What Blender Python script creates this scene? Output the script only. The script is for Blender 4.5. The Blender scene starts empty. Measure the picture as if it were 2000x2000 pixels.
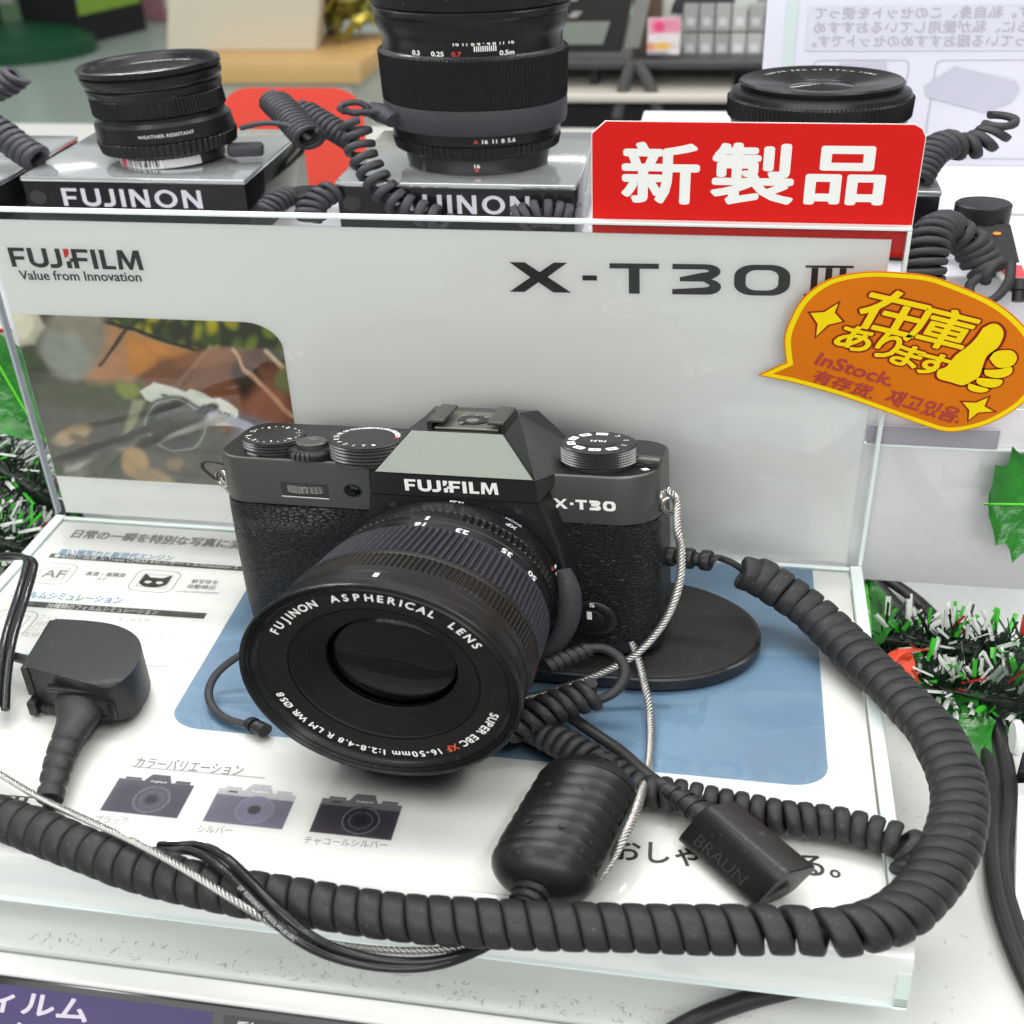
import bpy, bmesh, math, random
import numpy as np
from mathutils import Vector, Matrix, Euler, geometry, noise

random.seed(7)
SC = bpy.context.scene

# ------------------------------------------------------------------ camera
cam_data = bpy.data.cameras.new('camera')
cam = bpy.data.objects.new('camera', cam_data)
SC.collection.objects.link(cam)
cam.location = (0.27627, -0.39424, 0.27020)
cam.rotation_euler = (1.00458, 0.03488, 0.16605)
cam_data.sensor_width = 36
cam_data.lens = 41.771
cam_data.clip_start = 0.02
cam_data.clip_end = 60
cam_data.dof.use_dof = True
cam_data.dof.focus_distance = 0.40
cam_data.dof.aperture_fstop = 17
SC.camera = cam

# ------------------------------------------------------------------ light of the shop, with added fill and highlight lamps
world = bpy.data.worlds.new('World')
SC.world = world
world.use_nodes = True
world.node_tree.nodes['Background'].inputs[0].default_value = (0.96, 1.0, 0.985, 1)
world.node_tree.nodes['Background'].inputs[1].default_value = 0.44

def ceiling_tube(x, y, z, lx, ly, watts, rz=0.0):
    l = bpy.data.lights.new('ceiling_tube', 'AREA')
    l.shape = 'RECTANGLE'; l.size = lx; l.size_y = ly; l.energy = watts
    l.color = (1.0, 0.985, 0.95)
    o = bpy.data.objects.new('ceiling_tube', l); SC.collection.objects.link(o)
    o.location = (x, y, z); o.rotation_euler = (0, 0, rz)

for tx, ty, rz in ((-1.9, 0.5, 0.2), (-0.1, 0.35, 0.15), (1.7, 0.6, 0.2), (-3.0, 2.4, 1.4), (2.6, 2.2, 1.3),
                   (-0.9, -1.0, 1.5), (1.2, -0.9, 1.2), (-3.4, 4.2, 0.2), (3.2, 4.0, 0.2), (0.2, 5.6, 0.1), (-1.5, -3.6, 0.3), (1.2, -4.2, 1.3), (0.3, -6.0, 0.2)):
    ceiling_tube(tx, ty, 2.0, 1.2, 0.12, 13, rz)
ceiling_tube(0.1, -0.45, 1.5, 1.0, 0.7, 4, 0.1)
# added narrow light bar overhead, for crisp highlights on black parts
ceiling_tube(0.16, 0.10, 0.80, 0.85, 0.035, 1.9, 0.05)
# added broad fill from behind the camera, brightens upright faces
fl = bpy.data.lights.new('front_fill', 'AREA'); fl.shape = 'RECTANGLE'; fl.size = 3.0; fl.size_y = 1.4; fl.energy = 52; fl.color = (1.0, 0.99, 0.97)
flo = bpy.data.objects.new('front_fill', fl); SC.collection.objects.link(flo)
flo.location = (0.1, -2.3, 1.55)
flo.rotation_euler = (math.radians(62), 0, 0)

SC.view_settings.view_transform = 'Standard'
SC.view_settings.look = 'None'
SC.view_settings.exposure = -0.14
SC.view_settings.gamma = 1.0
SC.cycles.max_bounces = 10
SC.cycles.transparent_max_bounces = 16
SC.cycles.use_denoising = True

# ------------------------------------------------------------------ helpers
# All sizes are millimetres; widths along X have the wide proportions of the photograph.
WX = 4.0 / 3.0
MM = 0.001
PI = math.pi

def lin(h):
    h = h.lstrip('#')
    c = [int(h[i:i + 2], 16) / 255 for i in (0, 2, 4)]
    return tuple((x / 12.92 if x <= 0.04045 else ((x + 0.055) / 1.055) ** 2.4) for x in c)

def col3(c):
    return lin(c) if isinstance(c, str) else c

def wpos(p):
    return Vector((p[0] * WX * MM, p[1] * MM, p[2] * MM))

def root_loc(o):
    while o.parent is not None:
        o = o.parent
    return o.location

def tag(o, label=None, cat=None, group=None, kind=None):
    if label: o['label'] = label
    if cat: o['category'] = cat
    if group: o['group'] = group
    if kind: o['kind'] = kind
    return o

def thing(name, label, cat, base, group=None):
    o = bpy.data.objects.new(name, None)
    o.empty_display_size = 0.01
    SC.collection.objects.link(o)
    o.location = wpos(base)
    return tag(o, label, cat, group)

def obj(name, geo, material, parent=None, smooth=None, colors=None):
    """One mesh object; geo = (verts in mm, faces)."""
    V = np.asarray(geo[0], float).reshape(-1, 3)
    P = V * np.array([WX, 1, 1]) * MM
    if parent is not None:
        o0 = np.array(root_loc(parent))
    else:
        lo, hi = P.min(0), P.max(0)
        o0 = np.array([(lo[0] + hi[0]) / 2, (lo[1] + hi[1]) / 2, lo[2]])
    me = bpy.data.meshes.new(name)
    me.from_pydata((P - o0).tolist(), [], [list(f) for f in geo[1]])
    me.update()
    if smooth is not None:
        me.polygons.foreach_set('use_smooth', [True] * len(me.polygons))
        me.set_sharp_from_angle(angle=math.radians(smooth))
    if colors is not None:
        at = me.color_attributes.new('print', 'FLOAT_COLOR', 'POINT')
        at.data.foreach_set('color', np.c_[np.asarray(colors, float), np.ones(len(V))].ravel())
    me.materials.append(material)
    o = bpy.data.objects.new(name, me)
    SC.collection.objects.link(o)
    if parent is not None:
        o.parent = parent
    else:
        o.location = o0
    return o

def merge(*gs):
    V, F, n = [], [], 0
    for g in gs:
        v = np.asarray(g[0], float).reshape(-1, 3)
        V.append(v); F += [[i + n for i in f] for f in g[1]]; n += len(v)
    return np.vstack(V), F

def xf(geo, m=None, t=(0, 0, 0)):
    V = np.asarray(geo[0], float).reshape(-1, 3)
    if m is not None: V = V @ np.asarray(m, float).T
    return V + np.array(t, float), geo[1]

def rotm(rx=0, ry=0, rz=0):
    return np.array(Euler((rx, ry, rz), 'XYZ').to_matrix())

def frame(xdir, up):
    """3x3 whose columns are an orthonormal frame, x along xdir and z near up."""
    x = np.array(xdir, float); x /= np.linalg.norm(x)
    y = np.cross(up, x); y /= np.linalg.norm(y)
    return np.c_[x, y, np.cross(x, y)]

def bm_geo(bm):
    bm.verts.index_update()
    g = (np.array([v.co[:] for v in bm.verts]), [[v.index for v in f.verts] for f in bm.faces])
    bm.free()
    return g

def box(x0, x1, y0, y1, z0, z1, bev=0.0, seg=2):
    bm = bmesh.new()
    bmesh.ops.create_cube(bm, size=1)
    for v in bm.verts:
        v.co = ((x0 + x1) / 2 + v.co.x * (x1 - x0), (y0 + y1) / 2 + v.co.y * (y1 - y0), (z0 + z1) / 2 + v.co.z * (z1 - z0))
    if bev:
        bmesh.ops.bevel(bm, geom=bm.edges[:], offset=bev, segments=seg, affect='EDGES', profile=0.5, clamp_overlap=True)
    return bm_geo(bm)

def prism(outline, z0, z1, bev=0.0, seg=2, top_only=False):
    """Closed XY outline (counter-clockwise) extruded from z0 to z1."""
    bm = bmesh.new()
    n = len(outline)
    a = [bm.verts.new((p[0], p[1], z0)) for p in outline]
    b = [bm.verts.new((p[0], p[1], z1)) for p in outline]
    bm.faces.new(a[::-1]); top = bm.faces.new(b)
    for i in range(n):
        bm.faces.new((a[i], a[(i + 1) % n], b[(i + 1) % n], b[i]))
    if bev:
        ed = [e for e in bm.edges if (all(v in b for v in e.verts)) or (not top_only and all(v in a for v in e.verts))]
        bmesh.ops.bevel(bm, geom=ed, offset=bev, segments=seg, affect='EDGES', profile=0.5, clamp_overlap=True)
    return bm_geo(bm)

def loft(rings, cap0=True, cap1=True, closed=True):
    n = len(rings[0]); V = np.vstack([np.asarray(r, float) for r in rings]); F = []
    for k in range(len(rings) - 1):
        for i in range(n if closed else n - 1):
            j = (i + 1) % n
            F.append([k * n + i, k * n + j, (k + 1) * n + j, (k + 1) * n + i])
    if cap0: F.append(list(range(n))[::-1])
    if cap1: F.append([(len(rings) - 1) * n + i for i in range(n)])
    return V, F

def lathe(prof, n=64, cap0=True, cap1=True, rib=None):
    """Revolve (radius, z) pairs round Z. rib(i) scales the radius of column i."""
    rings = []
    for r, z in prof:
        a = np.arange(n) * 2 * PI / n
        rr = np.full(n, float(r))
        if rib is not None: rr = rr + np.array([rib(i, r, z) for i in range(n)])
        rings.append(np.c_[rr * np.cos(a), rr * np.sin(a), np.full(n, float(z))])
    return loft(rings, cap0, cap1)

def smooth_path(pts, step=2.0):
    P = np.array(pts, float)
    if len(P) > 2:
        Q = np.vstack([2 * P[0] - P[1], P, 2 * P[-1] - P[-2]])
        out = []
        for i in range(1, len(Q) - 2):
            p0, p1, p2, p3 = Q[i - 1:i + 3]
            m = max(2, int(np.linalg.norm(p2 - p1) / step * 1.5))
            for t in np.arange(m) / m:
                out.append(0.5 * ((2 * p1) + (-p0 + p2) * t + (2 * p0 - 5 * p1 + 4 * p2 - p3) * t ** 2 + (-p0 + 3 * p1 - 3 * p2 + p3) * t ** 3))
        out.append(P[-1]); P = np.array(out)
    L = np.r_[0, np.cumsum(np.linalg.norm(np.diff(P, axis=0), axis=1))]
    s = np.linspace(0, L[-1], max(3, int(L[-1] / step) + 1))
    return np.c_[[np.interp(s, L, P[:, k]) for k in range(3)]].T

def frames(P, up=(0, 0, 1)):
    T = np.gradient(P, axis=0); T /= np.linalg.norm(T, axis=1)[:, None]
    N = np.zeros_like(P); n = np.array(up, float)
    if abs(np.dot(n, T[0])) > 0.95: n = np.array([1.0, 0, 0])
    for i in range(len(P)):
        n = n - np.dot(n, T[i]) * T[i]; n /= np.linalg.norm(n); N[i] = n
    return T, N, np.cross(T, N)

def tube(pts, r, n=10, step=2.0, cap=True, resample=True):
    P = smooth_path(pts, step) if resample else np.array(pts, float)
    T, N, B = frames(P)
    a = np.arange(n) * 2 * PI / n
    R = np.full(len(P), r, float) if np.isscalar(r) else np.interp(np.linspace(0, 1, len(P)), np.linspace(0, 1, len(r)), r)
    return loft([P[i] + R[i] * (np.outer(np.cos(a), N[i]) + np.outer(np.sin(a), B[i])) for i in range(len(P))], cap, cap)

def coil(pts, R, rr, pitch, n=8, per=16, ax=0.49, jit=0.0, phase=0.0, sq=0.75, wmax=1.25):
    """A wire wound round a path: R mean radius, rr radial half thickness, the turns pitch mm apart."""
    P = smooth_path(pts, 1.0)
    T, N, B = frames(P)
    L = np.r_[0, np.cumsum(np.linalg.norm(np.diff(P, axis=0), axis=1))]
    s, th = [], []
    x, t = 0.0, phase
    while x < L[-1]:
        s.append(x); th.append(t)
        pt = pitch(x / L[-1]) if callable(pitch) else pitch
        x += pt / per; t += 2 * PI / per
    s = np.array(s); th = np.array(th)
    f = lambda A: np.c_[[np.interp(s, L, A[:, k]) for k in range(3)]].T
    Ps, Ts, Ns, Bs = f(P), f(T), f(N), f(B)
    ph = np.arange(n) * 2 * PI / n
    cs, sn = np.cos(ph), np.sin(ph)
    cs = np.sign(cs) * np.abs(cs) ** sq; sn = np.sign(sn) * np.abs(sn) ** sq
    rings = []
    for i in range(len(s)):
        pt = pitch(s[i] / L[-1]) if callable(pitch) else pitch
        w = min(pt * ax, rr * wmax)
        k_ = int(th[i] / (2 * PI))
        wob = jit * (math.sin(0.13 * th[i] + 1.7 * math.sin(0.031 * th[i])) + 0.8 * noise.noise(Vector((th[i] / 6.283, 3.1, 0.7))))
        d = math.cos(th[i]) * Ns[i] + math.sin(th[i]) * Bs[i]
        rings.append(Ps[i] + np.outer(R + wob + rr * cs, d) + np.outer(w * sn, Ts[i]))
    return loft(rings)

def fill2d(loops):
    """Flat polygons with holes -> (verts in XY, triangles)."""
    polys = [[Vector((p[0], p[1], 0)) for p in l] for l in loops]
    tris = geometry.tessellate_polygon(polys)
    V = [tuple(p) for l in polys for p in l]
    F = []
    for a, b, c in tris:
        ar = (V[b][0] - V[a][0]) * (V[c][1] - V[a][1]) - (V[c][0] - V[a][0]) * (V[b][1] - V[a][1])
        F.append([a, b, c] if ar > 0 else [a, c, b])
    return np.array(V), F

def rrect(x0, x1, y0, y1, r, n=6, corners=(1, 1, 1, 1)):
    """Rounded rectangle, corners in the order lower left, lower right, upper right, upper left."""
    out = []
    for (cx, cy, a0, on, px, py) in ((x0 + r, y0 + r, PI, corners[0], x0, y0), (x1 - r, y0 + r, 1.5 * PI, corners[1], x1, y0),
                                     (x1 - r, y1 - r, 0, corners[2], x1, y1), (x0 + r, y1 - r, 0.5 * PI, corners[3], x0, y1)):
        if on: out += [(cx + r * math.cos(a0 + k * PI / 2 / n), cy + r * math.sin(a0 + k * PI / 2 / n)) for k in range(n + 1)]
        else: out.append((px, py))
    return out

def stroke(pts, w, cyclic=False):
    """Outline loop(s) of a polyline of width w with mitred corners."""
    P = [np.array(p, float) for p in pts]
    P = np.array([p for i, p in enumerate(P) if i == 0 or np.linalg.norm(p - P[i - 1]) > 1e-5]); n = len(P); Lft, Rgt = [], []
    for i in range(n):
        a = P[i - 1] if (i > 0 or cyclic) else None
        b = P[(i + 1) % n] if (i < n - 1 or cyclic) else None
        d1 = (P[i] - a) / np.linalg.norm(P[i] - a) if a is not None else None
        d2 = (b - P[i]) / np.linalg.norm(b - P[i]) if b is not None else None
        if d1 is None: d1 = d2
        if d2 is None: d2 = d1
        n1 = np.array([-d1[1], d1[0]]); n2 = np.array([-d2[1], d2[0]])
        m = n1 + n2; m = m / np.linalg.norm(m); k = w / 2 / max(0.3, np.dot(m, n1))
        Lft.append(tuple(P[i] + m * k)); Rgt.append(tuple(P[i] - m * k))
    return [Lft, Rgt[::-1]] if cyclic else [Lft + Rgt[::-1]]

def arc(cx, cy, rx, ry, a0, a1, n=8):
    return [(cx + rx * math.cos(math.radians(a0 + (a1 - a0) * k / n)), cy + ry * math.sin(math.radians(a0 + (a1 - a0) * k / n))) for k in range(n + 1)]

def sheet(loops, z0, z1):
    """A thin flat solid: loops (outer first, then holes) filled at z1 with a rim down to z0."""
    V, F = fill2d(loops)
    n = len(V); FF = [list(f) for f in F]; k = 0
    for l in loops:
        m = len(l)
        for i in range(m):
            a, b = k + i, k + (i + 1) % m
            FF.append([n + a, n + b, b, a])
        k += m
    return np.vstack([np.c_[V[:, :2], np.full(n, z1)], np.c_[V[:, :2], np.full(n, z0)]]), FF

_tc = {}
def text_flat(s, off=0.0, res=3, shear=0.0):
    """Glyph outlines of the built-in font as flat triangles, cap height about 0.73."""
    key = (s, off, res, shear)
    if key not in _tc:
        c = bpy.data.curves.new('lettering', 'FONT'); c.body = s; c.offset = off; c.resolution_u = res; c.shear = shear
        o = bpy.data.objects.new('lettering', c); SC.collection.objects.link(o)
        dg = bpy.context.evaluated_depsgraph_get()
        me = bpy.data.meshes.new_from_object(o.evaluated_get(dg))
        V = np.array([v.co[:] for v in me.vertices]); F = [list(p.vertices) for p in me.polygons]
        bpy.data.objects.remove(o); bpy.data.curves.remove(c); bpy.data.meshes.remove(me)
        _tc[key] = (V, F)
    V, F = _tc[key]
    return V.copy(), [list(f) for f in F]

def text_fit(s, width, height, off=0.0, bold=0.0):
    """Text as flat geometry fitted to width x height with its lower left corner at 0,0; bold = stroke thickening (fraction of height)."""
    V, F = text_flat(s, off)
    lo, hi = V.min(0), V.max(0)
    V = (V - lo) / np.maximum(hi - lo, 1e-6)
    V = np.c_[V[:, 0] * width, V[:, 1] * height, np.zeros(len(V))]
    if bold:
        b = bold * height; gs = []
        for k, (dx, dy) in enumerate(((0, 0), (b, 0), (-b, 0), (0, b), (0, -b), (b * .7, b * .7), (-b * .7, b * .7), (b * .7, -b * .7), (-b * .7, -b * .7))):
            gs.append((V + np.array([dx, dy, k * 0.004]), F))
        return merge(*gs)
    return V, F

def lay(geo, p0, p1, up, lift=0.0):
    """Map flat XY geometry: origin at p0, X towards p1, Y along up (made square to X); lift along the normal."""
    x = np.array(p1, float) - np.array(p0, float); x /= np.linalg.norm(x)
    u = np.array(up, float); u = u - np.dot(u, x) * x; u /= np.linalg.norm(u)
    nrm = np.cross(x, u)
    V = np.asarray(geo[0], float)
    return np.array(p0) + np.outer(V[:, 0], x) + np.outer(V[:, 1], u) + np.outer(V[:, 2] + lift, nrm), geo[1]


# ------------------------------------------------------------------ materials
def mat(name, color, rough=0.5, metal=0.0, spec=0.5, coat=0.0, bump=None, var=0.0, var_scale=200.0, emit=None, emit_str=0.0,
        rough_var=0.0, trans=0.0, ior=1.45, wear=0.0):
    m = bpy.data.materials.new(name); m.use_nodes = True
    nt = m.node_tree; N, Lk = nt.nodes, nt.links
    b = N['Principled BSDF']
    c = col3(color)
    b.inputs['Base Color'].default_value = (*c, 1)
    b.inputs['Roughness'].default_value = rough
    b.inputs['Metallic'].default_value = metal
    b.inputs['Specular IOR Level'].default_value = spec
    b.inputs['Coat Weight'].default_value = coat
    b.inputs['Coat Roughness'].default_value = 0.08
    b.inputs['IOR'].default_value = ior
    b.inputs['Transmission Weight'].default_value = trans
    if emit is not None:
        b.inputs['Emission Color'].default_value = (*col3(emit), 1); b.inputs['Emission Strength'].default_value = emit_str
    tc = N.new('ShaderNodeTexCoord')
    src = None
    if var or rough_var or wear:
        nz = N.new('ShaderNodeTexNoise'); nz.inputs['Scale'].default_value = var_scale; nz.inputs['Detail'].default_value = 5
        Lk.new(tc.outputs['Object'], nz.inputs['Vector'])
        if var:
            mr = N.new('ShaderNodeMapRange'); mr.inputs['To Min'].default_value = 1 - var; mr.inputs['To Max'].default_value = 1 + var
            Lk.new(nz.outputs['Fac'], mr.inputs['Value'])
            mx = N.new('ShaderNodeMix'); mx.data_type = 'RGBA'; mx.blend_type = 'MULTIPLY'; mx.inputs[0].default_value = 1
            mx.inputs[6].default_value = (*c, 1)
            Lk.new(mr.outputs[0], mx.inputs[7]); Lk.new(mx.outputs[2], b.inputs['Base Color']); src = mx.outputs[2]
        if rough_var:
            mr2 = N.new('ShaderNodeMapRange'); mr2.inputs['To Min'].default_value = max(0.02, rough - rough_var); mr2.inputs['To Max'].default_value = rough + rough_var
            Lk.new(nz.outputs['Fac'], mr2.inputs['Value']); Lk.new(mr2.outputs[0], b.inputs['Roughness'])
    if wear:    # pale dust specks
        nd = N.new('ShaderNodeTexNoise'); nd.inputs['Scale'].default_value = 900; nd.inputs['Detail'].default_value = 2
        Lk.new(tc.outputs['Object'], nd.inputs['Vector'])
        rp = N.new('ShaderNodeMapRange'); rp.inputs['From Min'].default_value = 0.66; rp.inputs['From Max'].default_value = 0.78; rp.inputs['To Max'].default_value = wear
        Lk.new(nd.outputs['Fac'], rp.inputs['Value'])
        mx = N.new('ShaderNodeMix'); mx.data_type = 'RGBA'
        Lk.new(rp.outputs[0], mx.inputs[0])
        if src is not None: Lk.new(src, mx.inputs[6])
        else: mx.inputs[6].default_value = (*c, 1)
        mx.inputs[7].default_value = (0.45, 0.44, 0.42, 1)
        Lk.new(mx.outputs[2], b.inputs['Base Color'])
    if bump is not None:
        kind, scale, strength, dist = bump
        bp = N.new('ShaderNodeBump'); bp.inputs['Strength'].default_value = strength; bp.inputs['Distance'].default_value = dist
        if kind == 'noise':
            t = N.new('ShaderNodeTexNoise'); t.inputs['Scale'].default_value = scale; t.inputs['Detail'].default_value = 4
            Lk.new(tc.outputs['Object'], t.inputs['Vector']); Lk.new(t.outputs['Fac'], bp.inputs['Height'])
        elif kind == 'leather':
            mp = N.new('ShaderNodeMapping'); mp.inputs['Scale'].default_value = (0.55, 0.8, 1.35)
            Lk.new(tc.outputs['Object'], mp.inputs['Vector'])
            nw = N.new('ShaderNodeTexNoise'); nw.inputs['Scale'].default_value = scale * 0.45; nw.inputs['Detail'].default_value = 2
            Lk.new(mp.outputs[0], nw.inputs['Vector'])
            ad = N.new('ShaderNodeMix'); ad.data_type = 'VECTOR'; ad.inputs[0].default_value = 0.0018
            ad.blend_type = 'MIX' if hasattr(ad, 'blend_type') else ad.blend_type
            Lk.new(mp.outputs[0], ad.inputs[4]); Lk.new(nw.outputs['Color'], ad.inputs[5])
            t = N.new('ShaderNodeTexVoronoi'); t.feature = 'DISTANCE_TO_EDGE'; t.inputs['Scale'].default_value = scale
            Lk.new(ad.outputs[1], t.inputs['Vector'])
            mr = N.new('ShaderNodeMapRange'); mr.inputs['From Max'].default_value = 0.16; mr.interpolation_type = 'SMOOTHSTEP'
            Lk.new(t.outputs['Distance'], mr.inputs['Value']); Lk.new(mr.outputs[0], bp.inputs['Height'])
        elif kind == 'twist':
            t = N.new('ShaderNodeTexWave'); t.inputs['Scale'].default_value = scale
            Lk.new(tc.outputs['Object'], t.inputs['Vector']); Lk.new(t.outputs['Fac'], bp.inputs['Height'])
        Lk.new(bp.outputs['Normal'], b.inputs['Normal'])
    return m

def pane_mat(name, tint=(0.985, 0.99, 0.985), ior=1.49, rough=0.01, gloss=1.0):
    """Clear acrylic: lets the light through and mirrors by Fresnel."""
    m = bpy.data.materials.new(name); m.use_nodes = True
    nt = m.node_tree; N, Lk = nt.nodes, nt.links
    N.remove(N['Principled BSDF'])
    tr = N.new('ShaderNodeBsdfTransparent'); tr.inputs[0].default_value = (*tint, 1)
    gl = N.new('ShaderNodeBsdfGlossy'); gl.inputs['Roughness'].default_value = rough; gl.inputs['Color'].default_value = (gloss, gloss, gloss, 1)
    fr = N.new('ShaderNodeFresnel'); fr.inputs['IOR'].default_value = ior
    if rough > 0.0:     # faint smears
        tc = N.new('ShaderNodeTexCoord'); nz = N.new('ShaderNodeTexNoise'); nz.inputs['Scale'].default_value = 22; nz.inputs['Detail'].default_value = 6
        mr = N.new('ShaderNodeMapRange'); mr.inputs['From Min'].default_value = 0.35; mr.inputs['From Max'].default_value = 0.7
        mr.inputs['To Min'].default_value = rough * 0.5; mr.inputs['To Max'].default_value = rough * 2.2
        Lk.new(tc.outputs['Object'], nz.inputs['Vector']); Lk.new(nz.outputs['Fac'], mr.inputs['Value']); Lk.new(mr.outputs[0], gl.inputs['Roughness'])
    mx = N.new('ShaderNodeMixShader')
    Lk.new(fr.outputs[0], mx.inputs[0]); Lk.new(tr.outputs[0], mx.inputs[1]); Lk.new(gl.outputs[0], mx.inputs[2])
    Lk.new(mx.outputs[0], N['Material Output'].inputs[0])
    return m

def print_mat(name, rough=0.5, grain=0.0, gscale=900.0):
    """Printed picture: colours come from the mesh's own 'print' attribute, with a little print grain."""
    m = bpy.data.materials.new(name); m.use_nodes = True
    N, Lk = m.node_tree.nodes, m.node_tree.links
    b = N['Principled BSDF']; b.inputs['Roughness'].default_value = rough
    a = N.new('ShaderNodeAttribute'); a.attribute_name = 'print'
    if grain:
        tc = N.new('ShaderNodeTexCoord'); nz = N.new('ShaderNodeTexNoise'); nz.inputs['Scale'].default_value = gscale; nz.inputs['Detail'].default_value = 3
        Lk.new(tc.outputs['Object'], nz.inputs['Vector'])
        mr = N.new('ShaderNodeMapRange'); mr.inputs['From Min'].default_value = 0.25; mr.inputs['From Max'].default_value = 0.75
        mr.inputs['To Min'].default_value = 1 - grain; mr.inputs['To Max'].default_value = 1 + grain
        Lk.new(nz.outputs['Fac'], mr.inputs['Value'])
        mx = N.new('ShaderNodeMix'); mx.data_type = 'RGBA'; mx.blend_type = 'MULTIPLY'; mx.inputs[0].default_value = 1
        Lk.new(a.outputs['Color'], mx.inputs[6]); Lk.new(mr.outputs[0], mx.inputs[7]); Lk.new(mx.outputs[2], b.inputs['Base Color'])
    else:
        Lk.new(a.outputs['Color'], b.inputs['Base Color'])
    return m

def emit_mat(name, color, strength):
    m = bpy.data.materials.new(name); m.use_nodes = True
    N, Lk = m.node_tree.nodes, m.node_tree.links
    N.remove(N['Principled BSDF'])
    e = N.new('ShaderNodeEmission'); e.inputs[0].default_value = (*col3(color), 1); e.inputs[1].default_value = strength
    Lk.new(e.outputs[0], N['Material Output'].inputs[0])
    return m

M = {}
M['table'] = mat('white_laminate', (0.70, 0.72, 0.70), 0.32, var=0.03, var_scale=9, bump=('noise', 60, 0.05, 0.002))
M['shelf'] = mat('white_shelf_board', (0.70, 0.70, 0.75), 0.3, var=0.02, var_scale=12)
M['floor'] = mat('mint_shop_floor', (0.46, 0.55, 0.50), 0.25, var=0.12, var_scale=1.6)
M['paper'] = mat('white_card', (0.80, 0.81, 0.79), 0.55, var=0.01, var_scale=30)
M['paper_grey'] = mat('pale_grey_card', (0.80, 0.81, 0.80), 0.55, var=0.015, var_scale=20)
M['acrylic'] = pane_mat('clear_acrylic')
M['base_acrylic'] = pane_mat('clear_base_acrylic', rough=0.02)
M['acrylic_edge'] = mat('acrylic_edge', (0.72, 0.80, 0.79), 0.18, spec=0.6, var=0.03, var_scale=60)
M['ink'] = mat('black_ink', (0.025, 0.026, 0.026), 0.5)
M['ink_grey'] = mat('grey_ink', (0.22, 0.23, 0.23), 0.55)
M['ink_soft'] = mat('pale_grey_ink', (0.42, 0.43, 0.43), 0.55)
M['ink_blue'] = mat('blue_ink', (0.18, 0.32, 0.48), 0.55)
M['ink_red'] = mat('red_ink', (0.62, 0.02, 0.015), 0.5)
M['white_ink'] = mat('white_ink', (0.82, 0.82, 0.80), 0.5)
M['print'] = print_mat('printed_picture', 0.45, 0.14, 160)
M['print_grain'] = print_mat('grainy_print', 0.4, 0.22, 2600)
M['blue_print'] = mat('blue_print', (0.185, 0.295, 0.42), 0.4, var=0.32, var_scale=16)
M['gunmetal'] = mat('charcoal_metal_paint', (0.105, 0.105, 0.10), 0.38, metal=0.75, spec=0.5, bump=('noise', 5000, 0.05, 0.0001), var=0.10, var_scale=5500)
M['black_metal'] = mat('black_metal_paint', (0.013, 0.013, 0.014), 0.36, spec=0.45, bump=('noise', 4000, 0.05, 0.0001), wear=0.10)
M['hump'] = mat('lit_hump_charcoal', (0.205, 0.225, 0.20), 0.45, metal=0.55, var=0.22, var_scale=3200, bump=('noise', 3500, 0.08, 0.0001))  # paler charcoal: light from above on the sloping panel put into the colour
M['edge'] = mat('bright_metal_edge', (0.50, 0.51, 0.50), 0.3, metal=0.9)
M['leather'] = mat('black_grained_leather', (0.010, 0.010, 0.011), 0.38, spec=0.42, bump=('leather', 760, 0.9, 0.0007), rough_var=0.08, var_scale=300)
M['lens_black'] = mat('lens_black_paint', (0.008, 0.008, 0.009), 0.30, spec=0.4, rough_var=0.06, var_scale=400, wear=0.12)
M['lens_satin'] = mat('lens_satin_black', (0.006, 0.006, 0.007), 0.55, spec=0.28, wear=0.06)
M['lens_void'] = mat('lens_inner_black', (0.0025, 0.0025, 0.003), 0.4, spec=0.3)
M['knurl'] = mat('knurled_black_metal', (0.13, 0.13, 0.128), 0.26, metal=0.9)
M['zoom_rubber'] = mat('ribbed_rubber', (0.030, 0.030, 0.040), 0.6, spec=0.35, var=0.08, var_scale=300, wear=0.16)
M['focus_ring'] = mat('ribbed_black_metal', (0.035, 0.032, 0.030), 0.28, metal=0.6)
M['glass'] = mat('coated_lens_glass', (0.003, 0.004, 0.005), 0.015, spec=0.22)
M['clear_glass'] = pane_mat('coated_clear_glass', (0.80, 0.86, 0.84), 1.45, 0.0, 0.30)
M['inner_glass'] = mat('inner_lens_glass', (0.001, 0.003, 0.002), 0.02, spec=0.6)
M['rubber'] = mat('black_rubber_cord', (0.021, 0.0215, 0.023), 0.5, spec=0.45, var=0.18, var_scale=70, wear=0.16, bump=('noise', 1800, 0.12, 0.0002))
M['rubber_grey'] = mat('dark_grey_rubber_cord', (0.034, 0.034, 0.040), 0.58, spec=0.4, var=0.12, var_scale=80, wear=0.10)
M['pvc'] = mat('black_pvc_cable', (0.018, 0.018, 0.019), 0.40, wear=0.08, var=0.1, var_scale=50)
M['pvc_gloss'] = mat('glossy_black_wire', (0.012, 0.012, 0.014), 0.20, wear=0.05)
M['plastic'] = mat('black_moulded_plastic', (0.010, 0.010, 0.011), 0.34, spec=0.45, wear=0.12, bump=('noise', 2500, 0.10, 0.0001))
M['plastic_matt'] = mat('matt_black_plastic', (0.014, 0.014, 0.016), 0.42, spec=0.45, wear=0.2, bump=('noise', 2500, 0.12, 0.0001))
M['steel'] = mat('steel_wire_rope', (0.46, 0.455, 0.44), 0.34, metal=0.9)
M['steel_dark'] = mat('nickel_ring', (0.45, 0.43, 0.40), 0.25, metal=1.0)
M['puck'] = mat('black_grained_vinyl', (0.009, 0.009, 0.010), 0.42, bump=('leather', 1300, 0.35, 0.0003))
M['puck_rim'] = mat('black_gloss_rim', (0.012, 0.012, 0.015), 0.25, wear=0.15)
M['red_card'] = mat('red_card', (0.62, 0.008, 0.006), 0.5, spec=0.25, var=0.07, var_scale=40)
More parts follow.
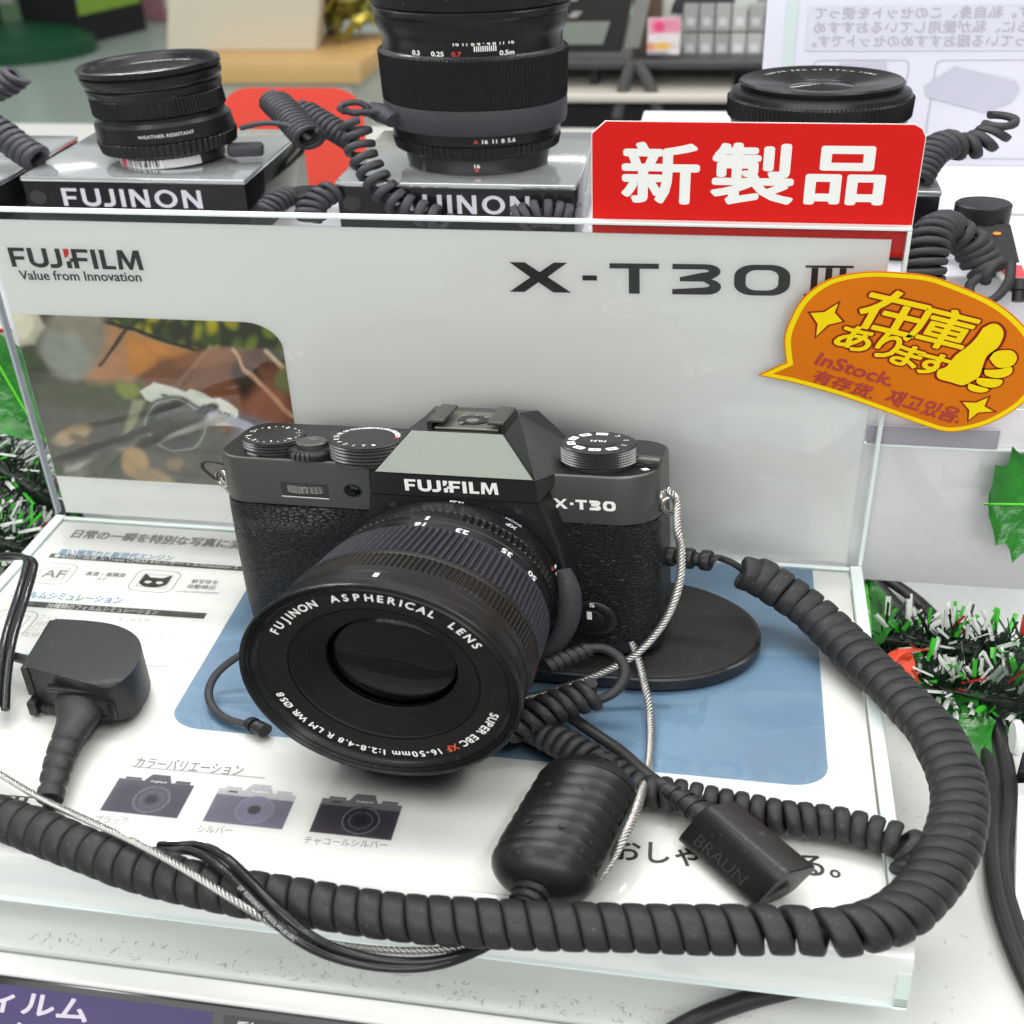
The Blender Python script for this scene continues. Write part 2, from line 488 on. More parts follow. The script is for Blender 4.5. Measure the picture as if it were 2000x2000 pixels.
M['orange'] = mat('orange_marker_card', (0.60, 0.150, 0.002), 0.6, spec=0.2, var=0.13, var_scale=26)
M['yellow'] = mat('yellow_marker', (0.80, 0.60, 0.002), 0.6, spec=0.2, var=0.05, var_scale=120)
M['maroon'] = mat('dark_red_marker', (0.22, 0.010, 0.008), 0.6, spec=0.2, var=0.1, var_scale=120)
M['maroon_soft'] = mat('wine_red_marker', (0.36, 0.035, 0.028), 0.55, var=0.2, var_scale=150)
M['gloss_black'] = mat('gloss_black_acrylic', (0.010, 0.010, 0.012), 0.10, spec=0.5)
M['silver_plate'] = mat('brushed_silver_plate', (0.62, 0.64, 0.66), 0.14, metal=0.75)
M['frost'] = mat('frosted_letter', (0.55, 0.55, 0.60), 0.4)
M['leaf'] = mat('green_foil_leaf', (0.013, 0.15, 0.012), 0.25, var=0.85, var_scale=95, spec=0.6, bump=('noise', 160, 0.5, 0.002))
M['leaf_vein'] = mat('bright_green_foil', (0.10, 0.55, 0.03), 0.25)
M['tinsel_white'] = mat('white_tinsel', (0.62, 0.66, 0.62), 0.35)
M['tinsel_dark'] = mat('black_green_tinsel', (0.008, 0.022, 0.010), 0.3)
M['tinsel_green'] = mat('bright_green_tinsel', (0.05, 0.45, 0.03), 0.22)
M['tinsel_red'] = mat('red_tinsel', (0.35, 0.02, 0.015), 0.3)
M['ribbon'] = mat('red_orange_ribbon', (0.68, 0.06, 0.02), 0.35, var=0.12, var_scale=60)
M['white_plastic'] = mat('white_plastic', (0.75, 0.76, 0.78), 0.35)


# ------------------------------------------------------------------ setting: table, shelf, floor
TZ = -32.0
tbl = obj('display_table', merge(box(-420, 620, -189, 330, TZ - 14, TZ, 0.0), box(-420, 620, -197.5, -190.2, TZ - 14, TZ - 0.6, 0.8)), M['table'])
tag(tbl, kind='structure')
seam = obj('table_joint', box(-420, 620, -190.4, -188.8, TZ - 14, TZ - 2.5), mat('grey_joint', (0.33, 0.36, 0.38), 0.4), tbl)
fl = obj('floor', ([(-9000, -3000, -900), (9000, -3000, -900), (9000, 16000, -900), (-9000, 16000, -900)], [[0, 1, 2, 3]]), M['floor'])
tag(fl, kind='structure')
shelf = obj('raised_shelf', merge(box(-330, 172, 56, 152, -31.9, 98, 0.8), box(172.4, 560, 56, 128, -31.9, 98, 0.8), box(172.4, 560, 134, 300, -31.9, 98, 0.8)), M['shelf'])
tag(shelf, kind='structure')
gap = obj('shelf_joint', box(172.6, 560, 128.2, 133.8, 80, 96.4), mat('grey_slot', (0.30, 0.31, 0.29), 0.5), shelf)

# ------------------------------------------------------------------ painted prints
def smooth01(x):
    x = np.clip(x, 0, 1); return x * x * (3 - 2 * x)

def seg_dist(P, a, b):
    a = np.array(a, float); b = np.array(b, float); d = b - a
    t = np.clip(((P - a) @ d) / (d @ d), 0, 1)
    return np.linalg.norm(P - a - t[:, None] * d, axis=1)

def poly_sd(P, poly):
    """Signed distance to a polygon (negative inside)."""
    poly = np.array(poly, float); n = len(poly)
    dist = np.full(len(P), 1e9); ins = np.zeros(len(P), bool)
    for i in range(n):
        a, b = poly[i], poly[(i + 1) % n]
        dist = np.minimum(dist, seg_dist(P, a, b))
        c = (a[1] > P[:, 1]) != (b[1] > P[:, 1])
        xi = (b[0] - a[0]) * (P[:, 1] - a[1]) / (b[1] - a[1] + 1e-12) + a[0]
        ins ^= c & (P[:, 0] < xi)
    return np.where(ins, -dist, dist)

def paint(P, base, feats):
    C = np.tile(np.array(col3(base), float), (len(P), 1))
    for f in feats:
        k, soft, colr = f[0], f[-1], np.array(col3(f[-2]))
        if k == 'p': w = smooth01(0.5 - poly_sd(P, f[1]) / soft)
        elif k == 'l': w = smooth01(0.5 - (seg_dist(P, f[1], f[2]) - f[3] / 2) / soft)
        elif k == 'e':
            (cx, cy), rx, ry, rot = f[1], f[2], f[3], math.radians(f[4])
            q = P - np.array([cx, cy]); c, s = math.cos(rot), math.sin(rot)
            q = np.c_[q[:, 0] * c + q[:, 1] * s, -q[:, 0] * s + q[:, 1] * c]
            r = np.hypot(q[:, 0] / rx, q[:, 1] / ry); w = smooth01(0.5 - (r - 1) * min(rx, ry) / soft)
        elif k == 'r':
            (cx, cy), rx, ry, rot, wid = f[1], f[2], f[3], math.radians(f[4]), f[5]
            q = P - np.array([cx, cy]); c, s = math.cos(rot), math.sin(rot)
            q = np.c_[q[:, 0] * c + q[:, 1] * s, -q[:, 0] * s + q[:, 1] * c]
            r = np.hypot(q[:, 0] / rx, q[:, 1] / ry); w = smooth01(0.5 - (np.abs(r - 1) * min(rx, ry) - wid / 2) / soft)
        C = C * (1 - w[:, None]) + colr * w[:, None]
    return C

def grid_geo(nx, ny):
    V = np.array([[i / nx, j / ny, 0.0] for j in range(ny + 1) for i in range(nx + 1)])
    F = [[j * (nx + 1) + i, j * (nx + 1) + i + 1, (j + 1) * (nx + 1) + i + 1, (j + 1) * (nx + 1) + i] for j in range(ny) for i in range(nx)]
    return V, F

# ------------------------------------------------------------------ wide sans lettering for the logos (height 1)
def glyph(ch, w=0.2):
    """Loops and advance of one wide sans letter of height 1 with strokes w thick."""
    h = w / 2
    if ch == 'F': return [[(0, 0), (w, 0), (w, .38), (.62, .38), (.62, .38 + w * .85), (w, .38 + w * .85), (w, 1 - w * .85), (.7, 1 - w * .85), (.7, 1), (0, 1)]], .78
    if ch == 'U': return stroke([(h, 1), (h, .34)] + arc(.42, .34, .42 - h, .34 - h * .9, 180, 360, 10) + [(.84 - h, .34), (.84 - h, 1)], w), .96
    if ch == 'J': return stroke([(.42 - h, 1), (.42 - h, .3)] + arc(.10, .3, .32 - h, .3 - h * .9, 0, -88, 7) + [(-.12, h * .9)], w), .56
    if ch == 'I': return [[(0, 0), (w, 0), (w, 1), (0, 1)]], w + .13
    if ch == 'L': return [[(0, 0), (.58, 0), (.58, w * .85), (w, w * .85), (w, 1), (0, 1)]], .66
    if ch == 'M': return [[(0, 0), (w * .9, 0), (w * 1.05, .62), (.46, 0), (.58, 0), (1.0 - w * 0.95, .62), (1.04 - w * .9, 0), (1.04, 0), (.98, 1), (.98 - w * 1.15, 1), (.52, .34), (.06 + w * 1.15, 1), (.06, 1)]], 1.14
    if ch == 'N': return [[(0, 0), (w * .95, 0), (w * .95, .66), (.84 - w * 1.05, 0), (.84, 0), (.84, 1), (.84 - w * .95, 1), (.84 - w * .95, .34), (w * 1.05, 1), (0, 1)]], .98
    if ch == 'O':
        return [arc(.5, .5, .5, .5, 0, 345, 23), arc(.5, .5, .5 - w, .5 - w * .85, 345, 0, 23)], 1.12
    if ch == 'X': return [[(0, 0), (.32, 0), (.62, .34), (.92, 0), (1.3, 0), (.82, .52), (1.24, 1), (.96, 1), (.66, .68), (.36, 1), (.04, 1), (.46, .5)]], 1.38
    if ch == '-': return [[(0, .42), (.3, .42), (.3, .42 + w), (0, .42 + w)]], .40
    if ch == 'T': return [[(.5 - h * 1.3, 0), (.5 + h * 1.3, 0), (.5 + h * 1.3, 1 - w), (1.0, 1 - w), (1.0, 1), (0, 1), (0, 1 - w), (.5 - h * 1.3, 1 - w)]], 1.06
    if ch == '3':
        ol = [(.05, 0), (.75, 0)] + arc(.75, .26, .28, .26, -90, 60, 7) + [(.83, .5)] + arc(.72, .76, .29, .24, -50, 90, 7) + [(.05, 1)]
        inn = [(.05, 1 - w), (.68, 1 - w)] + arc(.66, .78, .12, .22 - w, 90, -90, 5)[1:] + [(.2, .5 + h * .8), (.2, .5 - h * .8), (.68, .5 - h * .8)] + arc(.68, .24 + w * .4, .12, .22 - w * .9, 90, -90, 5)[1:] + [(.05, w)]
        return [ol + inn], 1.12
    if ch == '0':
        return [rrect(0, 1.1, 0, 1, .38, 7), rrect(w * 1.35, 1.1 - w * 1.35, w, 1 - w, .22, 7)[::-1]], 1.22
    if ch == 'III':
        out = []
        for k in range(3):
            x = .12 + k * .27
            out.append([(x, .08), (x + .13, .08), (x + .13, .92), (x, .92)])
        out.append([(0, 0), (.92, 0), (.92, .075), (0, .075)]); out.append([(0, .925), (.92, .925), (.92, 1), (0, 1)])
        return out, 1.0
    raise KeyError(ch)

def word(chars, w=0.2, gap=0.0):
    gs, x = [], 0.0
    for c in chars:
        loops, adv = glyph(c, w)
        if c == 'III':
            for l in loops:
                V, F = fill2d([l]); gs.append((V + np.array([x, 0, 0]), F))
        else:
            V, F = fill2d(loops); gs.append((V + np.array([x, 0, 0]), F))
        x += adv + gap
    V, F = merge(*gs)
    return V, F

def fit(geo, width, height):
    V = np.array(geo[0], float); lo, hi = V[:, :2].min(0), V[:, :2].max(0)
    V[:, 0] = (V[:, 0] - lo[0]) / (hi[0] - lo[0]) * width
    V[:, 1] = (V[:, 1] - lo[1]) / (hi[1] - lo[1]) * height
    return V, geo[1]

def sw(geo, s=1):
    return geo

# ------------------------------------------------------------------ the acrylic display stand with its printed cards
BW, BD, PH = 254.0, 177.0, 135.0
CZ = -0.8          # top of the base card
stand = thing('display_stand', 'clear acrylic display stand holding white printed cards under the camera', 'display stand', (BW / 2, -BD / 2, TZ))
base_card = obj('base_card', prism([(4, -BD + 2), (BW - 4, -BD + 2), (BW - 4, -4), (4, -4)], CZ - 0.4, CZ), M['paper'], stand)
pane = obj('base_pane', ([(3.4, -BD + 2, 0), (BW - 3.4, -BD + 2, 0), (BW - 3.4, -3, 0), (3.4, -3, 0)], [[0, 1, 2, 3]]), M['base_acrylic'], stand)
for x0 in (0, BW - 3.4):
    obj('side_rim', box(x0, x0 + 3.4, -BD + 2, -0.2, -3.2, 0.15, 0.4), M['acrylic_edge'], stand)
obj('back_rim', box(3.6, BW - 3.6, -3.4, -1.0, -3.2, 0.12, 0.4), M['acrylic_edge'], stand)
# bent front lip
prof = [(-BD + 2.0, 0.0)] + [(-BD + 2.0 - 5 * math.sin(a), -5 + 5 * math.cos(a)) for a in np.radians([15, 30, 45, 60, 75, 88])] + [(-BD - 3.2, -19.4)]
lip_mat = mat('white_acrylic_lip', (0.74, 0.75, 0.74), 0.22, coat=0.6)
V, F = [], []
for k, (yy, zz) in enumerate(prof):
    V += [(0.0, yy, zz), (BW, yy, zz), (BW - 0.5, yy + 1.8, zz - 1.2), (0.5, yy + 1.8, zz - 1.2)]
    if k: F += [[4 * k - 4, 4 * k - 3, 4 * k + 1, 4 * k], [4 * k - 3, 4 * k - 2, 4 * k + 2, 4 * k + 1], [4 * k - 2, 4 * k - 1, 4 * k + 3, 4 * k + 2], [4 * k - 1, 4 * k - 4, 4 * k, 4 * k + 3]]
F += [[0, 3, 2, 1], [4 * len(prof) - 4, 4 * len(prof) - 3, 4 * len(prof) - 2, 4 * len(prof) - 1]]
lip = obj('front_lip', (V, F), lip_mat, stand, smooth=40)
obj('lip_edge', box(0, BW, -BD - 4.6, -BD - 1.2, -20.2, -19.4, 0.2), M['acrylic_edge'], stand)
for sx in (0.0, BW - 2.6):
    obj('lip_end', ([(sx, -BD + 2, -1), (sx + 2.6, -BD + 2, -1), (sx + 2.6, -BD - 3.4, -7), (sx + 2.6, -BD - 4.8, -20), (sx, -BD - 4.8, -20), (sx, -BD - 3.4, -7), (sx, -BD + 8, -1), (sx + 2.6, -BD + 8, -1), (sx, -BD + 4, -20), (sx + 2.6, -BD + 4, -20)],
                    [[0, 1, 2, 5], [5, 2, 3, 4], [0, 5, 4, 8, 6], [1, 7, 9, 3, 2]]), M['acrylic'], stand)
obj('foot_block', box(-60, (219.58, -172, -34.03)[0], -172, -20, TZ, -20.6, 0.4), mat('grey_white_block', (0.56, 0.58, 0.57), 0.45), stand)
# back panel
back_card = obj('back_card', box(3.5, BW - 4.5, 0.6, 1.2, 1.0, 131.0), M['paper_grey'], stand)
obj('back_pane', ([(0.3, 0, 0.4), (BW - 0.3, 0, 0.4), (BW - 0.3, 0, PH - 0.8), (0.3, 0, PH - 0.8)], [[0, 1, 2, 3]]), M['acrylic'], stand)
obj('panel_edge', box(0, BW, -0.5, 3.0, PH - 0.7, PH + 0.4, 0.25), M['acrylic_edge'], stand)
obj('panel_edge', box(BW - 1.1, BW, -0.5, 3.0, 0.2, PH - 0.8, 0.25), M['acrylic_edge'], stand)
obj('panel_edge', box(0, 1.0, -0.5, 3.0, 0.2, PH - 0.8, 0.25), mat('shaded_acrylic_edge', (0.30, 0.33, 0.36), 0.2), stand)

YF = 0.52   # lettering just proud of the back card
def on_card(name, geo, p0, p1, material, parent=back_card, up=(0, 0, 1)):
    p0 = (p0[0], YF, p0[2]); p1 = (p1[0], YF, p1[2])
    return obj(name, lay(geo, p0, p1, up, 0.0), material, parent)

def dist(a, b): return float(np.linalg.norm(np.array(a) - np.array(b)))

# brand logo with its split red letter
lx0, lx1 = (8.2, 0.5, 112.59), (48.45, 0.5, 112.7)
lw, lh = dist(lx0, lx1), dist((8.11, 0.5, 112.18), (9.4, 0.5, 119.74))
def fuji_logo(width, height, w=0.21):
    parts, x = [], 0.0
    for c in ('F', 'U', 'J'):
        loops, adv = glyph(c, w); V, F = fill2d(loops); parts.append((V + np.array([x, 0, 0]), F)); x += adv * 1.0 + .03
    xi = x; x += w + .10
    stem = (np.array([[xi, 0, 0], [xi + w, 0, 0], [xi + w, .40, 0], [xi, .34, 0]]), [[0, 1, 2, 3]])
    red = (np.array([[xi - .02, .52, 0], [xi + w * .55, .60, 0], [xi + w, .80, 0], [xi + w, 1, 0], [xi - .02, 1, 0]]), [[0, 1, 2, 3, 4]])
    hook = (np.array([[xi + w + .02, .30, 0], [x + .06, .40, 0], [x + .06, .54, 0], [xi + w * .75, .50, 0]]), [[0, 1, 2, 3]])
    for c in ('F', 'I', 'L', 'M'):
        loops, adv = glyph(c, w); V, F = fill2d(loops); parts.append((V + np.array([x, 0, 0]), F)); x += adv + .03
    blk = merge(*parts, stem, hook)
    tot = blk[0][:, 0].max(); x0 = min(0, blk[0][:, 0].min())
    sc = np.array([width / (tot - x0), height, 1])
    return ((blk[0] - [x0, 0, 0]) * sc, blk[1]), ((red[0] - [x0, 0, 0]) * sc, red[1])
blk, red = fuji_logo(lw, lh)
on_card('logo_lettering', blk, lx0, lx1, M['ink'])
on_card('logo_accent', red, lx0, lx1, M['ink_red'])
t0, t1 = (9.84, 0.5, 107.5), (47.1, 0.5, 108.19)
on_card('tagline_lettering', text_fit('Value from Innovation', dist(t0, t1), 3.7, bold=0.02), t0, t1, M['ink'])
m0, m1 = (152.6, 0.5, 108.63), (241.42, 0.5, 110.59)
on_card('model_lettering', fit(word(['X', '-', 'T', '3', '0', 'III'], w=0.17, gap=.16), dist(m0, m1), dist(m0, (152.63, 0.5, 119.75))), m0, m1, M['ink'])

# printed picture on the left of the back card
gx0, gx1, gz0, gz1 = 3.6, 86.2, 19.4, 93.2
V, F = grid_geo(170, 150)
def corner(u, v):
    # rounded upper right corner
    x, z = gx0 + (gx1 - gx0) * u, gz0 + (gz1 - gz0) * v
    r = 11.0
    dx, dz = x - (gx1 - r), z - (gz1 - r)
    if dx > 0 and dz > 0:
        m = max(dx, dz); L = math.hypot(dx, dz)
        if L > 0: x, z = gx1 - r + dx * m / L, gz1 - r + dz * m / L
    return x, 0.5, z
PV = np.array([corner(a, b) for a, b, _ in V])
Q = np.c_[94.1 + 6.135 * PV[:, 0] - 0.953 * PV[:, 2], 1016.8 + 0.306 * PV[:, 0] - 4.35 * PV[:, 2]]
Q += 5 * np.c_[[noise.noise(Vector((p[0] * .03, p[1] * .03, 1))) for p in Q], [noise.noise(Vector((p[0] * .03, p[1] * .03, 9))) for p in Q]]
feats = [('p', [(120, 590), (600, 590), (600, 760), (420, 700), (250, 640)], '#2c2e17', 20)]
rb = random.Random(3)
for k in range(34):
    feats.append(('e', (rb.uniform(180, 570), rb.uniform(600, 690)), rb.uniform(6, 16), rb.uniform(9, 20), rb.uniform(-30, 50), rb.choice(['#8f8a12', '#55611a', '#3c4a1c', '#a59a16', '#6b7a1d']), 12))
feats += [('p', [(120, 600), (400, 695), (330, 760), (180, 790), (150, 680)], '#a8805c', 14), ('p', [(250, 655), (375, 690), (290, 745), (250, 720)], '#b5803f', 16),
          ('l', (110, 596), (400, 692), 7, '#1d1b16', 5), ('l', (250, 645), (196, 712), 6, '#2c2720', 5),
          ('e', (150, 660), 60, 75, 20, '#8a8576', 26), ('p', [(0, 590), (70, 590), (95, 640), (70, 668), (0, 680)], '#b5b1a0', 12), ('e', (30, 632), 42, 30, 10, '#c9c6b6', 10), ('e', (8, 628), 12, 10, 0, '#7d776a', 5),
          ('e', (130, 690), 55, 40, 30, '#8d9088', 26), ('e', (40, 720), 45, 40, 20, '#3d4f2a', 22), ('e', (60, 780), 40, 60, 0, '#2b2a1c', 26),
          ('p', [(270, 735), (310, 702), (430, 682), (500, 690), (600, 740), (600, 900), (480, 860), (300, 770)], '#74492f', 18),
          ('e', (480, 740), 26, 40, -35, '#3a2619', 16), ('e', (520, 800), 40, 50, 0, '#91604a', 30), ('e', (400, 700), 60, 14, -8, '#8c5b3c', 12), ('e', (500, 700), 30, 12, 30, '#56301c', 12),
          ('l', (452, 686), (478, 722), 7, '#c4a184', 5), ('l', (478, 722), (570, 812), 9, '#b99678', 6), ('l', (515, 690), (575, 745), 8, '#bda98d', 6), ('e', (560, 735), 26, 30, 30, '#6d7148', 16),
          ('p', [(60, 745), (280, 740), (300, 830), (100, 900), (70, 800)], '#4b523a', 26), ('p', [(70, 790), (300, 800), (460, 850), (470, 980), (100, 980)], '#5d5d55', 26),
          ('p', [(460, 800), (600, 850), (600, 980), (430, 980)], '#6d6a72', 22), ('e', (250, 757), 24, 16, 20, '#7f8a3c', 12),
          ('p', [(272, 762), (300, 742), (330, 752), (362, 762), (372, 756), (400, 766), (465, 797), (462, 828), (430, 828), (285, 778)], '#c5c8c0', 4),
          ('p', [(392, 776), (430, 772), (466, 797), (462, 826), (400, 812)], '#d3d2c8', 4), ('p', [(385, 786), (462, 812), (520, 838), (520, 850), (380, 802)], '#a9aab6', 4),
          ('e', (345, 826), 66, 56, 15, '#5c605a', 7), ('e', (345, 828), 52, 44, 15, '#4a4c4b', 6), ('r', (345, 828), 60, 50, 15, 2, '#a3a79f', 2), ('e', (345, 830), 30, 26, 15, '#35373a', 8), ('e', (324, 770), 10, 4, 22, '#5f635c', 2),
          ('p', [(262, 775), (285, 780), (250, 850), (236, 850)], '#8d9277', 10),
          ('l', (90, 905), (420, 790), 17, '#33342f', 8), ('l', (110, 925), (440, 812), 13, '#9a9c92', 12), ('l', (180, 925), (400, 800), 20, '#2b2c29', 8), ('l', (100, 950), (260, 880), 16, '#757669', 9),  # diagonal bands: reflections in the clear pane painted into the picture
          ('e', (135, 848), 42, 17, -20, '#a4937a', 10), ('e', (150, 856), 22, 9, 20, '#7b6c57', 8), ('e', (262, 905), 28, 34, -20, '#a48c68', 14), ('e', (300, 935), 40, 20, 20, '#93836a', 14), ('e', (345, 905), 16, 12, 0, '#88785f', 10), ('e', (380, 960), 30, 6, 0, '#9c6f63', 5),
          ('e', (200, 905), 40, 24, -30, '#55584c', 18), ('e', (90, 930), 30, 30, 0, '#4b5440', 16)]
pic = obj('printed_picture', (PV, F), M['print'], back_card, colors=np.clip(paint(Q, '#4a4636', feats) * 1.35, 0, .85))
p0 = (57.39, 0.45, 55.38); p1 = (65.77, 0.45, 51.36)
obj('picture_lettering', lay(text_fit('FUJIFILM', dist(p0, p1) * .97, 2.2, bold=.03), (p0[0], .42, p0[2]), (p1[0], .42, p1[2]), (0.3, 0, 1)), M['ink_grey'], back_card)

# ------------------------------------------------------------------ printing on the base card
TL = CZ + 0.06
def flat(name, geo, p0, p1, material, lift=0.0, parent=base_card):
    return obj(name, lay(geo, (p0[0], p0[1], TL + lift), (p1[0], p1[1], TL + lift), (0, 1, 0)), material, parent)

def line_text(s, p0, p1, h, material, bold=0.0, lift=0.0, name='card_lettering'):
    return flat(name, text_fit(s, dist(p0[:2], p1[:2]), h, bold=bold), p0, p1, material, lift)

bx1, by1 = (241.8, -3.51, -0.8)[0], (241.8, -3.51, -0.8)[1]
bl, br = (78.83, -123.6, -0.8), (239.89, -120.52, -0.8)
by0 = br[1]
bx0 = (77.78, -88.58, -0.8)[0] - 1.0
V, F = fill2d([rrect(bx0, br[0], by0, by1, 9.0, 8, (1, 1, 0, 0))])
obj('blue_panel', (np.c_[V[:, :2], np.full(len(V), CZ + 0.05)], F), M['blue_print'], base_card)

line_text('日常の一瞬を特別な写真に変える', (10.76, -15.61, -0.8), (75.78, -15.59, -0.8), 6.25, M['ink_grey'], bold=0.03)
line_text('高い描写力と新世代エンジン', (11.29, -28.16, -0.8), (48.55, -27.21, -0.8), 4.11, M['ink_blue'], bold=0.02)
def bar(c00, c10, c01, material, lift=0.0):
    w, h = dist(c00[:2], c10[:2]), abs(c01[1] - c00[1])
    return flat('dark_bar', ([(0, 0, 0), (w, 0, 0), (w, h, 0), (0, h, 0)], [[0, 1, 2, 3]]), c00, c10, material, lift)
dark = mat('dark_bar_ink', (0.055, 0.06, 0.06), 0.5)
bar((9.22, -30.72, -0.8), (79.76, -30.62, -0.8), (9.72, -27.65, -0.8), dark)
line_text('●4020万画素 X-Trans CMOS 4センサー × X-Processor 5', (10.76, -30.3, -0.8), (70.13, -29.64, -0.8), 2.60, M['white_ink'], lift=0.03)
bar((11.08, -63.44, -0.8), (69.6, -62.45, -0.8), (10.1, -59.92, -0.8), dark)
line_text('20種類のフィルムシミュレーション', (21.28, -63.12, -0.8), (55.28, -62.2, -0.8), 2.95, M['white_ink'], lift=0.03)
line_text('フィルムシミュレーション', (7.77, -58.27, -0.8), (42.32, -57.43, -0.8), 4.38, M['ink_blue'], bold=0.02)
line_text('高速・高精度', (25.28, -40.94, -0.8), (37.78, -40.39, -0.8), 2.84, M['ink_grey'], bold=.015)
line_text('AF', (29.33, -43.83, -0.8), (32.67, -44.01, -0.8), 2.45, M['ink_soft'])
line_text('被写体を', (58.92, -40.91, -0.8), (67.18, -40.64, -0.8), 2.77, M['ink_grey'], bold=.015)
line_text('自動検出', (58.87, -44.36, -0.8), (67.23, -44.06, -0.8), 2.74, M['ink_grey'], bold=.015)
line_text('※AF時の被写体検出機能', (56.19, -47.51, -0.8), (69.6, -46.73, -0.8), 1.35, M['ink_soft'])
line_text('フィルムシミュレーションダイヤルで', (22.14, -70.45, -0.8), (54.44, -68.07, -0.8), 3.20, M['ink_soft'])
line_text('10ポジション', (22.4, -74.23, -0.8), (35.06, -73.74, -0.8), 3.16, M['ink_soft'])
line_text('フィルム', (21.24, -77.56, -0.8), (29.37, -77.16, -0.8), 2.81, M['ink_soft'])
line_text('自分好みの表現と色調を組み合わせて', (20.92, -81.33, -0.8), (68.47, -76.59, -0.8), 3.08, M['ink_soft'])
line_text('モード', (60.04, -101.11, -0.8), (65.88, -100.41, -0.8), 2.49, M['ink_soft'])
line_text('で', (63.48, -103.56, -0.8), (65.34, -103.52, -0.8), 2.74, M['ink_soft'])
line_text('設定', (63.18, -106.86, -0.8), (66.65, -106.55, -0.8), 2.70, M['ink_soft'])
line_text('容量', (23.6, -101.89, -0.8), (26.79, -101.64, -0.8), 2.85, M['ink_soft'])
line_text('38g', (24.84, -106.19, -0.8), (28.28, -105.89, -0.8), 3.08, M['ink_soft'])
line_text('カラーバリエーション', (75.01, -140.35, -0.8), (102.19, -139.48, -0.8), 4.87, M['ink_grey'], bold=.012)
def rule(p0, p1, w, material, name='ruled_line'):
    L = dist(p0[:2], p1[:2])
    return flat(name, ([(0, -w / 2, 0), (L, -w / 2, 0), (L, w / 2, 0), (0, w / 2, 0)], [[0, 1, 2, 3]]), p0, p1, material)
rule((73.98, -140.07, -0.8), (108.31, -139.31, -0.8), 0.5, M['ink_soft'])
rule((56.8, -91.78, -0.8), (67.67, -90.83, -0.8), 0.5, M['ink_soft'])
rule((19.18, -91.89, -0.8), (28.21, -91.58, -0.8), 2.0, M['ink_blue'])
line_text('ブラック', (73.48, -164.41, -0.8), (81.46, -163.81, -0.8), 3.14, M['ink_grey'])
line_text('シルバー', (98.49, -163.84, -0.8), (106.58, -163, -0.8), 2.87, M['ink_grey'])
line_text('チャコールシルバー', (123.68, -163.74, -0.8), (142.68, -162.48, -0.8), 2.99, M['ink_grey'])
g3, g4 = (48.18, -164.06, -0.8), (56.08, -163.72, -0.8)
flat('model_lettering', fit(word(['III'], 0.2), dist(g3, g4), 6.86), g3, g4, M['ink'])
line_text('おしゃれに写る。', (192.74, -157.47, -0.8), (240.78, -155.45, -0.8), 7.96, M['ink'], bold=.02)

def icon_frame(c, w, h, name='icon_frame'):
    """Rounded double frame lying on the card, centred on c."""
    gs = []
    for (a, b, r, t) in ((w, h, 3.4, .45), (w * .66, h * .6, .4, .35)):
        V, F = fill2d([rrect(-a / 2, a / 2, -b / 2, b / 2, r, 5), rrect(-a / 2 + t, a / 2 - t, -b / 2 + t, b / 2 - t, max(.1, r - t), 5)[::-1]])
        gs.append((V, F))
    V, F = merge(*gs)
    return obj(name, (V + np.array([c[0], c[1], TL]), F), M['ink_soft'], base_card)
c1 = (14.87, -41.15, -0.8); icon_frame(c1, dist((8.46, -49.22, -0.8), (21.75, -48.17, -0.8)), 14.29)
line_text('AF', (12.18, -44.06, -0.8), (19.03, -43.69, -0.8), 4.97, M['ink_grey'], bold=.03)
c2 = (47.72, -41.28, -0.8); icon_frame(c2, dist((41.54, -48.82, -0.8), (55.69, -47.93, -0.8)), 14.69)
cat = []
V, F = fill2d([arc(0, -1, 4.6, 3.4, -60, 240, 20) , arc(-1.7, -1.2, 1.1, .9, 330, 0, 10)[::-1], arc(1.7, -1.2, 1.1, .9, 330, 0, 10)[::-1]]) if False else fill2d([[(-4.4, -1), (-4.2, 4.6), (-2.0, 2.2), (2.0, 2.2), (4.2, 4.6), (4.4, -1)] + arc(0, -1, 4.4, 3.2, 0, -180, 12)[1:-1], arc(-1.8, -.9, 1.15, .95, 0, 330, 11), arc(1.8, -.9, 1.15, .95, 0, 330, 11)])
obj('cat_icon', (V + np.array([c2[0], c2[1], TL + .01]), F), M['ink'], base_card)
c3 = (14.72, -73.25, -0.8); icon_frame(c3, dist((14.58, -81.13, -0.8), (23.31, -80.32, -0.8)) * 1.5, 14.68)

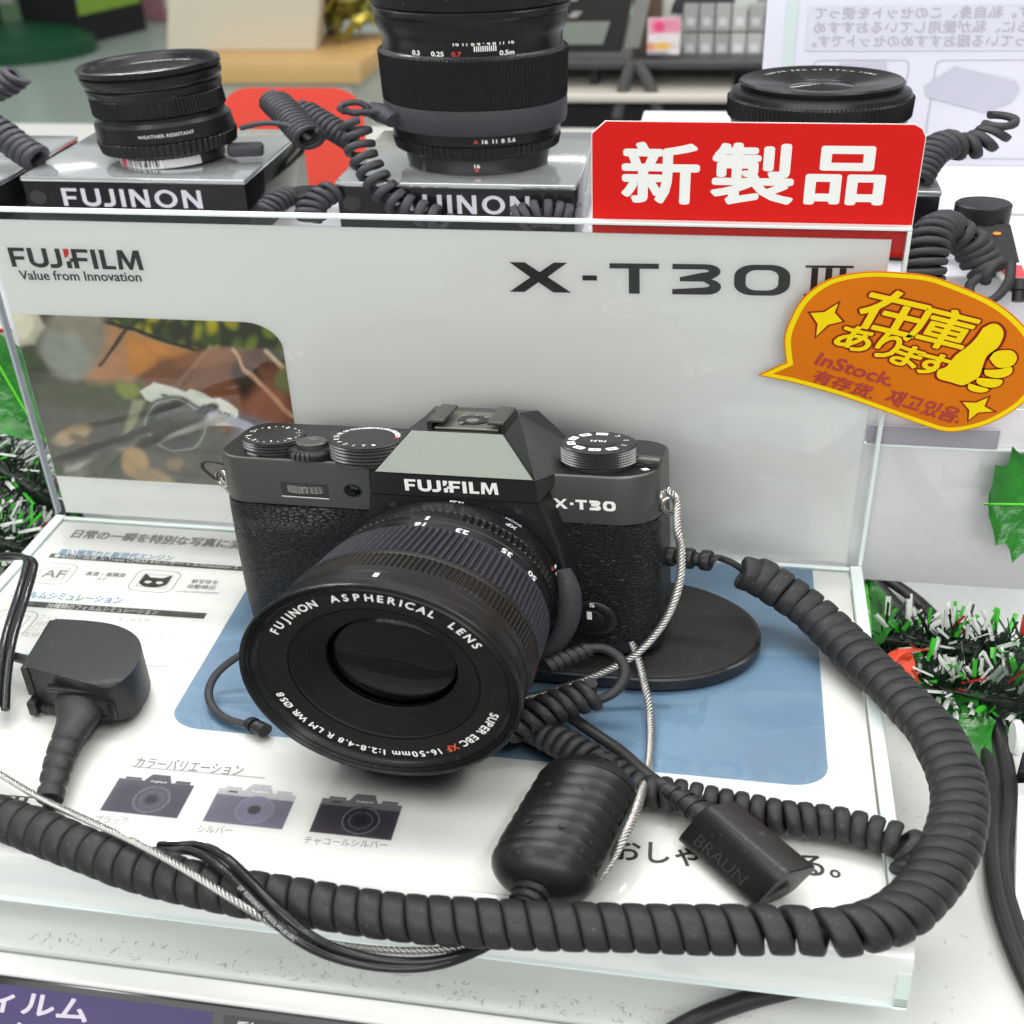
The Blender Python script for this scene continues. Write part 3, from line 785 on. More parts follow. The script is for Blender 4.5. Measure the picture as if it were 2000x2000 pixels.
# three little printed cameras in the colour chart
def mini_camera(c, w, h, body, top, lens, name):
    V, F = grid_geo(64, 44)
    P = np.c_[V[:, 0] * 100, V[:, 1] * 70]
    ft = [('p', [(0, 0), (100, 0), (100, 46), (96, 49), (0, 49)], body, 1.2), ('p', [(0, 46), (100, 46), (100, 56), (70, 56), (64, 68), (40, 68), (33, 56), (0, 56)], top, 1.2),
          ('p', [(8, 56), (30, 56), (30, 60), (8, 60)], top, 1), ('p', [(74, 56), (94, 56), (94, 61), (74, 61)], top, 1),
          ('e', (56, 26), 24, 23, 0, lens, 2), ('r', (56, 26), 22, 21, 0, 1.2, '#8b8894', 1), ('r', (56, 26), 14, 13, 0, .9, '#757280', .8), ('e', (56, 26), 8, 7.5, 0, '#26242c', 2),
          ('p', [(14, 50), (26, 50), (26, 53), (14, 53)], '#4a4752', .8)]
    C = paint(P, '#d9dadb', ft)
    keep = []
    sd = np.minimum.reduce([poly_sd(P, [(0, 0), (100, 0), (100, 56), (0, 56)]), poly_sd(P, [(33, 56), (40, 68), (64, 68), (70, 56)]), poly_sd(P, [(8, 56), (30, 56), (30, 60), (8, 60)]), poly_sd(P, [(74, 56), (94, 56), (94, 61), (74, 61)])])
    ok = sd < 0.8
    F = [f for f in F if all(ok[i] for i in f)]
    PV = np.c_[c[0] + V[:, 0] * w, c[1] + V[:, 1] * h, np.full(len(V), TL)]
    o = obj(name, (PV, F), M['print_grain'], base_card, colors=C)
    obj('picture_lettering', (text_fit('FUJIFILM', w * .2, h * .05, bold=.04)[0] + np.array([c[0] + w * .43, c[1] + h * .76, TL + .03]), text_fit('FUJIFILM', w * .2, h * .05, bold=.04)[1]), M['white_ink'], base_card)
    return o
for (a, b, bd, tp, ln) in (((73.17, -159.39, -0.8), (92.38, -159.35, -0.8), '#4b4654', '#4e4a57', '#55505f'), ((98.47, -159.3, -0.8), (117.67, -158.96, -0.8), '#6b6579', '#b9b8bd', '#77728a'), ((123.87, -159.07, -0.8), (143.11, -158.63, -0.8), '#413c46', '#77757a', '#34313a')):
    mini_camera(a, dist(a, b), 17.61, bd, tp, ln, 'printed_camera')


# ------------------------------------------------------------------ the mirrorless camera
BR = rotm(*(-0.11555, -0.05156, -0.08607))
BT = np.array((140.16, -71.69, 5.94))
def body(geo):
    return xf(geo, BR, BT)
LX, LZ = 8.06, 31.4          # lens axis on the front of the body
ZT, ZS = 66.8, 49.3          # shoulder and leather seam heights

kam = thing('mirrorless_camera', 'black and charcoal mirrorless camera with a large zoom lens on the acrylic stand', 'camera', tuple(BT))

def body_ring(grip, inset=0.0, n=10, dback=33.0):
    """Plan outline of the body, counter-clockwise seen from above; grip = how far the left front bulges."""
    x0, x1 = -57.6 + inset, 58.4 - inset
    pts = []
    def bulge(x):
        t = (x + 57.6) / 42.0
        return -grip * max(0.0, math.sin(PI * min(1, max(0, t)) ** 0.8)) ** 1.2 if 0 < t < 1 else 0.0
    # front, from left to right
    fl = 8.5; fr = 11.0
    for k in range(n + 1):
        a = math.radians(180 + 90 * k / n)
        pts.append((x0 + fl + fl * math.cos(a), inset + fl + fl * math.sin(a) + bulge(x0 + fl + fl * math.cos(a))))
    for k in range(1, 22):
        x = x0 + fl + (x1 - fr - x0 - fl) * k / 22
        pts.append((x, inset + bulge(x)))
    for k in range(n + 1):
        a = math.radians(270 + 90 * k / n)
        pts.append((x1 - fr + fr * math.cos(a), inset + fr + fr * math.sin(a)))
    bk = 7.0
    for k in range(n + 1):
        a = math.radians(90 * k / n)
        pts.append((x1 - bk + bk * math.cos(a), dback - inset - bk + bk * math.sin(a)))
    for k in range(n + 1):
        a = math.radians(90 + 90 * k / n)
        pts.append((x0 + bk + bk * math.cos(a), dback - inset - bk + bk * math.sin(a)))
    return pts

def stack(levels):
    rings = [[(x, y, z) for x, y in body_ring(g, i)] for z, g, i in levels]
    return loft(rings)

obj('bottom_plate', body(stack([(0, 0.6, 1.2), (0.8, 1.2, 0.3), (4.2, 1.6, 0.25), (4.4, 1.6, 0.6)])), M['black_metal'], kam, smooth=35)
lv = [(4.4, 2.2, 0.2)] + [(4.4 + (ZS - 4.6) * k / 10, 2.2 + 3.4 * math.sin(PI * (k / 10) ** 1.25 * 0.86), 0.0) for k in range(1, 10)] + [(ZS - 0.15, 0.7, 0.0), (ZS - .1, 0.4, 0.5)]
obj('leather_grip', body(stack(lv)), M['leather'], kam, smooth=40)
topp = stack([(ZS, 0.2, 0.45), (ZS + 0.4, 0.2, 0.0), (ZT - 1.0, 0.0, 0.0), (ZT - 0.45, 0.0, 0.15), (ZT - 0.1, 0.0, 0.55)])
top_plate = obj('top_plate', body(topp), M['gunmetal'], kam, smooth=30)
obj('top_deck', body(prism(body_ring(0, 0.7), ZT - 0.4, ZT + 0.05)), M['black_metal'], top_plate, smooth=30)

# front of the mount, between the grip and the badge side
fo = [(-14.6, 45), (-12.6, 59.2), (31.6, 59.2), (35.5, 44), (37.5, 30), (34.5, 15), (26, 5), (8, 1.5), (-9, 5), (-17.5, 15), (-18.5, 30)][::-1]
rings = []
for yy, s in ((0.5, 1.05), (-5.2, 1.0), (-6.0, 0.975)):
    rings.append([(LX + (x - LX) * s, yy, LZ + 0 + (z - LZ) * s) for x, z in fo])
mount = obj('mount_housing', body(loft(rings, False, True)), M['black_metal'], kam, smooth=25)
for dp in ((-6.61, -6, 55.03), (25.8, -6, 55.49)):
    g = xf(lathe([(0.95, 0), (0.95, 0.35), (0.6, 0.4)], 12), rotm(PI / 2), (dp[0], -5.9, dp[2]))
    obj('pin_hole', body(g), M['ink'], mount)

# prism hump
lo_, hi_ = 59.3, 66.75
plate = [(-12.3, -6.2, lo_), (31.2, -6.2, lo_), (30.5, -6.2, hi_), (-10.7, -6.2, hi_)]
hb = [(-13.2, 0.5, lo_), (32.2, 0.5, lo_), (31.4, 0.5, hi_), (-11.6, 0.5, hi_)]
hump = thing('dummy', 'x', 'x', (0, 0, 0)); bpy.data.objects.remove(hump)
HZ = 78.6
front_top = [(-2.6, 2.6, HZ), (21.6, 2.6, HZ)]
back_top = [(-1.4, 21.0, HZ + .6), (21.0, 21.0, HZ + .6)]
hV = plate + hb + [front_top[0], front_top[1], back_top[1], back_top[0], (-14.5, 33, 62), (34.5, 33, 62), (-15.5, 4, ZT - .2), (36.0, 4, ZT - .2), (-4.0, 31, HZ - 2), (24.0, 31, HZ - 2)]
# 0-3 plate, 4-7 its back, 8 ftl 9 ftr 10 btr 11 btl 12 rear low left 13 rear low right 14 shoulder left 15 shoulder right 16 17 rear top
hump = obj('prism_housing', body((np.array(hV), [[0, 4, 5, 1], [0, 3, 14, 4], [1, 5, 15, 2], [3, 8, 11, 14], [2, 15, 10, 9], [8, 9, 10, 11],
     [11, 16, 12, 14], [10, 15, 13, 17], [11, 10, 17, 16], [16, 17, 13, 12]])), M['black_metal'], kam)
obj('logo_plate', body(loft([plate, [(p[0] * .994 + .05, -6.6, p[2] * .999 + .03) for p in plate]], False, True)), M['black_metal'], hump)
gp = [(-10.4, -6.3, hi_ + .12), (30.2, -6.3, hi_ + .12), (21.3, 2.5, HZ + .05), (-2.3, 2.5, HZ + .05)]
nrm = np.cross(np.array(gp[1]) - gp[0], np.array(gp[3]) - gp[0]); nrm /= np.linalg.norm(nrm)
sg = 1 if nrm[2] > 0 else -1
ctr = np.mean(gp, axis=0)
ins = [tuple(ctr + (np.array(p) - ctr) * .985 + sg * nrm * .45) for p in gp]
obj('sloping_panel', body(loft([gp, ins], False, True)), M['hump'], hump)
def edge_bar(a, b, r, parent, material='edge'):
    return obj('bright_edge', body(tube([a, b], r, 6, 4)), M[material], parent)
l0, l1 = (-2.69, -6.6, 60.97), (21.23, -6.6, 61.33)
lgh = dist((-2.21, -6.6, 65.08), (-2.69, -6.6, 60.97))
bk, rd = fuji_logo(dist(l0, l1), lgh, w=0.24)
bk = merge(bk, (rd[0] , rd[1]))
V, F = bk
def on_front(geo, p0, p1, y, name, material, parent, up=(0, 0, 1)):
    g = lay(geo, (p0[0], y, p0[2]), (p1[0], y, p1[2]), up)
    return obj(name, body(g), material, parent)
on_front(bk, l0, l1, -6.68, 'logo_lettering', M['white_ink'], hump)
x0, x1 = (33.28, 0, 54.66), (48.83, 0, 54.75)
on_front(fit(word(['X', '-', 'T', '3', '0'], w=0.24, gap=.10), dist(x0, x1), 3.5), x0, x1, -0.08, 'model_lettering', M['white_ink'], top_plate)

# hot shoe
sh = obj('shoe_plate', body(box(3.2, 19.6, 4.4, 20.0, HZ + .15, HZ + .9, .2)), M['edge'] if False else mat('shoe_bed', (0.20, 0.195, 0.17), .4, metal=.8), hump)
for x0_, x1_, xs in ((1.6, 6.0, 1.2), (16.8, 21.2, 21.6)):
    obj('shoe_rail', body(box(x0_, x1_, 4.0, 18.6, HZ + 2.4, HZ + 3.8, .5)), M['gunmetal'], hump, smooth=40)
    xa, xb = (1.4, 2.6) if xs < 5 else (20.2, 21.4)
    obj('rail_wall', body(box(xa, xb, 4.4, 18.6, HZ + .1, HZ + 2.6)), M['black_metal'], hump)
obj('shoe_contact', body(xf(lathe([(3.9, 0), (3.9, .4), (3.3, .5), (2.2, .5), (2.0, .3)], 28), None, (11.6, 11.6, HZ + .9))), M['black_metal'], hump)
obj('shoe_contact', body(xf(lathe([(1.7, 0), (1.7, .3)], 20), None, (11.6, 10.4, HZ + 1.25))), M['steel_dark'], hump)
for cx, cy in ((8.6, 14.2), (11.8, 14.8), (14.6, 13.4), (9.4, 7.6)):
    obj('shoe_pin', body(xf(lathe([(.7, 0), (.7, .35)], 10), None, (cx, cy, HZ + 1.3))), M['steel_dark'], hump)

# dials -------------------------------------------------------------
def knurl(n):
    def rib(i, r, z):
        return (-0.28 if (i % 2) else 0.12)
    return rib
def dial(name, cx, cy, r, h, rows, n=84, parent=kam, z0=ZT):
    d = obj(name, body(xf(lathe([(r - .9, 0), (r - .6, .9), (r - .6, 1.2)], 56), None, (cx, cy, z0))), M['gunmetal'], parent, smooth=40)
    rings = []
    zz = np.linspace(1.3, h - .7, rows * 2 + 1)
    prof = []
    for k, z in enumerate(zz): prof.append((r - (0.32 if k % 2 == 0 else 0.0), z))
    g = lathe(prof, n * 2, True, True, rib=lambda i, rr, z: -0.42 if i % 2 else 0.1)
    obj('knurled_ring', body(xf(g, None, (cx, cy, z0))), M['knurl'], d)
    obj('dial_cap', body(xf(lathe([(r - .15, h - .75), (r - .15, h - .35), (r - .55, h), (r - 1.4, h + .05), (0.01, h + .06)], 72, True, False), None, (cx, cy, z0))), M['lens_satin'] if False else M['black_metal'], d, smooth=30)
    return d
def ring_text(items, cx, cy, r, size, z, parent, material, inward=True, bold=.03):
    gs = []
    for ang, s in items:
        V, F = text_flat(s); lo, hi = V.min(0), V.max(0)
        V = (V - (lo + hi) / 2) * size
        if bold: 
            gsub = [(V + np.array([dx, dy, q * .004]), F) for q, (dx, dy) in enumerate(((0, 0), (bold, 0), (-bold, 0), (0, bold), (0, -bold)))]
            V, F = merge(*gsub)
        a = math.radians(ang)
        # letters read from outside, tops towards the centre unless inward is False
        rot = a + (PI / 2 if inward else -PI / 2)
        R3 = rotm(0, 0, rot)
        V = V @ R3.T + np.array([cx + r * math.cos(a), cy + r * math.sin(a), z])
        gs.append((V, F))
    return obj('dial_lettering', body(merge(*gs)), material, parent)

d1 = dial('shutter_speed_dial', -14.9, 4.2, 10.0, 8.0, 5)
sp = ['4000', '2000', '1000', '500', '250', '180X', '125', '60', '30', '15', '8', '4', '2', '1', 'T', 'B']
ring_text([(18 + 18.8 * k, s) for k, s in enumerate(sp)], -14.9, 4.2, 7.9, 1.9, ZT + 8.1, d1, M['white_ink'], True)
ring_text([(0, 'A')], -14.9, 4.2, 7.9, 2.0, ZT + 8.1, d1, M['ink_red'], True)
obj('dial_lever', body(merge(box(-27.6, -23.6, 6.0, 9.6, ZT + .4, ZT + 5.2, 1.2))), M['black_metal'], d1, smooth=40)
d2 = dial('exposure_dial', -42.6, 9.0, 8.6, 5.2, 3)
ring_text([(k, s) for k, s in ((200, '3'), (240, '2'), (285, '1'), (330, '0'), (20, '1'), (75, '2'), (120, '3'), (165, 'C'))], -42.6, 9.0, 6.6, 2.0, ZT + 5.3, d2, M['white_ink'], True)
ring_text([(k, '•') for k in (213, 226, 255, 270, 300, 315, 345, 0, 38, 56, 90, 105, 135, 150)], -42.6, 9.0, 7.2, 2.0, ZT + 5.3, d2, M['white_ink'], True, 0)
d3 = dial('film_dial', 43.2, 11.0, 9.6, 7.4, 6)
obj('dial_cap', body(xf(lathe([(4.6, 0), (4.6, .12), (4.3, .22), (0.01, .24)], 48, True, False), None, (43.2, 11.0, ZT + 7.46))), M['black_metal'], d3, smooth=30)
ring_text([(90, 'FILM')], 43.2, 11.0, 0.0, 2.0, ZT + 7.76, d3, M['white_ink'], True)
for k in range(10):
    a = math.radians(20 + 36 * k)
    if k in (0, 9, 1):
        ring_text([(20 + 36 * k, ('C', 'S', 'FS2')[(k + 1) % 3] if k != 1 else 'C')], 43.2, 11.0, 6.9, 1.8, ZT + 7.5, d3, M['white_ink'], True)
        continue
    V, F = fill2d([rrect(-1.5, 1.5, -1.0, 1.0, .35, 3), rrect(-.55, .35, -.35, .35, .1, 2)[::-1]])
    V = V @ rotm(0, 0, a + PI / 2).T + np.array([43.2 + 6.8 * math.cos(a), 11.0 + 6.8 * math.sin(a), ZT + 7.52])
    obj('dial_symbol', body((V, F)), M['white_ink'], d3)
obj('drive_lever', body(xf(box(0, 7.4, -1.5, 1.5, 0, 2.6, .8, 3), rotm(0, 0, math.radians(-8)), (51.6, 11.4, ZT + .6))), M['gunmetal'], kam, smooth=40)
obj('index_mark', body(box(30.0, 33.2, 10.6, 11.9, ZT + .06, ZT + .5, .2)), M['white_ink'], kam)
for px, py, s, sz in ((54.4, 16.5, 'M', 1.9), (55.2, 12.6, 'S', 1.7), (54.0, 6.4, '◆', 2.2), (-25.2, 16.5, 'OFF', 2.0), (-46.0, 2.6, 'Fn', 0)):
    if sz:
        V, F = text_fit(s, sz * (len(s) * .5 + .5), sz, bold=.04)
        obj('deck_lettering', body((V + np.array([px, py, ZT + .1]), F)), M['white_ink'], top_plate)

# shutter button and power lever
sb = obj('power_ring', body(xf(lathe([(6.6, 0), (6.8, .6), (6.8, 2.4), (6.2, 3.3), (4.6, 3.6)], 48), None, (-30.6, 5.0, ZT))), M['black_metal'], kam, smooth=35)
for k in range(4):
    obj('lever_ridge', body(xf(box(-.42, .42, -1.9, 1.2, 0, 2.5, .25), rotm(0, 0, math.radians(-14 + 8 * k)), (-33.2 + 1.15 * k, -.2 - .12 * k, ZT + .5))), M['gunmetal'], sb, smooth=40)
obj('shutter_button', body(xf(lathe([(4.2, 3.4), (4.2, 5.0), (3.8, 5.4), (2.2, 5.3), (1.6, 5.0), (0.01, 5.05)], 40, True, False), None, (-30.6, 5.0, ZT))), M['gunmetal'], sb, smooth=35)
fnb = obj('function_button', body(xf(lathe([(2.6, 0), (2.6, .5), (2.1, .8), (0.01, .85)], 32, True, False), None, (-46.2, 2.6 + 1.4, ZT))), M['edge'], kam, smooth=35)

# front dial in its window
a, b, c, d_ = (-38.57, -0, 58.04), (-26.45, 0, 58.25), (-39.27, 0, 53.51), (-26.77, 0, 53.99)
wx0, wx1, wz0, wz1 = a[0], b[0], c[2], b[2]
wf = obj('dial_window', body(loft([[(wx0 - .5, -.12, wz0 - .5), (wx1 + .5, -.12, wz0 - .5), (wx1 + .5, -.12, wz1 + .4), (wx0 - .5, -.12, wz1 + .4)], [(wx0, -.25, wz0), (wx1, -.25, wz0), (wx1, -.25, wz1), (wx0, -.25, wz1)]], True, True)), M['ink'], top_plate)
obj('window_edge', body(box(wx0 - .6, wx1 + .6, -.45, -.1, wz0 - 1.0, wz0 - .35, .15)), M['edge'], top_plate)
g = lathe([(5.6, 0), (5.8, .3), (5.8, 2.2), (5.6, 2.5)], 48, rib=lambda i, r, z: -.8 if i % 2 else .1)
obj('front_dial', body(xf((g[0] * np.array([.93, .36, 1]), g[1]), None, ((wx0 + wx1) / 2 + .2, .35, (wz0 + wz1) / 2 - 1.0))), mat('dial_wheel_metal', (.34, .34, .32), .3, metal=.9), top_plate)
al = (-19.19, 0, 56.55)
lamp = obj('lamp_bezel', body(xf(lathe([(2.5, 0), (2.5, .2), (2.1, .3), (2.0, .1)], 32), rotm(PI / 2), (al[0], -.02, al[2]))), M['black_metal'], top_plate, smooth=35)
obj('lamp_lens', body(xf(lathe([(2.0, .1), (1.8, .5), (1.0, .8), (.01, .9)], 24, True, False), rotm(PI / 2), (al[0], -.02, al[2]))), M['glass'], lamp, smooth=60)

# focus mode selector
fs = (41.4, 14.0)
fsel = obj('focus_selector', body(xf(lathe([(6.8, 0), (6.8, .5), (6.4, .8), (4.9, .9), (4.6, .5), (0.01, .5)], 48, True, False), rotm(PI / 2), (fs[0], -.1, fs[1]))), M['black_metal'], kam, smooth=35)
obj('selector_knob', body(xf(lathe([(4.2, .5), (4.1, 1.6), (3.6, 2.0), (0.01, 2.05)], 40, True, False), rotm(PI / 2), (fs[0], -.1, fs[1]))), M['lens_satin'], fsel, smooth=35)
obj('selector_mark', body(box(fs[0] - .65, fs[0] + .65, -2.3, -1.95, fs[1] + .6, fs[1] + 3.6, .2)), M['white_ink'], fsel)
for s, dx, dz in (('S', .6, 5.6), ('C', -2.8, 5.2), ('M', -5.2, 3.8)):
    V, F = text_fit(s, 1.2, 1.5, bold=.05)
    obj('selector_lettering', body(lay((V, F), (fs[0] + dx - .6, -1.05, fs[1] + dz - .75), (fs[0] + dx, -1.05, fs[1] + dz - .75), (0, 0, 1))), M['white_ink'], fsel)

# strap lugs
for lp, side in (((60.07, 12, 52.77), 1), ((-60.69, 12, 53.41), -1)):
    ang = np.linspace(0, 2 * PI, 20)
    pts = [(side * 58.0 + side * (2.0 + 2.0 * math.cos(t)), 12, 55.0 + 2.4 * math.sin(t)) for t in ang]
    pl = xf(lathe([(2.6, 0), (2.6, 1.2), (1.2, 1.6)], 20), rotm(0, side * PI / 2, 0), (side * 57.6, 12, 55.5))
    lug = obj('strap_lug', body(pl), M['steel_dark'], kam, smooth=40)
    rg = [(side * (60.2 + .6 * math.cos(t)), 12 + 3.0 * math.cos(t) * .3, 52.6 + 3.0 * math.sin(t)) for t in ang]
    rg = [(side * 60.6 + side * 1.9 * math.cos(t), 11 + 1.0 * math.cos(t), 53.0 + 2.9 * math.sin(t)) for t in ang]
    obj('strap_ring', body(tube(rg, .8, 8, .7)), M['steel_dark'], lug, smooth=60)

# ------------------------------------------------------------------ the zoom lens
lens = thing('zz', 'x', 'x', (0, 0, 0)); bpy.data.objects.remove(lens)
LR = rotm(PI / 2, 0, 0)       # lathe axis +z -> -y
def lens_geo(g): return body(xf(g, LR, (LX, 0, LZ)))
lens = obj('zoom_lens', lens_geo(lathe([(24.5, 5.0), (26.8, 6.5), (26.8, 8.4), (27.6, 9.0), (28.2, 12.0), (28.3, 17.0), (27.6, 17.4), (27.6, 18.0)], 96, False, True)), M['lens_black'], kam, smooth=30)
NR = 96
obj('aperture_ring', lens_geo(lathe([(27.4, 17.2), (28.5, 17.4), (28.6, 21.6), (28.3, 22.0), (27.0, 22.1)], NR * 2, True, True, rib=lambda i, r, z: (-0.75 if (i % 2) else 0.15) if r > 28.25 else 0)), M['lens_black'], lens)
obj('scale_band', lens_geo(lathe([(27.0, 22.0), (28.5, 22.2), (28.55, 25.4), (28.2, 25.6), (28.2, 26.0), (28.5, 26.2), (28.55, 31.2), (28.0, 31.4)], 120)), M['lens_black'], lens, smooth=30)
NZ = 112
obj('zoom_ring', lens_geo(lathe([(28.2, 31.0), (29.3, 31.2), (29.6, 32.0), (30.6, 49.5), (30.9, 50.4), (29.6, 50.8)], NZ * 4, True, True, rib=lambda i, r, z: (-1.15 if (i % 4) > 1 else 0.12) if 29.4 < r and 31.5 < z < 50.6 else 0)), M['zoom_rubber'], lens)
obj('chrome_band', lens_geo(lathe([(29.6, 50.6), (30.9, 50.8), (31.0, 52.4), (30.6, 52.6), (30.6, 53.0)], 120)), M['focus_ring'], lens, smooth=30)
NF = 140
obj('focus_ring', lens_geo(lathe([(30.0, 52.8), (31.0, 53.0), (31.1, 60.6), (30.9, 61.0), (30.0, 61.2)], NF * 4, True, True, rib=lambda i, r, z: (-0.6 if (i % 4) > 1 else 0.08) if r > 30.95 else 0)), M['focus_ring'], lens)
obj('front_barrel', lens_geo(lathe([(30.2, 61.0), (31.2, 61.2), (31.3, 64.6), (31.0, 64.9), (31.0, 65.4), (31.3, 65.6), (31.4, 69.4), (31.1, 69.7), (31.1, 70.0), (31.7, 70.3), (32.1, 73.0), (32.5, 74.6), (32.3, 75.3), (31.7, 75.4),
                                         (31.2, 74.6), (30.8, 75.0), (30.3, 74.0), (29.9, 74.3), (29.4, 73.2), (28.9, 72.6)], 160, False, False)), M['lens_black'], lens, smooth=25)
obj('name_ring', lens_geo(lathe([(28.95, 72.7), (28.6, 72.2), (24.9, 71.6), (24.7, 71.5)], 160, False, False)), M['lens_satin'], lens, smooth=25)
obj('inner_ring', lens_geo(lathe([(24.8, 71.5), (24.4, 71.4), (22.4, 70.9), (22.3, 70.4), (22.05, 70.4), (22.0, 70.8)], 140, False, False)), M['lens_satin'], lens, smooth=25)
pr = [(22.05, 70.7)]
for k in range(13):
    r = 21.6 - k * .46; z = 70.2 - k * .42
    pr += [(r, z), (r - .12, z - .34), (r - .34, z - .36)]
pr += [(15.6, 64.6), (15.4, 64.2)]
obj('ribbed_cone', lens_geo(lathe(pr, 120, False, False)), M['lens_satin'], lens)
gl = [(15.7 * math.sin(t), 62.0 + 3.6 * math.cos(t)) for t in np.linspace(PI / 2, 0.001, 14)]
obj('front_glass', lens_geo(lathe(gl, 72, False, False)), M['clear_glass'], lens, smooth=60)
obj('inner_barrel', lens_geo(lathe([(15.6, 62.2), (13.4, 60.6), (13.2, 60.9), (12.7, 60.7), (12.2, 56), (8.8, 53.5), (8.6, 53.9), (8.2, 53.6), (8.0, 47), (.01, 46)], 72, False, False)), M['lens_void'], lens, smooth=25)
obj('inner_element', lens_geo(lathe([(12.6 * math.sin(t), 57.2 + 2.6 * math.cos(t)) for t in np.linspace(PI / 2, 0.001, 12)], 72, False, False)), pane_mat('green_coated_element', (0.62, 0.75, 0.66), 1.5, 0.0, 0.35), lens, smooth=60)
obj('rear_element', lens_geo(lathe([(8.4 * math.sin(t), 48.5 + 7.2 * math.cos(t)) for t in np.linspace(PI / 2, 0.001, 16)], 48, False, False)), M['inner_glass'], lens, smooth=60)

def arc_text(items, r, t, parent, material, size, bold=.03, flip=False, face='front'):
    """Letters set round the lens; items = (angle of the letter's centre, character)."""
    gs = []
    for ang, s, *mm in items:
        V, F = text_flat(s); lo, hi = V.min(0), V.max(0); w = hi[0] - lo[0]
        V = (V - np.array([(lo[0] + hi[0]) / 2, 0.36, 0])) * np.array([size, size, 1])
        if bold:
            V, F = merge(*[(V + np.array([dx * size, dy * size, q * .003]), F) for q, (dx, dy) in enumerate(((0, 0), (bold, 0), (-bold, 0), (0, bold), (0, -bold)))])
        a = math.radians(ang)
        # radial and tangential directions in the body's x-z plane
        er = np.array([math.cos(a), 0, math.sin(a)]); et = np.array([math.sin(a), 0, -math.cos(a)])
        if flip: up_, rt = -er, -et
        else: up_, rt = er, et
        if face == 'front':
            P = np.array([LX, -t, LZ]) + er * r + np.outer(V[:, 0], rt) + np.outer(V[:, 1], up_) + np.outer(-V[:, 2], [0, 1, 0])
        else:   # on the barrel: letters stand along the axis, tops towards the body
            if face == 'barrel':
                aa = a - V[:, 0] / r if True else a
            er2 = np.c_[np.cos(aa), np.zeros(len(aa)), np.sin(aa)]
            P = np.array([LX, 0, LZ]) + er2 * (r + V[:, 2:3]) + np.outer(V[:, 1] - t, [0, 1, 0]) * 1.0
        gs.append((P, F))
    return obj('lens_lettering', body(merge(*gs)), material, parent)

def spread(s, a0, a1, flip=False):
    """Angles for the characters of s between a0 and a1 by their advance widths."""
    adv = {'I': .34, 'J': .62, 'M': .98, 'W': 1.02, ' ': .42, '.': .3, ':': .34, '-': .46, 'm': .95, '1': .5, 'L': .6, 'F': .62, 'E': .64, 'S': .68}
    w = [adv.get(c, .74) for c in s]; tot = sum(w); x = 0; out = []
    for c, q in zip(s, w):
        if c != ' ': out.append((a0 + (a1 - a0) * (x + q / 2) / tot, c))
        x += q
    return out
nm = next(c for c in lens.children if c.name.startswith('name_ring'))
arc_text(spread('FUJINON  ASPHERICAL  LENS', 154, 29), 26.7, 72.25, lens, M['white_ink'], 3.1, .025)
sup = 'SUPER EBC XF 16-50mm 1:2.8-4.8 R LM WR Ø58'
al_ = spread(sup, -18, -161)
xf_i = [i for i, c in enumerate([c for c in sup if c != ' ']) if [c for c in sup if c != ' '][max(0, i - 1):i + 2]]
low = []
redl = []
cnt = 0
chars = [c for c in sup]
k = 0
for i, c in enumerate(sup):
    if c == ' ': continue
    (redl if sup[i - 0:i + 2] == 'XF' or sup[i - 1:i + 1] == 'XF' else low).append(al_[k]); k += 1
arc_text(low, 26.7, 72.25, lens, M['white_ink'], 2.75, .025)
arc_text(redl, 26.7, 72.25, lens, mat('orange_red_paint', (0.62, 0.10, 0.04), .5), 2.75, .025)
# focal length scale and marks on the barrel, read from behind the camera
def barrel_text(s, ang, r, t, size, material, bold=.03):
    V, F = text_flat(s); lo, hi = V.min(0), V.max(0)
    V = (V - np.array([(lo[0] + hi[0]) / 2, .36, 0])) * size
    if bold: V, F = merge(*[(V + np.array([dx * size, dy * size, q * .003]), F) for q, (dx, dy) in enumerate(((0, 0), (bold, 0), (-bold, 0), (0, bold), (0, -bold)))])
    a = math.radians(ang) + V[:, 0] / r         # tops of the figures point to the front of the lens
    P = np.c_[LX + (r + V[:, 2]) * np.cos(a), -(t + V[:, 1]), LZ + (r + V[:, 2]) * np.sin(a)]
    return obj('lens_lettering', body((P, F)), material, lens)
for s, a in (('16', 92), ('23', 71), ('35', 46.5), ('50', 27.5)):
    barrel_text(s, a, 28.62, 28.6, 3.4, M['white_ink'])
def barrel_bar(ang, t0, t1, w, r, material, name='index_mark'):
    a0, a1 = math.radians(ang) - w / 2 / r, math.radians(ang) + w / 2 / r
    P = [(LX + r * math.cos(a), -t, LZ + r * math.sin(a)) for a, t in ((a0, t0), (a1, t0), (a1, t1), (a0, t1))]
    return obj(name, body((np.array(P), [[0, 1, 2, 3]])), material, lens)
barrel_bar(90.6, 22.8, 25.2, .8, 28.62, M['white_ink'])
barrel_bar(89.4, 66.2, 68.4, 1.1, 31.46, M['white_ink'])
barrel_text('A', 17, 28.4, 14.4, 2.2, mat('orange_paint', (0.6, .12, .05), .5))
barrel_bar(15, 9.6, 11.6, 1.0, 28.1, M['white_ink']); barrel_bar(12, 12.6, 13.4, 1.0, 28.4, M['white_ink']); barrel_bar(9.5, 11.6, 12.4, .9, 28.4, M['white_ink'])
barrel_text('O', 5, 28.42, 12.0, 2.4, M['white_ink'])
barrel_text('XF', 52, 28.46, 13.6, 2.5, mat('badge_grey_paint', (0.5, .5, .56), .4), .05)
barrel_text('ZOOM', 52, 28.46, 10.6, 1.6, mat('badge_grey_paint_small', (0.4, .4, .46), .4), .03)
barrel_bar(52, 9.4, 15.6, 8.6, 28.36, M['gloss_black'], 'badge')
barrel_text('15-50', 84, 27.75, 8.9, 1.6, M['white_ink'], .02)

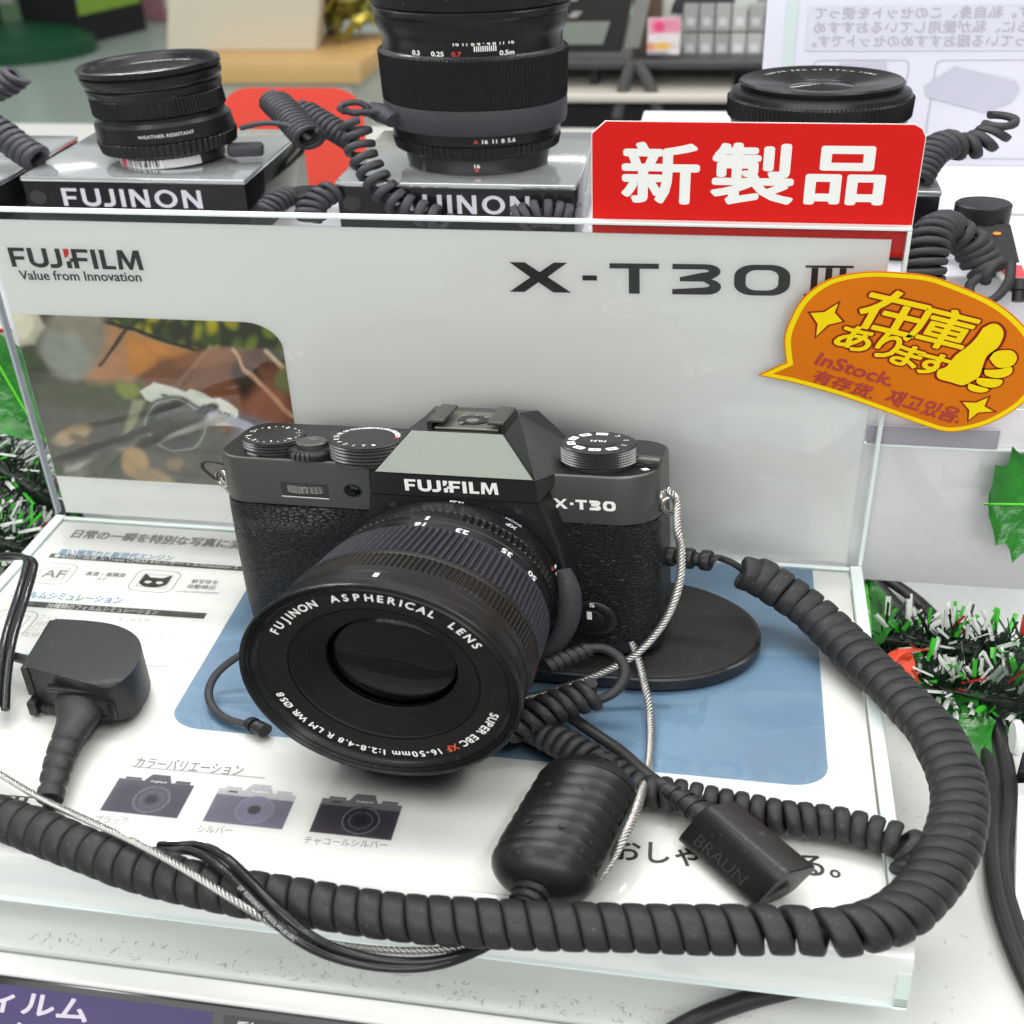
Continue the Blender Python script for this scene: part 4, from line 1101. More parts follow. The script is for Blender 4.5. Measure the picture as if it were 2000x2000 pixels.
# ------------------------------------------------------------------ oval foot under the camera
pc = (168.0, -54.5)
oval = [(pc[0] + math.copysign(26.0, math.cos(t)) + 30.6 * math.cos(t), pc[1] + 29.0 * math.sin(t)) for t in np.linspace(0, 2 * PI, 81)[:-1]]
foot = thing('oval_plinth', 'oval black leather-topped foot plate under the right half of the camera', 'foot plate', (pc[0], pc[1], 0))
def oscale(s): return [(pc[0] + (x - pc[0]) * s, pc[1] + (y - pc[1]) * s) for x, y in oval]
obj('rim', loft([[(x, y, z) for x, y in oscale(s)] for z, s in ((0.1, .985), (0.6, 1.0), (4.4, 1.0), (5.0, .985), (5.0, .96))]), M['puck_rim'], foot, smooth=35)
obj('leather_top', loft([[(x, y, z) for x, y in oscale(s)] for z, s in ((4.8, .984), (5.5, .976), (5.9, .95))], True, True), M['puck'], foot, smooth=35)
wedge = box(-22, 22, 2, 27, -6.5, -0.02, .8)
obj('mounting_block', body(wedge), M['plastic'], foot)


# ------------------------------------------------------------------ cords, plugs and wires
def rope(pts, r, lay_mm=4.6, strands=4):
    P = smooth_path(pts, 0.8)
    gs = []
    for k in range(strands):
        gs.append(coil(P, r * .50, r * .52, lay_mm, n=7, per=10, ax=.5, wmax=1.0, sq=1.0, phase=2 * PI * k / strands))
    return merge(*gs)

def plain_coil(pts, R, rr, pitch, **kw):
    return coil(pts, R, rr, pitch, **kw)

# thick coiled cord: from the camera's side, round the right and along the front of the stand
big = [(218.89, -42.98, 24), (223.27, -42.93, 22), (230.65, -46.73, 18), (237.02, -50.57, 14), (243.67, -57.99, 10), (249.59, -69.04, 8.5), (255.25, -79.9, 8), (259.34, -89.53, 8), (263.58, -100.07, 8), (265.67, -110.44, 8), (266.88, -120.45, 8), (266.46, -131.7, 8),
       (263.88, -144.3, 8), (261.07, -152.82, 8), (257.73, -161.31, 8), (253.72, -168.44, 8), (249.95, -173.85, 8), (245.07, -177.88, 8), (237.96, -181.32, 8), (231.87, -181.8, 8), (224.16, -183.07, 8), (214.92, -184.79, 8), (200.14, -187.05, 8), (185.52, -189.11, 8), (170.76, -191.02, 8), (155.73, -192.31, 8),
       (144.19, -192.25, 8), (133.3, -191.51, 8), (117.69, -190.54, 8), (104.92, -188.95, 8), (91.45, -185.9, 8), (79.25, -181.87, 8), (66.38, -177.14, 8), (58.93, -174.65, 8), (51.55, -172.07, 8)]
def bp(u):
    return 4.9 if not (0.455 < u < 0.54) else 4.9 + 1.5 * math.sin(PI * (u - .455) / .085)
cord = thing('coiled_cord', 'thick dark grey coiled cord looping from the camera round the front of the stand', 'cord', big[20])
obj('coil', coil(big, 4.5, 2.0, bp, n=14, per=22, ax=.499, jit=.12, sq=.5, wmax=1.3), M['rubber'], cord, smooth=60)
pl0 = body((np.array([[57.5, 20, 29.3], [70, 18, 29.6]]), []))[0]
obj('lead', tube([tuple(pl0[1]), (211.67, -44.17, 30), (216.06, -42.65, 27), (220.28, -43.24, 23)], 1.15, 10, 1.5), M['rubber'], cord, smooth=60)
# ribbed plug at the camera
prf, xx = [], 0
for k, (r, L) in enumerate(((3.4, 3.2), (2.4, 2.2), (3.6, 2.6), (2.4, 2.0), (3.6, 2.6), (1.6, .6))):
    prf += [(r - .3, xx), (r, xx + .4), (r, xx + L - .4), (r - .3, xx + L)]; xx += L
fr = frame(pl0[1] - pl0[0], (0, 0, 1))
R3 = np.c_[fr[:, 1], fr[:, 2], fr[:, 0]]
obj('plug', xf(lathe(prf, 24), R3, pl0[0]), M['plastic_matt'], cord, smooth=35)

# thinner coiled cord: under the lens, past the black block and round to the right
sml = [(169.27, -113.08, 7), (173.32, -115.97, 7), (178.4, -120.01, 7), (183.5, -124.17, 7), (188.36, -128.17, 6.5), (195.8, -133.98, 6), (201.66, -135.7, 6), (206.84, -136.46, 6), (214.01, -138.09, 6), (221.07, -139.29, 6), (227.92, -140.7, 6), (234.71, -140.88, 6), (241.41, -141.46, 6), (247.95, -143.41, 6), (253.39, -145.89, 6), (256.84, -148.56, 4), (256.23, -152.11, 2), (254.06, -155.22, 0.5)]
c2_ = thing('coiled_cord', 'thinner black coiled cord lying behind the embossed black block', 'cord', sml[9])
obj('coil', coil(sml, 3.6, 1.6, lambda u: 3.0 + .9 * u, n=9, per=18, ax=.47), M['rubber'], c2_, smooth=60)

# coil hanging from the lens clamp
hang = [(163.68, -117.89, 9), (167.26, -116.37, 11), (171.54, -113.52, 13), (175.66, -110.3, 14), (179.86, -107.53, 15), (184.82, -104.87, 16)]
c3_ = thing('coiled_cord', 'short black coiled cord right of the lens front hanging from the lens clamp', 'cord', hang[2])
obj('coil', coil(hang, 3.6, 1.7, 3.3, n=9, per=18, ax=.47), M['rubber'], c3_, smooth=60)
rl0 = np.array(body((np.array([[37.5, -28.0, 9.0]]), []))[0][0])
rl1 = np.array((182.24, -94.75, 26))
obj('lead', tube([tuple(rl1), (185.69, -94.19, 26), (189.56, -96.05, 24), (191.2, -99.85, 21), (189.59, -104.63, 18), (186.47, -107.06, 16), (184.28, -107.27, 15)], 1.45, 10, 1.4), M['rubber'], c3_, smooth=60)
rl0 = np.array((172.34, -103.29, 24))
prf, xx = [], 0.0
Lr = np.linalg.norm(rl1 - rl0)
for k in range(6):
    L = Lr / 6; prf += [(2.7 - .1 * k, xx), (2.75 - .1 * k, xx + L * .72), (2.2 - .1 * k, xx + L * .76), (2.2 - .1 * k, xx + L)]; xx += L
fr = frame(rl1 - rl0, (0, 0, 1)); R3 = np.c_[fr[:, 1], fr[:, 2], fr[:, 0]]
obj('strain_relief', xf(lathe(prf, 20), R3, rl0), M['rubber'], c3_, smooth=35)
# curved clamp hugging the rear of the lens
cl = []
for a in np.linspace(18, -38, 12):
    cl.append((LX + 32.2 * math.cos(math.radians(a)), -17.5 - .10 * (18 - a), LZ + 32.2 * math.sin(math.radians(a))))
cl = body((np.array(cl), []))[0]
obj('lens_clamp', tube(cl, [1.9, 2.8, 3.0, 2.9, 2.6, 2.2], 12, 1.5), M['rubber_grey'], c3_, smooth=60)

# straight lead into the embossed black block
ad = thing('adapter_block', 'black embossed adapter block with ribbed lead lying at an angle on the card', 'adapter', (219, -158, 0))
q = {'A': np.array([211.2, -147.9, 14.4]), 'B': np.array([218.8, -142.8, 14.0]), 'a': np.array([205.2, -150.6, 1.3]), 'b': np.array([213.6, -142.4, 0.2])}
vlen = np.array([16.4, -21.6, 0.0])
for k_, m_ in zip('ABab', 'DCdc'): q[m_] = q[k_] + vlen
def end_ring(A, B, c, a, r=.24):
    """Rounded cross-section through the four corners A, B, c, a."""
    A, B, c, a = (np.array(v, float) for v in (A, B, c, a)); out = []
    uv = rrect(0, 1, 0, 1, r, 6)
    for u, v in uv:
        out.append(a + (c - a) * u + (A - a) * v + (B - c - A + a) * u * v)
    return out
def mixq(t, k): return {n_: np.array(q[n_]) * (1 - t) + np.array(q[m_]) * t for n_, m_ in zip('ABab', 'DCdc')}
rings = []
for t, s_ in ((0.0, .93), (0.012, 1.0), (.988, 1.0), (1.0, .95)):
    e_ = mixq(t, 0); rg_ = np.array(end_ring(e_['A'], e_['B'], e_['b'], e_['a'])); cc = rg_.mean(0)
    rings.append(cc + (rg_ - cc) * s_)
obj('casing', loft(rings), M['plastic'], ad, smooth=40)
A_, D_, a_, d_2 = (np.array(q[k]) for k in 'ADad')
ex = (D_ - A_) / np.linalg.norm(D_ - A_)
def on_side(u, v): return A_ + (D_ - A_) * u + (a_ - A_) * v + (d_2 - a_ - D_ + A_) * u * v
V, F = text_fit('BRAUN', 1.0, 1.0)
V = np.array([on_side(.16 + .62 * p[0], .72 - .26 * p[1]) for p in V])
nn = np.cross(D_ - A_, a_ - A_); nn /= np.linalg.norm(nn)
if nn[1] > 0: nn = -nn
obj('embossed_lettering', (V + nn * .16, F), mat('embossed_plastic', (0.035, 0.035, 0.038), .25), ad)
obj('screw_hole', xf(lathe([(.75, 0), (.75, .12)], 14), None, (223.5, -155.5, 14.15)), M['ink'], ad)
e0 = (np.array(q['D']) + q['d'] + q['C'] + q['c']) / 4
obj('cable_slot', (np.array([e0 + (np.array(q['D']) - e0) * .1 + (np.array(q['d']) - e0) * .1 + ex * .25, e0 + (np.array(q['d']) - e0) * .55 + ex * .25, e0 + (np.array(q['c']) - e0) * .55 + ex * .25, e0 + (np.array(q['C']) - e0) * .15 + ex * .25]), [[0, 1, 2, 3]]), M['ink'], ad)
e1 = (np.array(q['A']) + q['a'] + q['B'] + q['b']) / 4 + np.array([0, 0, 1.0])
st = np.array((198.16, -131.62, 9))
prf, xx = [], 0.0
Ls = np.linalg.norm(st - e1)
for k in range(5):
    L = Ls * .82 / 5; prf += [(3.9 - .35 * k, xx), (3.9 - .35 * k, xx + L * .6), (3.1 - .35 * k, xx + L * .66), (3.1 - .35 * k, xx + L)]; xx += L
fr = frame(st - e1, (0, 0, 1)); R3 = np.c_[fr[:, 1], fr[:, 2], fr[:, 0]]
obj('strain_relief', xf(lathe(prf, 20), R3, e1 - ex * .2), M['plastic_matt'], ad, smooth=35)
obj('lead', tube([(175.1, -105.13, 10), (178.31, -108.64, 9), (184.94, -115.34, 8.5), (191.48, -122.08, 8.5), tuple(st), tuple(st + (e1 - st) * .35)], 1.75, 12, 2), M['pvc'], ad, smooth=60)

# ribbed cylinder
f0, f1 = np.array((177.74, -180.98, 11)), np.array((187.21, -134.71, 11))
fer = thing('ribbed_cylinder', 'black ribbed plastic cylinder lying on the card below the lens', 'cable filter', tuple((f0 + f1) / 2 * np.array([1, 1, 0])))
Lf = np.linalg.norm(f1 - f0)
prf = [(2.6, 0.0)] + [(11.4 * math.sin(t) ** .8, 8.0 - 8.0 * math.cos(t)) for t in np.linspace(.25, PI / 2, 8)]
nb = 7
for k in range(nb):
    z0_ = 8.3 + (Lf - 16.6) * k / nb; z1_ = 8.3 + (Lf - 16.6) * (k + 1) / nb
    prf += [(10.75, z0_), (11.1, z0_ + .8), (11.6, z1_ - 1.0), (11.65, z1_ - .5), (11.2, z1_ - .15), (10.6, z1_ - .1)]
prf += [(11.4 * math.sin(t) ** .8, Lf - 8.0 + 8.0 * math.cos(PI - t) * -1 * -1) for t in []]
prf += [(11.4 * math.cos(t) ** .8, Lf - 8.0 + 8.0 * math.sin(t)) for t in np.linspace(0.02, 1.3, 8)] + [(2.6, Lf)]
fr = frame(f1 - f0, (0, 0, 1)); R3 = np.c_[fr[:, 1], fr[:, 2], fr[:, 0]]
obj('shell', xf(lathe(prf, 48), R3, f0), M['plastic'], fer, smooth=32)
for tt, sgn in ((0.0, -1), (1.0, 1)):
    p_ = f0 + (f1 - f0) * tt
    pr2 = []
    for k in range(3): pr2 += [(4.2 - .3 * k, k * 2.6), (4.2 - .3 * k, k * 2.6 + 1.7), (3.2 - .3 * k, k * 2.6 + 1.9), (3.2 - .3 * k, k * 2.6 + 2.6)]
    RR = R3 if sgn > 0 else R3 @ np.diag([1, -1, -1])
    obj('end_collar', xf(lathe(pr2, 20), RR, p_ - sgn * (f1 - f0) / Lf * 2.2), M['plastic_matt'], fer, smooth=35)
for (u, ang) in ((.3, 62), (.3, 100), (.62, 60), (.62, 100), (.3, 20), (.62, 15)):
    p_ = f0 + (f1 - f0) * u; a = math.radians(ang)
    dr = math.cos(a) * R3[:, 0] + math.sin(a) * R3[:, 1]
    k2 = frame(dr, f1 - f0); KR = np.c_[k2[:, 1], k2[:, 2], k2[:, 0]]
    obj('pin_hole', xf(lathe([(.8, 0), (.8, .1)], 12), KR, p_ + dr * 11.52), M['ink'], fer)
obj('seam_ridge', tube([f0 + (f1 - f0) * t + R3 @ np.array([-11.5 * math.cos(.2), 11.5 * math.sin(.2), 0]) for t in (.16, .4, .6, .84)], .35, 6), M['plastic'], fer)

# power block on the left with its flared plug
blk = thing('power_block', 'rounded black plug block on the left of the card with a ribbed lead', 'plug', (54, -108, 0))
tilt = rotm(0.02, -0.05, 0)
ol = [(38.8, -93)] + [tuple(p[:2]) for p in smooth_path([(38.8, -93, 0), (50, -92.6, 0), (57.5, -93.8, 0), (63.5, -97.4, 0), (67.6, -103, 0), (69.6, -110, 0), (69.9, -117, 0), (68.6, -122.6, 0), (66.4, -124.8, 0), (63, -124.8, 0), (55, -122.6, 0), (46, -120.0, 0), (41.4, -118.9, 0)], 1.4)[1:]]
ol = ol[::-1]
g = prism(ol, 3.2, 19.0, 2.2, 5)
obj('housing', g, M['plastic_matt'], blk, smooth=42)
obj('cover', prism([(38.2, -93.2), (40.2, -93.0), (42.6, -119.6), (40.6, -119.4)][::-1], 6.5, 18.6, .4), M['plastic_matt'], blk, smooth=40)
obj('hook', merge(box(41.5, 49.5, -121.5, -112, .4, 4.0, .9), box(40.8, 43.6, -123.0, -118, .3, 6.2, .8)), M['plastic'], blk, smooth=40)
obj('socket_lip', merge(box(48.5, 62.5, -124.6, -121.6, 13.6, 15.2, .5), box(62.0, 66.2, -126.2, -123.4, 5.0, 6.4, .4), box(65.2, 66.8, -126.2, -123.4, 5.0, 12.4, .4)), M['plastic'], blk, smooth=40)
obj('socket', box(61.8, 65.6, -125.6, -123.4, 6.2, 11.8), M['ink'], blk)
pth = [(56.0, -121.0, 9.0), (58.05, -129.34, 8), (58.63, -137.66, 7.2), (59.6, -146.06, 6.4), (61.58, -156.19, 5.6), (62.97, -162.3, 5)]
P = smooth_path(pth, 1.2); T, N, B = frames(P)
rings = []
a = np.arange(20) * 2 * PI / 20
for i in range(len(P)):
    u = i / (len(P) - 1)
    w_ = np.interp(u, [0, .12, .3, .42, 1], [6.6, 6.3, 4.6, 4.1, 3.2]); h_ = np.interp(u, [0, .12, .3, .42, 1], [5.2, 5.0, 4.2, 3.9, 3.2])
    gr = 1.0
    for gc in (.46, .60, .74, .87):
        if abs(u - gc) < .018: gr = .84
    rings.append(P[i] + gr * (np.outer(h_ * np.cos(a), N[i]) + np.outer(w_ * np.sin(a), B[i])))
obj('flared_plug', loft(rings), M['rubber'], blk, smooth=38)
obj('lead', tube([(62.62, -161.07, 5), (64.32, -166.54, 4.6), (66.32, -173.08, 6), (67.82, -178.27, 8)], 1.6, 12, 1.5), M['rubber'], blk, smooth=60)
obj('side_lead', tube([(15.75, -99.89, 9), (25.75, -102.29, 9), (32.38, -104.04, 9), (41, -109, 11)], 1.7, 10, 2), M['pvc'], blk, smooth=60)

# paired flat wire at the upper left
for off, nm in ((0.0, 1), (2.6, 2)):
    w = tube([(-14.9, -52, 12), (4.6, -56.28, 17), (14.21, -58.48, 20), (19.17, -61.92, 21), (20.88, -66.96, 20), (23.44, -79.39, 18), (25.38, -92.06, 15), (27.76, -102.91, 13), (31.06, -114.88, 10), (34.86, -126.61, 7)], 1.15, 10, 2)
    w = (w[0] + np.array([off, -off * .3, -off * .1]), w[1])
    if nm == 1:
        pw = thing('paired_wire', 'glossy black paired wire curving over the upper left corner of the card', 'wire', (13.09, -69.74, 0))
    obj('strand', w, M['pvc_gloss'], pw, smooth=60)

# glossy paired wire crossing the front of the thick coil
fw = [(91.7, -174.81, 2), (97.79, -177.3, 6), (105.1, -182.43, 13), (112.62, -188.66, 17), (120.11, -195.59, 17), (126.85, -201.49, 15), (133.13, -204.99, 11), (139.57, -205.38, 6), (147.35, -204.08, 2), (155.18, -201.9, 0), (161.85, -198.3, -1), (167.28, -192.77, -2), (171.74, -186.82, -3)]
pw2 = thing('paired_wire', 'glossy black printed paired wire crossing over the front of the thick coil', 'wire', (131.66, -195.02, -6))
g = tube(fw, 1.25, 10, 1.5)
obj('strand', g, M['pvc_gloss'], pw2, smooth=60)
obj('strand', (g[0] + np.array([1.6, 1.9, .6]), g[1]), M['pvc_gloss'], pw2, smooth=60)
P = smooth_path(fw, 1.0)
def wire_text(s, i0, h, material):
    V, F = text_fit(s, len(s) * h * .72, h)
    T, N, B = frames(P)
    out = []
    for p in V:
        i = min(len(P) - 2, i0 + int(p[0])); fr_ = p[0] - int(p[0])
        base = P[i] + (P[i + 1] - P[i]) * fr_
        vw = np.array([0, -.62, .78]); vw = vw - np.dot(vw, T[i]) * T[i]; vw /= np.linalg.norm(vw)
        sd = np.cross(T[i], vw)
        out.append(base + vw * 1.3 - sd * (p[1] - h / 2))
    return obj('wire_lettering', (np.array(out), F), material, pw2)
wire_text('OP  KUANWAY  OREOLWUBXRC', 40, 1.0, M['ink_soft'])

# steel tether ropes
lugR = np.array(body((np.array([[61.5, 11.5, 54.0]]), []))[0][0])
lp = [lugR + np.array([-1.5, 1, 4]), lugR + np.array([-.3, -1.5, 3.6]), lugR + np.array([.8, -2.0, 0]), (201.62, -69.16, 56), (202.6, -70.54, 50), (202.76, -75.12, 42), (201.18, -80.02, 34), (198.14, -83.03, 26), (193.42, -86.63, 19), (187.31, -89.53, 14), (179.3, -93.21, 10), (170.62, -96.89, 7), (164.49, -99.86, 6)]
t1 = thing('steel_tether', 'twisted steel wire rope from the camera right strap lug curving down to the lens', 'wire rope', (186.83, -71.94, 0))
obj('rope', rope(lp, 1.15), M['steel'], t1, smooth=60)
t2p = [(190.36, -71.22, 14), (192.31, -76.8, 12), (193.96, -82.27, 10), (196.06, -91.56, 7), (197.54, -98.76, 2.4), (198.24, -109.68, 1.4), (198.29, -122.86, 3), (197.74, -141.67, 12), (196.8, -152.85, 14), (194.72, -160.99, 12), (192.06, -165.45, 6), (188.85, -169.9, 2), (185.62, -176.14, 1.5), (183.29, -179.64, 1.4)]
t2 = thing('steel_tether', 'twisted steel wire rope running down over the blue panel beside the ribbed cylinder', 'wire rope', (196.71, -101.2, 0))
obj('rope', rope(t2p, 1.1), M['steel'], t2, smooth=60)
t3p = [(38.98, -148.93, 3), (46.42, -153.23, 4), (57.98, -161.15, 6), (67.6, -167.88, 9), (80.49, -176.81, 14), (92.07, -183.62, 16.5), (103.02, -189.94, 17.5), (112.57, -195.66, 17.5), (120.19, -199.94, 16.5), (126.77, -202.04, 13), (132.63, -202.08, 8), (140.14, -199.73, 3), (150.27, -197.93, 1), (159.32, -195.47, 0), (167.15, -191.58, -1), (173.96, -187.19, -2)]
t3 = thing('steel_tether', 'long twisted steel wire rope lying along the thick coil at the lower left', 'wire rope', (96.39, -177.62, 0))
obj('rope', rope(t3p, 1.05), M['steel'], t3, smooth=60)
# thin black loop on the left strap lug
lugL = np.array(body((np.array([[-60.5, 11.5, 54.0]]), []))[0][0])
t4 = thing('lug_loop', 'thin black cord loop through the left strap lug of the camera', 'cord loop', tuple(lugL))
obj('cord', tube([lugL + np.array([1.5, 0, -2.0]), lugL + np.array([-2.0, -1, -1.0]), lugL + np.array([-5.2, -1, 3.6]), lugL + np.array([-4.2, 0, 5.6]), lugL + np.array([0, 1, 4.2]), lugL + np.array([2, 2, 1.5])], .55, 8, .6), M['pvc'], t4, smooth=60)
obj('clip', tube([lugL + np.array([-.8, -.5, -.4]), lugL + np.array([.4, -1.2, -3.6]), lugL + np.array([1.0, -1.0, -6.2])], .75, 8, .8), M['steel_dark'], t4, smooth=60)

# loop of lead at the lower left of the lens
lo = [(99.1, -95.45, 18), (91.14, -96.85, 12), (85.9, -100.78, 7), (84.9, -106.32, 4), (87.25, -112.1, 2.5), (92.05, -116.65, 1.8), (98.08, -118.88, 1.8)]
t5 = thing('lens_lead', 'grey lead bending out from under the left of the lens to a small plug', 'lead', (86.17, -102.01, 0))
obj('lead', tube(lo, 1.15, 10, 1.2), M['rubber_grey'], t5, smooth=60)
p0_, p1_ = np.array((99.11, -118.83, 2.6)), np.array((105.75, -123.06, 3))
fr = frame(p1_ - p0_, (0, 0, 1)); R3 = np.c_[fr[:, 1], fr[:, 2], fr[:, 0]]
obj('plug', xf(lathe([(2.2, 0), (2.4, .4), (2.4, 1.8), (1.5, 1.9), (1.5, 2.6), (2.3, 2.7), (2.3, 6)], 18), R3, p0_), M['plastic_matt'], t5, smooth=35)

# cables on the table at the right and under the front lip
k1 = [(260.27, 27.16, -24), (265.98, 16.33, -27), (272.3, 0.19, -28), (278.24, -21.87, -28.4), (282.22, -43.16, -28.4), (284.57, -63.01, -28.4), (284.06, -83.04, -28.4), (281.24, -104.18, -28.4), (279.35, -123.49, -28.4), (279.4, -140.96, -28.4), (280.94, -156.82, -28.4), (283.41, -171.33, -28.4)]
c = tag(obj('black_cable', tube(k1, 2.3, 12, 3), M['pvc'], None, smooth=60), 'black cable running down the right table edge, the one nearer the stand', 'cable')
k2 = [(262.82, 30.52, -24), (273.44, 16.17, -26), (280.66, -3.02, -27), (285.36, -24.2, -28), (287.93, -46.92, -28.4), (288.44, -70, -28.4), (287.16, -89.57, -28.4), (283.39, -107.97, -28.6), (281.69, -123.55, -29), (282.12, -139.97, -29), (283.89, -155.82, -29), (286.39, -169.54, -29)]
c = tag(obj('black_cable', tube(k2, 2.2, 12, 3), M['pvc'], None, smooth=60), 'black cable running down the right table edge, the outer one of the two', 'cable')
k3 = [(242.37, -165.73, -28.5), (233.56, -172.17, -28.5), (224.94, -177.15, -28.5), (216.45, -183.04, -28.5), (210.23, -188.74, -28.5), (204.21, -195.86, -28.5)]
c = tag(obj('black_cable', tube(k3, 2.6, 12, 3), M['pvc'], None, smooth=60), 'black cable coming out under the front lip of the stand', 'cable')


# ------------------------------------------------------------------ red "new product" card behind the panel
red = thing('red_sign', 'red card sign with three bold white characters standing behind the panel', 'sign', (214, 3.4, 120))
tl, tr, bl_, br_ = (174.79, 3.4, 163.83), (254.37, 3.4, 164.81), (173.63, 3.4, 127.26), (254.03, 3.4, 129.88)
zt_, zb_ = (214.79, 3.4, 167.9)[2], 124.0
xl_, xr_ = 174.6, 254.2
ol = [(xl_ + .2, zb_), (xr_ - .2, zb_), (xr_, zt_ - 4), (xr_ - 1.0, zt_ - 1.6), (xr_ - 2.8, zt_ - .3), (xl_ + 3.4, zt_), (xl_, zt_ - 4.0)]
def on_plane_y(geo, y):
    """XY sheet geometry turned upright: x stays, y becomes z, thickness goes towards -y."""
    V = np.asarray(geo[0], float)
    return np.c_[V[:, 0], y - V[:, 2], V[:, 1]], geo[1]
obj('card', on_plane_y(sheet([ol], -.35, 0), 3.4), M['red_card'], red)
obj('card_edge', on_plane_y((lambda g: g)(sheet([[(x - .25 if x < 200 else x + .25, z + .25) for x, z in ol]], -.6, -.36)), 3.4), M['white_ink'], red)
for s, a, b, zt0, zb0 in (('新', (181.79, 3.3, 140.2), (201.32, 3.3, 140.7), (190.93, 3.3, 161.39), (191.41, 3.3, 140.45)), ('製', (204, 3.3, 140.77), (224.68, 3.3, 141.3), (213.31, 3.3, 161.37), (214.42, 3.3, 140.69)), ('品', (227.07, 3.3, 141.01), (246.25, 3.3, 141.51), (235.22, 3.3, 160.7), (236.83, 3.3, 141.26))):
    w, h = b[0] - a[0], zt0[2] - zb0[2]
    V, F = text_fit(s, w * .94, h * .94, bold=.03)
    obj('character', on_plane_y((V + np.array([a[0] + w * .04, zb0[2] + h * .04, .06]), F), 3.4), M['white_ink'], red)

# ------------------------------------------------------------------ orange hand-drawn "in stock" balloon
YB = -9.0
bub = thing('speech_balloon_sign', 'orange hand-drawn speech balloon sign with yellow outline and thumbs up', 'sign', (258, YB, 60))
raw = [(219.41, -9, 84.3), (226.31, -9, 89.63), (225.22, -9, 98.44), (226.39, -9, 106.04), (229.14, -9, 113.93), (235.01, -9, 120.5), (243.5, -9, 123.33), (252.14, -9, 123.31), (259.12, -9, 122.36), (266.35, -9, 119.12), (273.69, -9, 115), (279.5, -9, 110.07), (284.94, -9, 102.89), (288.41, -9, 93.81), (289.15, -9, 85.31), (286.73, -9, 77.98), (282.17, -9, 71.93), (277.58, -9, 68.19), (272.74, -9, 66.01), (268.42, -9, 65.49), (261.53, -9, 68.24), (249.83, -9, 73.68), (242.1, -9, 77.18), (234.42, -9, 80.07), (227.97, -9, 82.25)]
sp_ = smooth_path([(p[0], 0, p[2]) for p in raw[1:]], 2.2)
ol = [(raw[0][0], raw[0][2])] + [(p[0], p[2]) for p in sp_]
cen = np.mean(ol, axis=0)
def shrink(ol, m):
    """Inset a polygon by m (mitred)."""
    P = np.array(ol, float); n = len(P); out = []
    ar = sum(P[i][0] * P[(i + 1) % n][1] - P[(i + 1) % n][0] * P[i][1] for i in range(n))
    s = 1 if ar > 0 else -1
    for i in range(n):
        d1 = P[i] - P[i - 1]; d1 /= np.linalg.norm(d1); d2 = P[(i + 1) % n] - P[i]; d2 /= np.linalg.norm(d2)
        n1 = s * np.array([-d1[1], d1[0]]); n2 = s * np.array([-d2[1], d2[0]])
        mm = n1 + n2; mm /= np.linalg.norm(mm)
        out.append(tuple(P[i] + mm * m / max(.45, np.dot(mm, n1))))
    return out
if sum(ol[i][0] * ol[(i + 1) % len(ol)][1] - ol[(i + 1) % len(ol)][0] * ol[i][1] for i in range(len(ol))) < 0: ol = ol[::-1]
obj('paper', on_plane_y(sheet([ol], -.5, 0), YB), M['orange'], bub)
obj('yellow_outline', on_plane_y((lambda V, F: (V + np.array([0, 0, .05]), F))(*fill2d([shrink(ol, .35), shrink(ol, 1.75)[::-1]])), YB), M['yellow'], bub)
SL = -0.235      # slope of the hand lettering (in mm)
def hand(s, p0, p1, h, fillm, linem, bold, line, name='hand_lettering', lift=.1):
    """Marker lettering along p0-p1 with a dark outline."""
    L = dist(p0, p1)
    for k, (m, bw, lf) in enumerate(((linem, line, lift), (fillm, bold, lift + .12))):
        if m is None: continue
        V, F = text_fit(s, L, h, bold=bw)
        obj(name if k else name + '_outline', lay((V, F), (p0[0], YB, p0[2]), (p1[0], YB, p1[2]), (0.18, 0, 1), lf), m, bub)
hand('在', (241.69, -9, 104.56), (256.61, -9, 100.29), 14.6, M['yellow'], M['maroon'], .022, .066)
hand('庫', (254.54, -9, 99.8), (268.57, -9, 95.5), 14.0, M['yellow'], M['maroon'], .020, .062)
for ch, a_, b_, h_ in (('あ', (237.51, -9, 97), (245.64, -9, 94.21), 8.4), ('り', (247.19, -9, 93.91), (252.17, -9, 92.09), 9.0), ('ま', (251.85, -9, 91.5), (258.3, -9, 88.99), 7.6), ('す', (257.05, -9, 88.92), (265.97, -9, 85.79), 8.0)):
    hand(ch, a_, b_, h_, M['yellow'], M['maroon'], .035, .11)
hand('InStock.', (233.45, -9, 89.65), (253.14, -9, 82.25), 4.5, M['maroon_soft'], None, .035, 0)
hand('有存货.', (232.89, -9, 83.15), (248.76, -9, 76.82), 4.8, M['maroon_soft'], None, .028, 0)
hand('재고있음.', (251.96, -9, 75.84), (271.26, -9, 68.74), 5.8, M['maroon_soft'], None, .028, 0)
def px_shape(pts): return [(p[0], p[2]) for p in pts]
def drawn(name, pts, grow=.9):
    a = px_shape(pts)
    if len(a) != 8: a = [(p[0], p[2]) for p in smooth_path([(x_, 0, z_) for x_, z_ in a + a[:1]], .8)[:-1]]
    if sum(a[i][0] * a[(i + 1) % len(a)][1] - a[(i + 1) % len(a)][0] * a[i][1] for i in range(len(a))) < 0: a = a[::-1]
    V, F = fill2d([shrink(a, -grow)]); obj(name + '_outline', on_plane_y((V + np.array([0, 0, .1]), F), YB), M['maroon'], bub)
    V, F = fill2d([a]); obj(name, on_plane_y((V + np.array([0, 0, .22]), F), YB), M['yellow'], bub)
drawn('drawn_star', [(237.67, -9, 112.12), (237.07, -9, 108.78), (239.2, -9, 105.74), (235.79, -9, 104.27), (233.19, -9, 100), (233.23, -9, 104.51), (231.18, -9, 108.32), (234.55, -9, 108.85)], .55)
